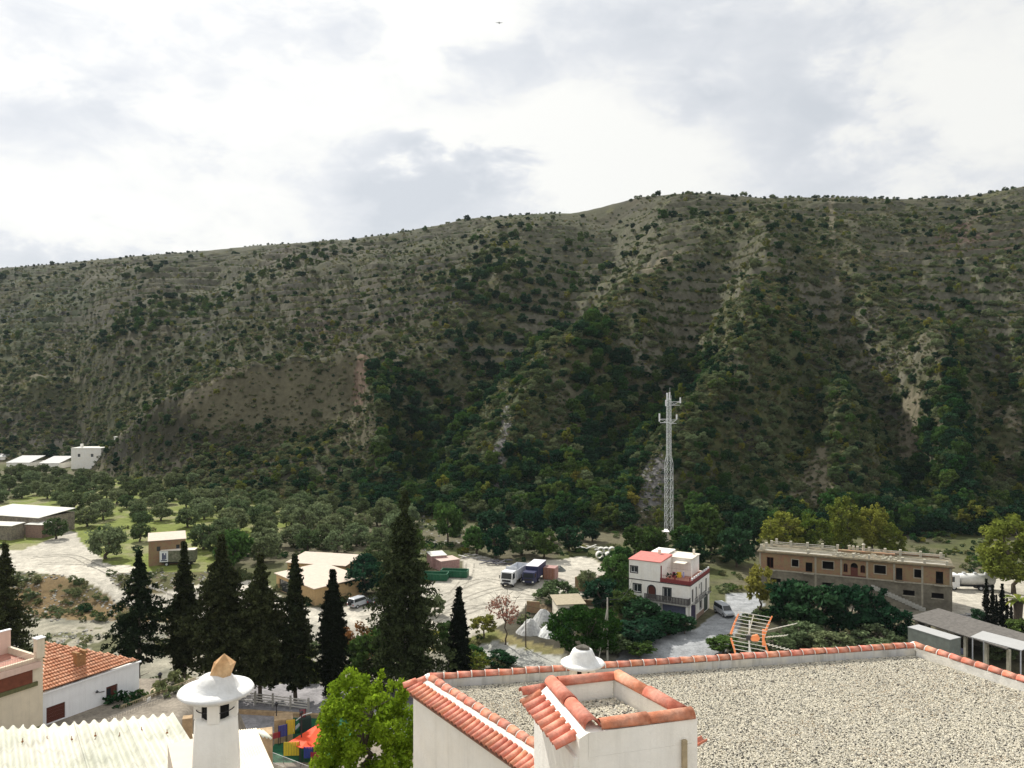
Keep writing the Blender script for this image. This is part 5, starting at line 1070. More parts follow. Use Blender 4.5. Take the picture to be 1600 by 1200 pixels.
# ---------------------------------------------------------------- vehicles
def wheel(parent, x, y, r=.33, w=.22):
    b = MB(); b.tube((x, y-w/2, r), (x, y+w/2, r), r, n=14); o = b.build('wheel', RUBBER, parent); q = MB(); q.tube((x, y-w/2-.01, r), (x, y+w/2+.01, r), r*.55, n=10); q.build('rim', GALV, o)
def car(x, y, rz, col, label, kind='hatch', z=None, spare=False):
    t = empty('parked_car' if kind != 'van' else 'parked_van', (x, y, hz(x, y) if z is None else z), rz, label, 'car' if kind != 'van' else 'van')
    m = mat('car_paint_'+col, {'silver': (.45,.47,.50), 'dark': (.03,.035,.045), 'white': (.78,.79,.80), 'navy': (.04,.05,.10)}[col], .3, .05, 2, spec=.6)
    if kind == 'suv': low = [(-2.2,.35),(-2.25,.95),(2.15,.95),(2.2,.35)]; top = [(-2.15,.95),(-2.0,1.72),(.55,1.76),(1.15,1.0)]
    elif kind == 'van': low = [(-2.2,.3),(-2.22,1.0),(1.6,1.0),(2.2,.85),(2.25,.3)]; top = [(-2.2,1.0),(-2.1,1.85),(.7,1.85),(1.5,1.0)]
    else: low = [(-2.0,.3),(-2.05,.85),(1.2,.88),(2.0,.72),(2.05,.3)]; top = [(-1.95,.86),(-1.5,1.4),(.1,1.43),(1.0,.87)]
    b = MB(); b.prism(low[::-1], -.86, .86); b.build('body', m, t, bevel=.08)
    b = MB(); tw = [(px_, z_) for px_, z_ in top]; n = 4
    b.add([(px_, s*(.84 if k in (0, 3) else .70), z_) for s in (-1, 1) for k, (px_, z_) in enumerate(tw)], [(0,1,2,3)[::-1], (4,5,6,7), (0,4,5,1)[::-1], (1,5,6,2)[::-1], (2,6,7,3)[::-1], (3,7,4,0)[::-1]]); b.build('cabin', m, t, bevel=.04)
    (x0, z0), (x1, z1), (x2, z2), (x3, z3) = top; e = .012
    def lerp(a, c, f): return a+(c-a)*f
    for s in (-1, 1):   # side glass
        q = [(lerp(x0, x1, .25)+.12, lerp(.84, .70, .25), lerp(z0, z1, .2)), (lerp(x3, x2, .2)-.15, lerp(.84, .70, .25), lerp(z3, z2, .2)), (lerp(x3, x2, .82)-.1, lerp(.84, .70, .85), lerp(z3, z2, .85)), (lerp(x0, x1, .85)+.1, lerp(.84, .70, .85), lerp(z0, z1, .85))]
        b = MB(); b.add([(a, s*(c+e), d) for a, c, d in q]+[(a, s*(c-.01), d) for a, c, d in q], [(0,1,2,3), (4,5,6,7), (0,1,5,4), (2,3,7,6), (1,2,6,5), (3,0,4,7)]); b.build('side_window', GLASS, t)
    for xa, za, xb, zb, sg, nm in ((x3, z3, x2, z2, 1, 'windscreen'), (x0, z0, x1, z1, -1, 'rear_window')):
        q = [(lerp(xa, xb, .12), -.72, lerp(za, zb, .12)), (lerp(xa, xb, .12), .72, lerp(za, zb, .12)), (lerp(xa, xb, .88), .62, lerp(za, zb, .88)), (lerp(xa, xb, .88), -.62, lerp(za, zb, .88))]
        b = MB(); b.add([(a+sg*e*1.4, c, d+.006) for a, c, d in q]+[(a-sg*.01, c, d) for a, c, d in q], [(0,1,2,3), (4,5,6,7), (0,1,5,4), (2,3,7,6), (1,2,6,5), (3,0,4,7)]); b.build(nm, GLASS, t)
    fx = low[-1][0]
    for s in (-1, 1):
        MB().box(fx-.03, fx+.03, s*.62-.16, s*.62+.16, .60, .74).build('headlight', mat('headlight', (.8,.8,.75), .2, .02), t); MB().box(low[0][0]-.06, low[0][0]+.02, s*.70-.1, s*.70+.1, .6, .85).build('tail_light', mat('tail_light', (.3,.01,.01), .3, .02), t)
        wheel(t, -1.35, s*.80); wheel(t, 1.35, s*.80)
    MB().box(fx-.02, fx+.05, -.8, .8, .32, .5).build('bumper', DARK, t)
    if spare: b = MB(); b.tube((-2.27, 0, .95), (-2.5, 0, .95), .36, n=14); b.build('spare_wheel', RUBBER, t)
    return t
p = G(562, 946); car(p.x, p.y, R(55), 'silver', 'silver off-road car parked by the dark cypress and warehouse', 'suv', spare=True)
p = G(589, 942); car(p.x, p.y, R(70), 'dark', 'dark car parked right of the silver off-road car', 'hatch')
p = G(541, 927); car(p.x, p.y, R(20), 'white', 'white car behind the silver off-road car', 'hatch')
p = G(1131, 960); car(p.x, p.y, R(-78), 'silver', 'silver van parked beside the white house in the lane', 'van')
p = G(1119, 940); q = G(1116, 947)
def lorry_cab(t, x, w=2.45, h=2.7, m=PAINTW, L_=2.2):
    b = MB(); b.prism([(x, .55), (x+L_, .55), (x+L_+.03, 1.5), (x+L_-.22, h), (x, h)][::-1], -w/2, w/2); c = b.build('cab', m, t, bevel=.06)
    q = MB(); q.hexa([(x+L_+.0, -w*.43, 1.62), (x+L_+.035, -w*.43, 1.60), (x+L_+.035, w*.43, 1.60), (x+L_+.0, w*.43, 1.62)], [(x+L_-.19, -w*.40, h-.22), (x+L_-.13, -w*.40, h-.22), (x+L_-.13, w*.40, h-.22), (x+L_-.19, w*.40, h-.22)]); q.build('windscreen', GLASS, c)
    for s in (-1, 1):
        q = MB(); q.box(x+L_*.42, x+L_*.9, s*(w/2+.008)-.008, s*(w/2+.008)+.008, 1.6, h-.3); q.build('side_window', GLASS, c)
        q = MB(); q.box(x+L_-.02, x+L_+.12, s*(w/2+.16)-.07, s*(w/2+.16)+.07, 1.6, 2.2); q.build('mirror', DARK, c)
        q = MB(); q.box(x+L_-.01, x+L_+.05, s*w*.38-.17, s*w*.38+.17, .72, .95); q.build('headlight', mat('headlight', (0,0,0)), c)
    q = MB(); q.box(x+L_-.02, x+L_+.05, -w*.36, w*.36, 1.02, 1.42); q.build('grille', DARK, c); q = MB(); q.box(x+L_-.02, x+L_+.10, -w/2, w/2, .45, .68); q.build('bumper', DARK, c)
def tipper_truck():
    p = G(794, 916); t = empty('tipper_truck', (p.x+.6, p.y+1.5, 0), R(-112), 'white tipper truck parked in the gravel yard, cab towards the viewer', 'truck')
    MB().box(-6, 3, -.45, .45, .6, .9).build('chassis', IRON, t); lorry_cab(t, .3, h=2.9)
    bodym = mat('grey_white_body', (.58,.60,.64), .5, .12, 1.5, stain=.2)
    b = MB(); b.box(-6.2, -.1, -1.25, -1.17, 1.0, 2.9).box(-6.2, -.1, 1.17, 1.25, 1.0, 2.9).box(-6.2, -6.1, -1.17, 1.17, 1.0, 2.9).box(-.2, -.1, -1.17, 1.17, 1.0, 3.4).box(-6.1, -.2, -1.17, 1.17, 1.0, 1.1); tb = b.build('tipper_body', bodym, t)
    for i in range(7): x = -6.1+i*.97; q = MB(); q.box(x, x+.1, -1.31, -1.253, 1.0, 2.92).box(x, x+.1, 1.253, 1.31, 1.0, 2.92); q.build('side_rib', bodym, tb)
    for x in (1.7, -2.2, -3.6, -5.0):
        for s in (-1, 1): wheel(t, x, s*1.02, .5, .32)
tipper_truck()
def box_trailer(name, x, y, rz, L_, w, h, m, roofm, label, cat, z=0, cab=None):
    t = empty(name, (x, y, z), rz, label, cat); MB().box(-L_/2, L_/2, -w/2, w/2, .95, h).build('box_body', m, t, bevel=.03); MB().box(-L_/2-.03, L_/2+.03, -w/2-.03, w/2+.03, h+.002, h+.07).build('roof', roofm, t)
    MB().box(-L_/2+.1, L_/2-.1, -.45, .45, .55, .94).build('chassis', IRON, t)
    for xx in (-L_*.32, L_*.32):
        for s in (-1, 1): wheel(t, xx, s*(w/2-.2), .46, .3)
    if cab: lorry_cab(t, L_/2+.1, w-.1, 2.6, cab)
    return t
p = G(838, 910); t = box_trailer('lorry', p.x, p.y+2.2, R(-108), 6.0, 2.5, 3.3, mat('navy_paint', (.03,.035,.09), .5, .15, 2), mat('lilac_white_roof', (.66,.65,.70), .6, .08, 2), 'dark blue box lorry with a pale roof right of the tipper truck', 'lorry', cab=mat('navy_paint', (0,0,0)))
p = G(861, 906); t = empty('rusty_container', (p.x, p.y+1, 0), R(-20), 'small rusty pink container beside the dark blue lorry', 'container'); MB().box(-1.2, 1.2, -1.2, 1.2, .1, 2.4).build('box_body', mat('pink_render', (0,0,0)), t)
for i in range(8): MB().box(-1.15+i*.3, -1.0+i*.3, -1.25, -1.203, .12, 2.38).build('rib', RUST, t)
# truck body by the brick shed: white end with dark print
p = G(272, 885); t = box_trailer('old_truck_body', p.x+.5, p.y+1.3, R(8), 7.0, 2.4, 3.35, mat('mossy_truck_box', (.13,.14,.09), .9, .5, 2.5, col2=(.22,.21,.15), stain=.5), mat('pale_roof', (0,0,0)), 'old truck body with mossy side and printed white end by the brick shed', 'truck body')
q = MB(); q.box(-3.62, -3.53, -1.19, 1.19, .95, 3.36).box(-3.5, -1.9, -1.26, -1.205, 1.0, 3.3); pn = q.build('white_panel', PAINTW, t); q = MB(); 
for x0, x1, z0, z1 in ((-3.1,-2.75,1.5,2.9),(-2.7,-2.5,1.5,2.5),(-2.45,-2.25,1.6,2.9),(-3.3,-2.1,1.2,1.42)): q.box(x0, x1, -1.272, -1.262, z0, z1)
q.build('print', mat('navy_print', (.03,.04,.12), .6, .1), pn)
# green skips
SKG = mat('skip_green', (.015,.11,.055), .55, .25, 2, stain=.3)
def skip(x, y, rz, label, L_=5.4, w=2.3, h=1.35):
    t = empty('skip', (x, y, 0), rz, label, 'skip', 'green skips in the gravel yard')
    q = MB(); th = .08; q.box(-L_/2, L_/2, -w/2, -w/2+th, .15, h).box(-L_/2, L_/2, w/2-th, w/2, .15, h).box(-L_/2, -L_/2+th, -w/2+th, w/2-th, .15, h).box(L_/2-th, L_/2, -w/2+th, w/2-th, .15, h).box(-L_/2+th, L_/2-th, -w/2+th, w/2-th, .15, .22); q.build('tub', SKG, t)
    q = MB(); q.box(-L_/2-.05, L_/2+.05, -w/2-.06, -w/2+.1, h+.002, h+.1).box(-L_/2-.05, L_/2+.05, w/2-.1, w/2+.06, h+.002, h+.1).box(-L_/2-.05, -L_/2+.1, -w/2+.1, w/2-.1, h+.002, h+.1).box(L_/2-.1, L_/2+.05, -w/2+.1, w/2-.1, h+.002, h+.1); q.build('rim', SKG, t)
    for i in range(9): x_ = -L_/2+.2+i*(L_-.4)/8; MB().box(x_-.05, x_+.05, -w/2-.08, -w/2-.003, .15, h-.05).build('rib', SKG, t)
    MB().box(-L_/2+.2, L_/2-.2, -.3, .3, 0, .149).build('skid', IRON, t)
p = G(678, 908); skip(p.x, p.y+1, R(-6), 'nearer green skip, left of the pair'); p = G(710, 903); skip(p.x, p.y+1, R(-8), 'farther green skip, right of the pair')
# tanker
p = G(1520, 924); t = empty('tanker_truck', (p.x, p.y+1.5, 0), R(174), 'white tanker truck parked behind the brick building', 'truck'); MB().box(-4.5, 4.2, -.45, .45, .6, .95).build('chassis', IRON, t); lorry_cab(t, 2.0, h=2.9)
b = MB(); b.tube((-4.4, 0, 1.95), (1.6, 0, 1.95), 1.05, n=20); b.build('tank', mat('white_tank', (.70,.70,.68), .4, .1, 1.5, stain=.3), t, True)
b = MB(); b.tube((-4.7, 0, 1.95), (-4.4, 0, 1.95), .6, 1.05, n=20); b.build('tank_end', PAINTW, t, True)
for x in (-3.2, -1.2, .8): MB().box(x-.25, x+.25, -.25, .25, 2.95, 3.25).build('tank_hatch', GALV, t)
for x in (3.0, -1.8, -3.3):
    for s in (-1, 1): wheel(t, x, s*1.0, .5, .3)
# trucks under the gravel house corner (right)
p = P(1459, 988, 108); z = hz(p.x, p.y); t = box_trailer('lorry', p.x, p.y, R(-63), 6.2, 2.3, p.z-z, mat('grey_green_box', (.17,.19,.17), .7, .2, 1.5, stain=.3), mat('white_sheet', (0,0,0)), 'grey lorry with white roof parked below the open sheds', 'lorry', z=z, cab=PAINTW)
p = P(1546, 1020, 98); z = hz(p.x, p.y); t = empty('white_truck', (p.x, p.y, z), R(-120), 'small white truck cab between shrubs at the right roof edge', 'truck'); lorry_cab(t, -.5, 2.1, 2.6); MB().box(-4.5, -.7, -1.0, 1.0, .9, 1.3).build('flat_bed', IRON, t)
for x in (-3.6, .6):
    for s in (-1, 1): wheel(t, x, s*.85, .42, .28)
# concrete pipes, heaps, debris
for i, (px, py) in enumerate(((939.5, 866), (947.5, 866), (956.5, 865.5), (937, 873), (951, 874))):
    p = G(px, py); b = MB(); n = 18; r0, r1 = .85, .62
    ang = [2*math.pi*k/n for k in range(n)]; vs = [(r*math.cos(a), y, .85+r*math.sin(a)) for y in (-.6, .6) for r in (r0, r1) for a in ang]
    fs = []
    for k in range(n): j = (k+1) % n; fs += [(k, j, n+j, n+k)[::-1], (2*n+k, 2*n+j, 3*n+j, 3*n+k), (k, 2*n+k, 2*n+j, j)[::-1], (n+k, n+j, 3*n+j, 3*n+k)[::-1]]
    b.add(vs, fs); o = b.build('concrete_pipe', mat('pale_concrete', (.62,.61,.57), .9, .1, 3), None, loc=(p.x, p.y, hz(p.x, p.y)), rz=R(-8+i*5))
    tag(o, ['leftmost upright concrete pipe ring in the back row', 'middle concrete pipe ring in the back row', 'rightmost concrete pipe ring in the back row', 'concrete pipe ring lying lower left of the row', 'concrete pipe ring lying in front of the row'][i], 'pipe', 'concrete pipe rings by the yard')
def heap(name, px, py, wpx, hpx, m, label, seed, cat='heap'):
    p = G(px, py); s = wpx/F*p.y; h = hpx/F*p.y; n = 26; vs = []; fs = []
    for j in range(n):
        for i in range(n):
            x, y = (i/(n-1)-.5)*2, (j/(n-1)-.5)*2; r = math.hypot(x, y); q = max(0, 1-r)
            hh = h*min(1.0, q*1.25)*(0.75+.6*float(fbm(x*2+seed, y*2, seed, 3)))+(float(fbm(x*6+seed, y*6, seed+5, 2))-.5)*.3*(q > 0)-.15
            vs.append((x*s*.55, y*s*.55, hh))
    for j in range(n-1):
        for i in range(n-1): fs.append((j*n+i, j*n+i+1, (j+1)*n+i+1, (j+1)*n+i))
    o = MB().add(vs, fs).build(name, m, None, False, loc=(p.x, p.y+s*.2, 0)); tag(o, label, cat)
HG = mat('heap_gravel', (.50,.50,.48), .95, .25, 3, .8, 8, col2=(.38,.38,.38))
heap('gravel_heap', 850, 975, 40, 22, HG, 'pale grey gravel heap left of the small garage', 3); heap('gravel_heap', 828, 990, 42, 22, HG, 'pale gravel heap behind the dry pink tree', 8); heap('gravel_heap', 862, 994, 46, 18, mat('white_gravel', (.62,.63,.62), .95, .2, 3, .8, 8), 'whitest gravel heap nearest to the round green tree', 12)
heap('rubble_heap', 873, 892, 22, 8, mat('dark_rubble', (.12,.13,.12), .95, .4, 2, .8, 5), 'dark rubble heap behind the blue lorry', 21); heap('sand_heap', 846, 955, 40, 9, mat('brown_soil', (.25,.19,.12), .95, .3, 2, .6, 6), 'brown soil heap left of the garage roof', 31)
rr = random.Random(9)
for i, (px, py, n, lab, col) in enumerate(((742, 872, 14, 'stack of pale planks at the back of the yard', (.45,.44,.42)), (775, 882, 18, 'dark scrap metal pile left of the tipper truck', (.10,.10,.12)), (925, 858, 16, 'pale building debris by the concrete pipes', (.55,.54,.50)), (975, 868, 10, 'stacked pale slabs under the trees', (.5,.49,.45)), (935, 905, 16, 'brick and slab debris round the small bare tree', (.42,.36,.30)), (1500, 968, 16, 'grey scrap in the yard behind the brick building', (.3,.3,.3)))):
    p = G(px, py); b = MB()
    for k in range(n):
        L_, w_ = rr.uniform(.8, 3.2), rr.uniform(.15, .6); M_ = Matrix.Translation((rr.uniform(-3, 3), rr.uniform(-1.5, 1.5), rr.uniform(.05, .7))) @ Euler((rr.uniform(-.2, .2), rr.uniform(-.2, .2), rr.uniform(-.8, .8))).to_matrix().to_4x4(); q = MB().box(-L_/2, L_/2, -w_/2, w_/2, 0, .12); q.xf(M_); b.add(q.v, q.f)
    o = b.build('debris_pile', mat('debris%d' % i, col, .9, .3, 2), None, loc=(p.x, p.y, hz(p.x, p.y))); tag(o, lab, 'debris', kind='stuff')
for px, py, w, h, lab in ((915, 924, 4, 2.6, 'short brick wall remains beside the small bare tree'), (906, 945, 9, 1.0, 'low brown brick wall behind the garage'), (833, 958, 2.2, 2.0, 'small orange brick pillar left of the garage')):
    p = G(px, py); o = MB().box(-w/2, w/2, -.15, .15, -.2, h).build('brick_wall', BRICK, None, loc=(p.x, p.y, 0), rz=R(-15)); tag(o, lab, 'wall')
# poles
def pole(px, py_top, Y, label, brace=False, lamp=False, m=None, r=.13):
    top = P(px, py_top, Y); z = hz(top.x, Y); h = top.z-z; t = empty('electric_pole', (top.x, Y, z), 0, label, 'pole')
    MB().tube((0, 0, -.3), (0, 0, h), r*1.25, r*.8, n=8).build('post', m or mat('pale_pole', (.42,.40,.35), .9, .2, 3), t)
    if brace: MB().tube((-1.5, -.6, -.3), (0, 0, h*.85), r*.6, n=6).build('brace', mat('pale_pole', (0,0,0)), t); MB().tube((-.6, -.1, h-.3), (1.6, .1, h-.2), .04, n=5).build('cross_arm', IRON, t)
    if lamp:
        MB().tube((0, 0, h-.2), (1.1, 0, h+.1), .05, n=5).build('arm', GALV, t); MB().box(1.0, 1.7, -.16, .16, h+.02, h+.16).build('lamp_head', GALV, t)
    return t
pole(949, 934, 111, 'pale electric pole with slanting brace in front of the white house', True); pole(821.5, 943, 118, 'dark thin pole by the gravel heaps', False, m=BARK, r=.08)
pole(958, 968, 190, 'thin pole at the tower foot', m=BARK) if False else None
pole(1241, 930, 112, 'street lamp pole behind the television antenna', lamp=True) if False else None
def tracks():
    m = mat('compacted_ruts', (.27,.25,.21), .95, .3, 3, .2, 12); b = MB(); rr = random.Random(5)
    for pl in ([(640,985),(700,950),(760,925),(800,915)], [(655,990),(720,960),(790,938),(840,935)], [(560,965),(640,955),(700,935),(730,900),(735,880)], [(575,975),(660,962),(730,950),(800,945)], [(40,872),(110,868),(150,885),(200,905),(300,925),(400,920)], [(60,880),(130,880),(180,897),(250,918),(400,930)], [(700,930),(760,905),(840,930),(900,915),(945,905)]):
        pts = [G(*q) for q in pl]; d = []
        for i in range(len(pts)-1):
            p0 = pts[max(i-1, 0)]; p1, p2 = pts[i], pts[i+1]; p3 = pts[min(i+2, len(pts)-1)]; n = 18
            for k in range(n): t = k/n; d.append(.5*((2*p1)+(-p0+p2)*t+(2*p0-5*p1+4*p2-p3)*t*t+(-p0+3*p1-3*p2+p3)*t**3))
        for off in (-.85, .85):
            for i in range(1, len(d)-1):
                v = (d[i+1]-d[i]); 
                if v.length < 1e-3 or rr.random() < .12: continue
                n_ = Vector((-v.y, v.x, 0)).normalized(); w = rr.uniform(.10, .24); q = []
                for pnt in (d[i], d[i+1]):
                    for sg in (-1, 1): c = pnt+n_*(off+sg*w); q.append((c.x, c.y, hz(c.x, c.y)+.03))
                b.add([q[0], q[1], q[3], q[2]], [(0, 1, 2, 3)])
    o = b.build('tyre_tracks', m); o['kind'] = 'structure'
tracks()
# cables
def cable(a, b_, sag, label):
    a, b_ = Vector(a), Vector(b_); n = 14; pts = [a.lerp(b_, i/n)-Vector((0, 0, sag*4*(i/n)*(1-i/n))) for i in range(n+1)]; o = MB().path(pts, .022, 4).build('overhead_cable', DARK, None); tag(o, label, 'cable')
pt = P(949, 936, 111); cable(pt+Vector((1.4, .1, -.1)), (20.2, 132.2, 6.1), .9, 'overhead cable running from the braced pole to the white house'); cable(pt-Vector((.1, 0, .2)), P(821.5, 946, 118), 1.0, 'overhead cable between the two poles by the garage')
# bird
b = MB(); b.add([(-.75,.1,.16),(-.3,.14,.06),(0,.16,0),(.3,.14,.05),(.8,.05,.12),(.3,-.1,.05),(0,-.18,0),(-.3,-.1,.06)], [(0,1,7),(1,2,6,7),(2,3,5,6),(3,4,5)]); b.tube((0,-.35,0),(0,.3,.0),.09,.05,n=6); c = P(780, 36, 150); o = b.build('bird', DARK, None, loc=c); tag(o, 'small dark bird flying high in the cloudy sky', 'bird')
# ---------------------------------------------------------------- valley vegetation
def vt(px, py, wpx, kind, label, hs=1.0, cat='tree', group=None, z=None):
    p = G(px, py); zz = hz(p.x, p.y); Y = (CZ-zz)*F/(py-600); p = Vector(((px-800)/F*Y, Y, 0)); w = wpx/F*Y
    bank = {'OL': OL, 'GR': GR, 'DK': DK, 'YG': YG, 'EU': EU}[kind]; base = {'OL': 6.4, 'GR': 6, 'DK': 6, 'YG': 5, 'EU': 6}[kind]*.92; hs = hs*(.66 if kind == 'EU' else 1)
    nm = {'OL': 'olive_tree', 'GR': 'broadleaf_tree', 'DK': 'evergreen_tree', 'YG': 'yellow_tree', 'EU': 'poplar_tree'}[kind]
    return tree(nm, bank[random.randrange(len(bank))], p.x, p.y, w/base, w/base*hs, label, cat, group)
ALLROAD = [YARD, ROADL, STRIP, ROADH, YARDR]
BLD = [[(225,830),(320,830),(320,890),(225,895)],[(-80,790),(75,790),(75,848),(-80,848)],[(420,885),(560,862),(560,905),(500,950),(420,935)],[(975,890),(1085,985),(1125,950),(1125,880)],[(1180,880),(1500,880),(1500,985),(1290,985),(1180,930)],[(845,930),(920,930),(920,972),(845,972)],[(670,868),(722,868),(722,895),(670,895)]]
def free(px, py): return not any(bool(inpoly(px, py, q)) for q in ALLROAD+BLD)
GROVE = [((-40,742),(60,738),(190,760),(330,782),(330,870),(230,850),(150,832),(70,800),(-40,790)), ((330,782),(480,795),(640,808),(640,850),(610,872),(560,866),(440,866),(400,890),(330,885))]
HS = {}
gl = ['rounded olive tree in the grove around the brick shed', 'dense grey-green olive tree in the grove behind the warehouses']
gg = ['olive trees round the brick shed', 'olive trees behind the warehouses']
ox = 0
for gi, poly in enumerate(GROVE):
    Y = 172.0
    while Y < 345:
        X = -250+(int(Y) % 5)
        while X < -10:
            x = X+random.uniform(-1.6, 1.6); y = Y+random.uniform(-1.6, 1.6); px, py = 800+F*x/y, 600+F*CZ/y
            if bool(inpoly(px, py, poly)) and free(px, py) and random.random() < (.82 if gi == 0 else .95):
                s = random.uniform(.85, 1.15) if gi == 0 else random.uniform(.95, 1.22); ar = ('above the far greenhouses side of the grove' if py < 772 else 'behind the stone barn' if px < 90 else 'between stone barn and brick shed' if px < 215 else 'right behind the brick shed') if gi == 0 else ('on the upper edge of the grove' if py < 815 else 'behind the warehouses' if px > 440 else 'left of the warehouses'); tree('olive_tree', OL[random.randrange(4)], x, y, s, s*random.uniform(.9, 1.1), ['rounded olive tree ', 'dense grey-green olive tree '][gi]+ar, 'tree', ['loose', 'dense'][gi]+' olive grove, '+ar)
            X += 9.2 if gi == 0 else 8.4
        Y += 10.5 if gi == 0 else 8.6
for a in ((166, 873, 58, 'OL', 'leaning olive tree beside the bend of the gravel track', 1.05), (87, 842, 36, 'OL', 'small olive tree by the track, right of the stone barn', 1.1), (317, 858, 46, 'OL', 'dark olive tree right of the old truck body', 1.0), (365, 895, 60, 'GR', 'bushy green tree left of the warehouses', 1.0), (345, 868, 46, 'OL', 'grey olive tree above the conifers', 1.0),
          (570, 930, 60, 'DK', 'dark bushy tree behind the parked cars', .8), (606, 922, 50, 'DK', 'dark bushy tree right of the cars', .9), (679, 962, 34, 'OL', 'small olive tree alone on the pale yard', 1.15),
          (588, 880, 40, 'OL', 'olive tree right of the rear warehouse', .9), (570, 906, 44, 'DK', 'dark green tree against the warehouse end', .9), (645, 880, 40, 'GR', 'green tree behind the tall conifer', 1.2),
          (700, 850, 44, 'GR', 'green tree above the pale scree at the yard back', 1.3), (745, 866, 46, 'GR', 'green bushy tree at the back of the yard', .85), (775, 872, 40, 'DK', 'dark green tree behind the scrap pile', 1.2), (815, 868, 54, 'OL', 'broad green tree behind the tipper truck', .9), (850, 872, 46, 'GR', 'green tree above the blue lorry', .85), (890, 862, 40, 'DK', 'dark tree at the back right of the yard', 1.0), (770, 848, 50, 'DK', 'dark tree behind the yard trees', 1.0), (830, 845, 50, 'DK', 'dark tree higher behind the truck', 1.0), (880, 838, 44, 'DK', 'dark tree beside the pipes', 1.0), (925, 846, 36, 'DK', 'dark tree behind the concrete pipes', .9),
          (918, 926, 32, 'OL', 'small sparse tree growing in the debris', 1.3), (870, 946, 62, 'OL', 'spreading grey-green tree behind the garage', .72), (962, 908, 48, 'GR', 'large green tree left of the white house', .75), (968, 940, 60, 'GR', 'green tree at the left wall of the white house', 1.05), (940, 955, 54, 'DK', 'dark shrubby tree between garage and white house', .9), (1000, 978, 66, 'DK', 'dark bush under the house balcony', .62), (1045, 992, 60, 'DK', 'dark hedge in front of the white house', .55), (1070, 990, 34, 'DK', 'dark bush at the right front corner of the house', .8), (1020, 1000, 50, 'DK', 'dark shrubs left along the lane below the house', .6), (965, 1022, 60, 'OL', 'grey-green thicket behind the roof chimney side', .6), (1000, 1028, 46, 'GR', 'greenish bush between thicket and lane', .5), (755, 1000, 44, 'YG', 'yellow-green bush left of the dry pink tree', .6), (700, 1012, 44, 'GR', 'green bush right of the tallest conifer', .8), (735, 1046, 56, 'GR', 'green bush beyond the left roof corner', .55), (660, 1030, 50, 'YG', 'yellowish tree under the right side of the tallest conifer', .8), (600, 1040, 56, 'GR', 'green tree under the left side of the tallest conifer', 1.0), (780, 1040, 50, 'DK', 'dark bush at the foot of the pale strip', .4), (978, 968, 50, 'GR', 'green bush left of the house door', .8), (1015, 880, 50, 'GR', 'green tree behind the red roof', 1.0),
          (990, 1010, 70, 'DK', 'dark grey-green thicket beside the lane', .55), (972, 888, 38, 'GR', 'green tree behind the left house corner', .8), (1074, 862, 52, 'GR', 'bright green tree at the tower foot', .7), (1110, 872, 66, 'GR', 'tall green tree right of the tower', 1.1), (1150, 886, 54, 'DK', 'dark green tree right of the white house', 1.1), (1085, 885, 50, 'DK', 'dark tree behind the house terrace', 1.0), (1170, 860, 50, 'DK', 'dark tree left behind the brick building', 1.2), (1018, 852, 36, 'GR', 'green tree left of the tower cabin', .75), (992, 866, 40, 'GR', 'green tree right of the pipes', 1.0),
          (1398, 1004, 60, 'DK', 'dark tree under the stair end of the brick building', .9), (1420, 1016, 40, 'OL', 'grey-green bush left of the grey lorry', .7), (1190, 960, 50, 'YG', 'yellow-brown tree at the left end of the brick building', 1.1), (1130, 1025, 52, 'GR', 'green and yellow bush behind the television antenna', .45), (1165, 1030, 40, 'OL', 'grey bush at the antenna foot', .7),
          (1228, 975, 78, 'DK', 'dark tree at the left front of the brick building', .85), (1278, 992, 90, 'DK', 'dark tree in front of the brick building, second from left', .85), (1330, 996, 90, 'DK', 'broad dark tree before the brick building stair', .88), (1365, 985, 50, 'DK', 'narrow dark tree by the stair foot', 1.3), (1255, 1010, 70, 'OL', 'grey-green shrub below the dark trees, left', .62), (1300, 1022, 70, 'OL', 'grey-green shrub behind the roof edge', .6), (1365, 1014, 70, 'OL', 'olive shrub left of the open sheds', .6), (1215, 1022, 60, 'OL', 'low grey shrub right of the antenna', .6),
          (1222, 880, 74, 'EU', 'wide yellow-green tree behind the left of the brick building', .95), (1268, 878, 66, 'EU', 'yellow-green tree behind the brick building, middle left', 1.05), (1318, 872, 56, 'EU', 'tall rounded green tree behind the brick building', 1.5), (1366, 872, 50, 'EU', 'second tall green tree behind the brick building', 1.55), (1394, 878, 44, 'EU', 'green tree at the right of the pair behind the building', 1.2),
          (1584, 928, 112, 'EU', 'large yellow-green tree at the right edge above the tanker', 1.02), (1680, 930, 120, 'EU', 'yellow-green tree beyond the right edge', .9),
          (1528, 985, 20, 'DK', 'dark round tree left of the small cypresses', 1.7), (1596, 1018, 50, 'GR', 'green bush at the right picture edge', .9), (1560, 1032, 50, 'OL', 'low bush by the small white truck', .7)):
    vt(*a[:5], hs=a[5]*(HS.get(a[4], 1)))
CIT = crown_mesh('round_crown', CITRUS, 12.2, 7.2, .1, 90, 9000, .22, 300, .20, hollow=.7); p = G(918, 1030); t = empty('round_tree', (p.x, p.y+2, 0), 0, 'large round glossy green tree in front of the garage', 'tree'); inst('crown', CIT, t); inst('trunk', GR[0][1], t)
# dry pink tree
PK = crown_mesh('sparse_crown', PINKL, 6.6, 5.4, 2.6, 30, 620, .19, 310, .26, hollow=.3); p = G(790, 1002); t = empty('dry_tree', (p.x, p.y, hz(p.x, p.y)), 0, 'thin tree with sparse dry pinkish leaves before the gravel heaps', 'tree'); inst('crown', PK, t); inst('trunk', trunk_mesh('thin_trunk', 7.5, .13, 61, 7, .30, top=.9), t)
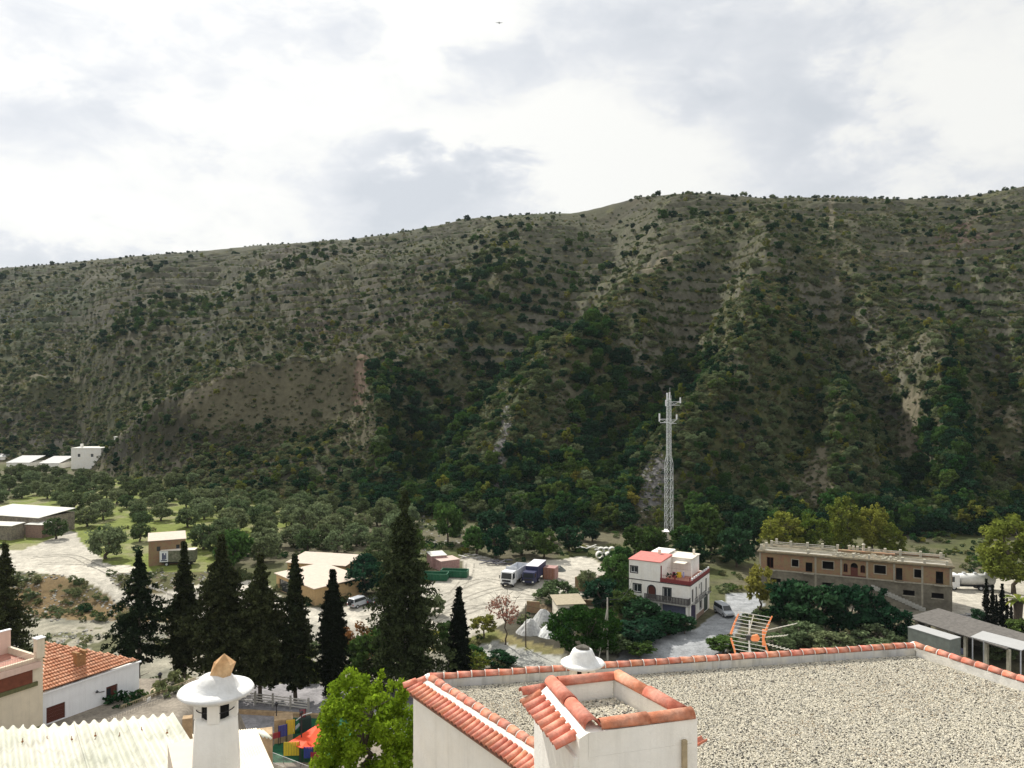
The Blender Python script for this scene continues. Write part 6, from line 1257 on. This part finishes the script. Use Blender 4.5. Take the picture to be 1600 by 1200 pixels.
# valley undergrowth
def valley_scrub():
    rs = np.random.default_rng(12); n = 9000; px = rs.uniform(-100, 1700, n); py = 600+F*CZ/rs.uniform(104, 330, n); Y = F*CZ/(py-600); X = (px-800)/F*Y
    s = base_py(X/Y, Y)[1]; k = (s < 0) & (fbm(X/7, Y/7, 91, 3) > .46)
    for q in ALLROAD+BLD: k &= ~inpoly(px, py, q)
    k &= ~((px < 330) & (Y > 104) & (Y < 141)); k &= ~(inpoly(px, py, GRASS) & (rs.random(n) < .85))
    dens = np.where(px > 640, 1.0, .55); dens = np.where((px > 560) & (px < 1000) & (py > 985), 2, dens); k &= rs.random(n) < dens
    px, X, Y = px[k], X[k], Y[k]; Z = height(X, Y); t = rs.random(len(X)); s = rs.uniform(.3, .95, len(X))
    right = px > 980
    for q, a, c in (('olive', 0, .30), ('green', .30, .48), ('dark', .48, .74), ('scrub', .74, .93), ('yellow', .93, 1.0)):
        m = (t >= a) & (t < c); stuff_instances('valley_'+q+'_scrub', SHR[q], X[m], Y[m], Z[m], s[m], q+' coloured weeds and bushes on the valley floor')
valley_scrub()
def bank_rocks():
    rs = np.random.default_rng(3); n = 2600; px = rs.uniform(-20, 340, n); Y = rs.uniform(126, 163, n); X = (px-800)/F*Y; py = 600+F*CZ/Y
    k = ~inpoly(px, py, ROADL) & (fbm(X/6, Y/6, 77, 3) > np.where(Y > 140, .42, .60)); X, Y = X[k], Y[k]
    m = [mat('river_stone', (.32,.31,.28), .9, .25, 2, objvar=.3), mat('brown_stone', (.24,.19,.14), .9, .25, 2, objvar=.3)]; me = [rock_mesh('rock', m[0], 1, .8, .6, 40+i, 1) for i in range(3)]+[rock_mesh('rock', m[1], 1, .8, .6, 50, 1)]
    stuff_instances('bank_rocks', me, X, Y, height(X, Y), rs.uniform(.15, .55, len(X))**1.2, 'pale stones scattered over the river bank', .8, True)
    n = 900; px = rs.uniform(-20, 700, n); Y = rs.uniform(101, 163, n); X = (px-800)/F*Y; py = 600+F*CZ/Y; k = ~inpoly(px, py, ROADL) & ~inpoly(px, py, YARD) & (fbm(X/9, Y/9, 78, 3) > np.where(Y > 140, .45, .56)); X, Y = X[k], Y[k]
    t = rs.random(len(X)) < .5; s = rs.uniform(.35, .9, len(X)); stuff_instances('bank_weeds', SHR['scrub'], X[t], Y[t], height(X[t], Y[t]), s[t], 'brown weeds on the river bank'); stuff_instances('bank_bushes', SHR['olive'], X[~t], Y[~t], height(X[~t], Y[~t]), s[~t], 'olive coloured bushes on the river bank')
    # scree blocks on the hillside gullies
    px = []; py = []
    for pl in (SCREE, SCREE2, SCREE3):
        xs, ys = [q[0] for q in pl], [q[1] for q in pl]; a = rs.uniform(min(xs), max(xs), 420); c = rs.uniform(min(ys), max(ys), 420); k = inpoly(a, c, pl); px.append(a[k]); py.append(c[k])
    px, py = np.concatenate(px), np.concatenate(py); v = py < 600+F*CZ/np.interp(px, *BASEY)-2; X, Y, Z = hill_pts(px[v], py[v]); g = ~v; Yg = F*CZ/(py[g]-600); Xg = (px[g]-800)/F*Yg
    X, Y, Z = np.concatenate([X, Xg]), np.concatenate([Y, Yg]), np.concatenate([Z, height(Xg, Yg)]); sm = [rock_mesh('scree_rock', mat('scree_stone', (.24,.23,.215), .95, .3, 2, objvar=.4), 1, .8, .5, 60+i, 1) for i in range(3)]; kq = rs.random(len(X)) < .75; X, Y, Z = X[kq], Y[kq], Z[kq]; stuff_instances('scree_blocks', sm, X, Y, Z-.15, rs.uniform(.2, .8, len(X)), 'pale broken rock in the hillside gullies', .7, True)
bank_rocks()
# ---------------------------------------------------------------- dark conifers along the river
def conifer_mesh(name, m, h, w, z0, seed, nb=230, per=52, leaf=.19, prof=None, droop=.25, gap=.0):
    rs = np.random.default_rng(seed); pts = []
    for i in range(nb):
        f = rs.random()**.85; z = z0+(h-z0)*f; L_ = w/2*prof(f)*(1-f**9)*rs.choice([rs.uniform(.45, .8), rs.uniform(.75, 1.22)]); a = rs.uniform(0, 6.283)
        if L_ < .15: L_ = .15
        up = rs.uniform(-.15, .35); n = max(8, int(per*(L_/(w/2)+.25))); t = rs.random(n)**.5
        base = np.stack([np.cos(a)*L_*t, np.sin(a)*L_*t, z+L_*t*up-droop*L_*t*t], 1); pts.append(base+rs.normal(size=(n, 3))*np.array((.24, .24, .17))*(0.4+.5*L_/2)[..., None] if False else base+rs.normal(size=(n, 3))*np.array((.20, .20, .13))*(.55+.16*L_))
    v, f = quads(np.concatenate(pts), leaf, rs, 0, 1.25); return fmesh(name, v, f, m)
def cone_trunk(h, r, seed, z1=.97):
    rs = random.Random(seed); b = MB(); pts = [(rs.uniform(-.1, .1), rs.uniform(-.1, .1), -.4+(h*z1+.4)*i/6) for i in range(7)]; b.path(pts, [r*(1-.88*i/6) for i in range(7)], 7)
    for i in range(14): z = h*rs.uniform(.08, .8); a = rs.uniform(0, 6.28); L_ = rs.uniform(.6, 1.8); b.tube((0, 0, z), (math.cos(a)*L_, math.sin(a)*L_, z+.3), .05, .02, 4)
    return b.mesh('conifer_trunk', BARK)
pr_cone = lambda f: (.22+.78*min(1, (1-f)*1.25)**.9)*(.35+.65*min(1, f*9))*(1-.80*f**3)
def pr_irr(sd, w=1.0):
    return lambda f: w*(.16+.84*min(1, (1-f)*1.75)**.8)*(.45+.55*min(1, f*7))*(1-.72*f**4)*(1+.16*math.sin(f*23+sd)+.14*math.sin(f*41+2*sd))
pr_col = lambda f: min(1, f*7+.35)*(1-f**2.6)**.75
def conifer(px, ytop, Y, wpx, label, seed, prof=pr_cone, leaf=.19, nb=230, per=52, z0f=.12, name='conifer_tree', m=None, ds=1.0):
    x = (px-800)/F*Y; z = hz(x, Y); top = CZ-(ytop-600)/F*Y; h = top-z; w = wpx/F*Y
    t = empty(name, (x, Y, z), random.uniform(0, 6), label, 'tree'); inst('trunk', cone_trunk(h, .26 if h > 14 else .18, seed), t); inst('crown', conifer_mesh(name+'_crown', m or CONIF, h, w, h*z0f, seed, nb, per, leaf, prof), t)
    return t
conifer(8, 850, 97, 84, 'dark conifer at the left edge behind the cream house', 1, pr_irr(1), nb=330, z0f=.05)
conifer(217, 862, 97, 88, 'open dark conifer rising right of the orange tiled roof', 2, pr_irr(2), nb=240, per=60, z0f=.20)
conifer(288, 848, 99, 56, 'dense dark conifer second from the tiled roof', 3, pr_irr(3, .85), nb=480, per=64, z0f=.10)
conifer(346, 836, 95, 98, 'broad dark conifer right behind the near chimney', 4, pr_irr(4), nb=620, per=66, z0f=.10)
conifer(407, 866, 94, 88, 'broad dark conifer left of the narrow topped one', 5, pr_irr(5), nb=560, per=66, z0f=.12)
conifer(461, 868, 94, 72, 'dark conifer with narrow ragged top in front of the warehouse', 6, lambda f: (.95*(1-f)**.9+.14+.10*math.sin(f*31)+.08*math.sin(f*57))*min(1, f*8+.3), nb=420, per=54, z0f=.10)
conifer(520, 891, 96, 50, 'solid black-green columnar cypress right of the warehouse', 7, lambda f: (min(1, .55+f*1.6))*(1-f**3.2)**.7*(1-.32*f), nb=900, per=60, leaf=.15, z0f=.03, name='cypress_tree', m=CYPR)
conifer(632, 768, 97, 152, 'tallest dark conifer with pointed crown in the middle', 8, lambda f: (.17+.90*max(0, 1-f*1.15)**.95+.06*math.sin(f*33)+.06*math.sin(f*60+1))*min(1, f*8+.45), nb=900, per=62, z0f=.04)
conifer(717, 919, 100, 42, 'small pointed dark cypress behind the corner of the gravel roof', 9, lambda f: min(1, f*5+.6)*(1-f)**.65+.06, nb=560, per=48, leaf=.15, z0f=.02, name='cypress_tree', m=CYPR)
CYM = conifer_mesh('small_cypress_crown', CYPR, 8, 1.7, .2, 33, 240, 30, .13, pr_col); CYT = cone_trunk(8, .14, 4)
for i, (px, yt, w, l) in enumerate(((1541, 905, 1.25, 'widest left small cypress of the row in the right yard'), (1551, 914, 1.0, 'second small cypress from the left of the row'), (1557, 929, .7, 'short slim cypress third in the row'), (1566, 912, 1.35, 'thick tall cypress in the middle of the row'), (1573.5, 934, .75, 'slim cypress right of the thick tall one'), (1580, 938, .65, 'last slim cypress of the row before the palm'), (1586, 962, .5, 'tiny cypress left of the palm'))):
    Y = 124+.3*i; x = (px-800)/F*Y; h = CZ-(yt-600)/F*Y; t = empty('small_cypress', (x, Y, hz(x, Y)), i, l, 'tree', 'row of small cypresses in the right yard'); w *= .52; inst('trunk', CYT, t, sc=(w, w, h/8)); inst('crown', CYM, t, sc=(w, w, h/8))
Y = 124; x = (1591-800)/F*Y; t = empty('palm_tree', (x, Y, 0), 0, 'small palm with shaggy trunk right of the cypress row', 'tree'); MB().lathe([(.55, 0), (.6, 2.5), (.7, 4.4), (.3, 4.9)], 10, wob=.05).build('trunk', BARK, t)
for k in range(18):
    a = k*2.4; e = .9 if k % 2 else .45; b = MB(); p0 = Vector((0, 0, 4.8)); pts = [p0+Vector((math.cos(a)*d, math.sin(a)*d, e*d-.32*d*d)) for d in (0, .8, 1.6, 2.3)]; w = Vector((-math.sin(a), math.cos(a), 0))
    for j in range(3): w0, w1 = (.05, .3, .3)[j], (.3, .3, .04)[j]; b.add([pts[j]-w*w0, pts[j]+w*w0, pts[j+1]+w*w1, pts[j+1]-w*w1], [(0, 1, 2, 3)])
    b.build('frond', EUCA, t)
# autumn trees between the conifers
for px, py, w, pair, lab, hs in ((556, 1068, 62, 'O', 'orange-brown autumn tree right of the columnar cypress', 1.3), (478, 1070, 50, 'Y', 'thin yellowing tree behind the ragged conifer', 1.3), (742, 1058, 50, 'Y', 'yellowing bush right of the small cypress', .7), (575, 1090, 60, 'G', 'green autumn tree under the tallest conifer', 1.1)):
    pr = {'O': (crown_mesh('autumn_crown', ORANGEL, 5, 6, .8, 34, 1500, .20, 401, .25), YG[0][1]), 'Y': YG[1], 'G': GR[1]}[pair]; p = G(px, py, 0); w_ = w/F*p.y/4.7; tree('autumn_tree', pr, p.x, p.y, w_, w_*hs, lab, 'tree')
# big lime-green tree by the gravel house
LM = crown_mesh('lime_crown', LIME, 5.0, 6.6, 0, 135, 21000, .088, 500, .155, hollow=.5); Y = 33; x = (574-800)/F*Y; zt_ = CZ-(1046-600)/F*Y; zg_ = hz(x, Y); t = empty('lime_green_tree', (x, Y, zg_), 0, 'bright yellow-green leafy tree against the white house wall', 'tree'); inst('crown', LM, t, (0, 0, zt_-zg_-6.1)); inst('trunk', trunk_mesh('tree_trunk', zt_-zg_-1, .14, 71, 6, .12), t)
# ---------------------------------------------------------------- promenade, playground
def promenade():
    wr = mat('white_rail_paint', (.62,.61,.57), .8, .15, 3)
    for (x0p, y0p, x1p, y1p, lab) in ((212, 1086, 300, 1093, 'pale horizontal bar fence beside the tiled house'), (372, 1098, 482, 1112, 'pale horizontal bar fence along the promenade under the conifers')):
        a, c = G(x0p, y0p, 1.0), G(x1p, y1p, 1.0); v = c-a; t = empty('bar_fence', a, math.atan2(v.y, v.x), lab, 'fence', 'promenade fences'); L_ = v.length; n = max(2, round(L_/2.2))
        for i in range(n+1): MB().box(L_*i/n-.09, L_*i/n+.09, -.09, .09, -.1, 1.6).build('post', CONC, t)
        for i in range(n):
            for z in (.35, .65, .95, 1.25): MB().box(L_*i/n+.1, L_*(i+1)/n-.1, -.04, .04, z, z+.11).build('rail', wr, t)
    a, c = G(330, 1112, 1.0), G(500, 1122, 1.0); v = c-a; o = MB().box(0, v.length, -.2, .2, -.2, .45).build('low_wall', mat('ochre_stone', (.42,.30,.18), .95, .3, 2, .5, 8), None, loc=a, rz=math.atan2(v.y, v.x)); tag(o, 'low ochre wall along the promenade behind the lamp', 'wall')
    for px, py, w, h, lab, yy in ((443, 1131, 1.9, 1.7, 'square brick planter on the promenade', 84), (293, 1165, .7, 4.4, 'ochre stone pillar left of the near chimney', 60), (232, 1095, .8, 1.6, 'brown stone gate pillar behind the tiled house terrace', 74), (411, 1168, 1.3, 2.3, 'small stone hut with a pale sheet roof right of the chimney', 56), (258, 1104, .7, 1.7, 'ochre stone pillar by the garden fence', 72)):
        c = P(px, py, yy); o = MB().box(-w/2, w/2, -w/2, w/2, -3, h*.5).build('stone_pillar', mat('ochre_stone', (0,0,0)), None, loc=c, rz=.3, bevel=.04); tag(o, lab, 'pillar')
    for px, yt, yb, Y, lab in ((432, 1098, 1150, 84, 'black street lamp on the promenade'), (250, 1052, 1100, 70, 'dark lamp post behind the garden of the tiled house'), (471, 1112, 1152, 81, 'black lamp beside the playground tent')):
        top, bot = P(px, yt, Y), P(px, yb, Y); t = empty('street_lamp', bot, 0, lab, 'street lamp'); h = top.z-bot.z; MB().tube((0, 0, -.5), (0, 0, h-.4), .07, .045, n=7).build('post', DARK, t); MB().lathe([(.06, h-.42), (.20, h-.1), (.22, h-.08), (.05, h+.1)], 8).build('lantern', DARK, t)
    # playground
    t = empty('playground_tent', G(478, 1172, 1.0), 0, 'orange-red canopy of the playground beside the lime-green tree', 'canopy'); s = 14.8
    red = mat('red_canvas', (.85,.09,.03), .7, .12, 3); o0 = t.location
    def pp(zx, zy, Y): return P(380+zx/10, 1080+zy/10, Y)-o0
    b = MB(); A1, A2, A3, A4 = pp(700, 800, 80), pp(1210, 490, 84.5), pp(1250, 905, 79), pp(900, 885, 77.5)
    b.add([A1, A4, A3, A2], [(0, 1, 2, 3)]); b.add([A1-Vector((0,0,.06)), A4-Vector((0,0,.06)), A3-Vector((0,0,.06)), A2-Vector((0,0,.06))], [(3, 2, 1, 0)]); b.build('canopy', red, t)
    for q in (A1, A4, A3, A2): b = MB(); b.tube((q.x, q.y, q.z-2.2), q, .05, n=6); b.build('canopy_post', DARK, t)
    for (q, Y, w, h, col, lab, r) in (((755, 900), 78.5, 1.55, 1.35, (.62,.50,.04), 'yellow playground panel under the canopy', .05), ((740, 560), 82, .9, 1.5, (.60,.50,.05), 'yellow playground panel behind the canopy', .4), ((620, 620), 81.5, .9, 1.2, (.03,.05,.28), 'blue playground panel left of the yellow one', .6), ((520, 690), 81, .8, .6, (.30,.02,.04), 'dark red playground panel at the left end', .6), ((1020, 960), 77.5, .9, 1.1, (.03,.06,.22), 'blue playground panel under the canopy', 0), ((1150, 1040), 77.2, 1.2, 1.1, (.28,.02,.02), 'dark red playground panel by the lime-green tree', 0), ((930, 370), 86, .6, 1.2, (.25,.02,.03), 'dark red playground post panel at the back', .3)):
        c = P(380+q[0]/10, 1080+q[1]/10, Y); e = empty('play_screen', (c.x, c.y, c.z), r, lab, 'panel', 'playground panels'); n = 6; m = mat('panel_'+lab[:14].replace(' ', '_'), col, .6, .1, 4)
        for i in range(n): MB().box(-w/2+w*i/n, -w/2+w*(i+1)/n-.03, -.02, .02, -h/2, h/2).build('slat', m, e)
        for x in (-w/2, w/2): MB().tube((x, .04, -h/2-.8), (x, .04, h/2+.05), .04, n=5).build('post', DARK, e)
    g = G(490, 1150, 1.0); b = MB(); b.box(-3.6, 4, -7.5, 4.6, .005, .03); o = b.build('playground_floor', mat('green_rubber', (.012,.10,.045), .9, .2, 2), None, loc=(g.x, g.y, 1.0)); o['kind'] = 'structure'
    for (pa, pb, Ya, Yb) in (((400, 1168), (520, 1200), 80, 74),):
        a, c = P(*pa, Ya), P(*pb, Yb); v = c-a; e = empty('picket_fence', (a.x, a.y, 1.0), math.atan2(v.y, v.x), 'pale picket fence in front of the playground', 'fence'); rail(e, (0, 0, 0), (v.xy.length, 0, 0), 1.1, PAINTW, .16, 'pickets')
    b = MB(); a = P(405, 1172, 79); b.box(-4.5, 8, -4.0, -.4, 0, .05); o = b.build('pale_path', mat('pale_path', (.55,.55,.52), .9, .1, 1), None, loc=(a.x+2, a.y-1, 1.0), rz=R(-25)); o['kind'] = 'structure'
    c = P(477, 1118, 86); t = empty('slide', c, .4, 'dark green slide with pale handrail at the back of the playground', 'slide'); MB().box(-.6, .6, -.4, .4, -2.2, -.2).build('tower', mat('dark_green_door', (0,0,0)), t); b = MB(); b.hexa([(-2.2, -.3, -2.2), (-.6, -.3, -.9), (-.6, .3, -.9), (-2.2, .3, -2.2)], [(-2.2, -.3, -2.1), (-.6, -.3, -.8), (-.6, .3, -.8), (-2.2, .3, -2.1)]); b.build('chute', GALV, t); b = MB(); b.path([(-1.0, 0, -.4), (-.2, 0, .1), (.7, 0, .2)], .06, 5); b.build('handrail', PAINTW, t)
promenade()
def left_garden():
    A = Vector((-36.5, 61.0, 11.6)); a = math.atan2(7.2, 4.2); M_ = Matrix.Translation(A) @ Matrix.Rotation(a, 4, 'Z')
    for lx, ly, s, kind, lab in ((6.0, -1.2, 1.0, 'dark', 'dark bush beside the brown door of the tiled house'), (7.4, -1.3, .8, 'green', 'green pot plants right of the brown door'), (4.0, -2.0, .35, 'green', 'small green plant on the terrace below the lamp'), (10.5, -1.0, 1.1, 'scrub', 'dry climber at the terrace corner'), (9.2, -2.5, .9, 'scrub', 'brownish bush by the terrace railing')):
        p = M_ @ Vector((lx, ly, 0)); o = inst('garden_shrub', SHR[kind][0], None, (p.x, p.y, p.z), (0, 0, lx), (s, s, s)); tag(o, lab, 'shrub')
    p = M_ @ Vector((9.5, -1.4, 0)); t = empty('garden_table', p, a, 'round table with pale slatted top on the terrace of the tiled house', 'table'); MB().lathe([(.9, .72), (.9, .76)], 18).build('tabletop', mat('pale_timber', (0,0,0)), t); MB().tube((0, 0, -.1), (0, 0, .72), .06, n=6).build('leg', DARK, t)
    p = M_ @ Vector((7.5, -2.9, 0)); t = empty('garden_chair', p, a+.4, 'white openwork garden chair on the terrace', 'chair'); MB().box(-.25, .25, -.25, .25, .42, .46).build('seat', PAINTW, t); rail(t, (-.25, .25, .46), (.25, .25, .46), .5, PAINTW, .08, 'backrest')
    for x in (-.22, .22):
        for y in (-.22, .22): MB().box(x-.02, x+.02, y-.02, y+.02, -.05, .42).build('leg', PAINTW, t)
    for i, (px, py) in enumerate(((277, 1118), (262, 1113))):
        c = P(px, py, 66); t = empty('garden_figure', (c.x, c.y, c.z-.6), 0, ['dark red ornamental post on the garden wall', 'small pale urn at the terrace end'][i], 'ornament'); MB().lathe([(.18, -1.2), (.14, 0), (.28, .2), (.22, .45), (.30, .6), (.1, .75)], 10).build('body', mat('urn%d' % i, ((.25,.03,.02), (.6,.6,.57))[i], .8, .1), t)
left_garden()

# ---------------------------------------------------------------- thin valley air
hzm = bpy.data.materials.new('valley_air'); hzm.use_nodes = True; nt = hzm.node_tree; nt.nodes.clear(); o_ = N(nt, 'ShaderNodeOutputMaterial'); v_ = N(nt, 'ShaderNodeVolumePrincipled'); v_.inputs['Color'].default_value = (.80, .88, 1.0, 1); v_.inputs['Density'].default_value = .00005; nt.links.new(v_.outputs[0], o_.inputs['Volume'])
o = MB().box(-1400, 1400, -1000, 2100, -8, 235).build('haze', hzm); o['kind'] = 'stuff'
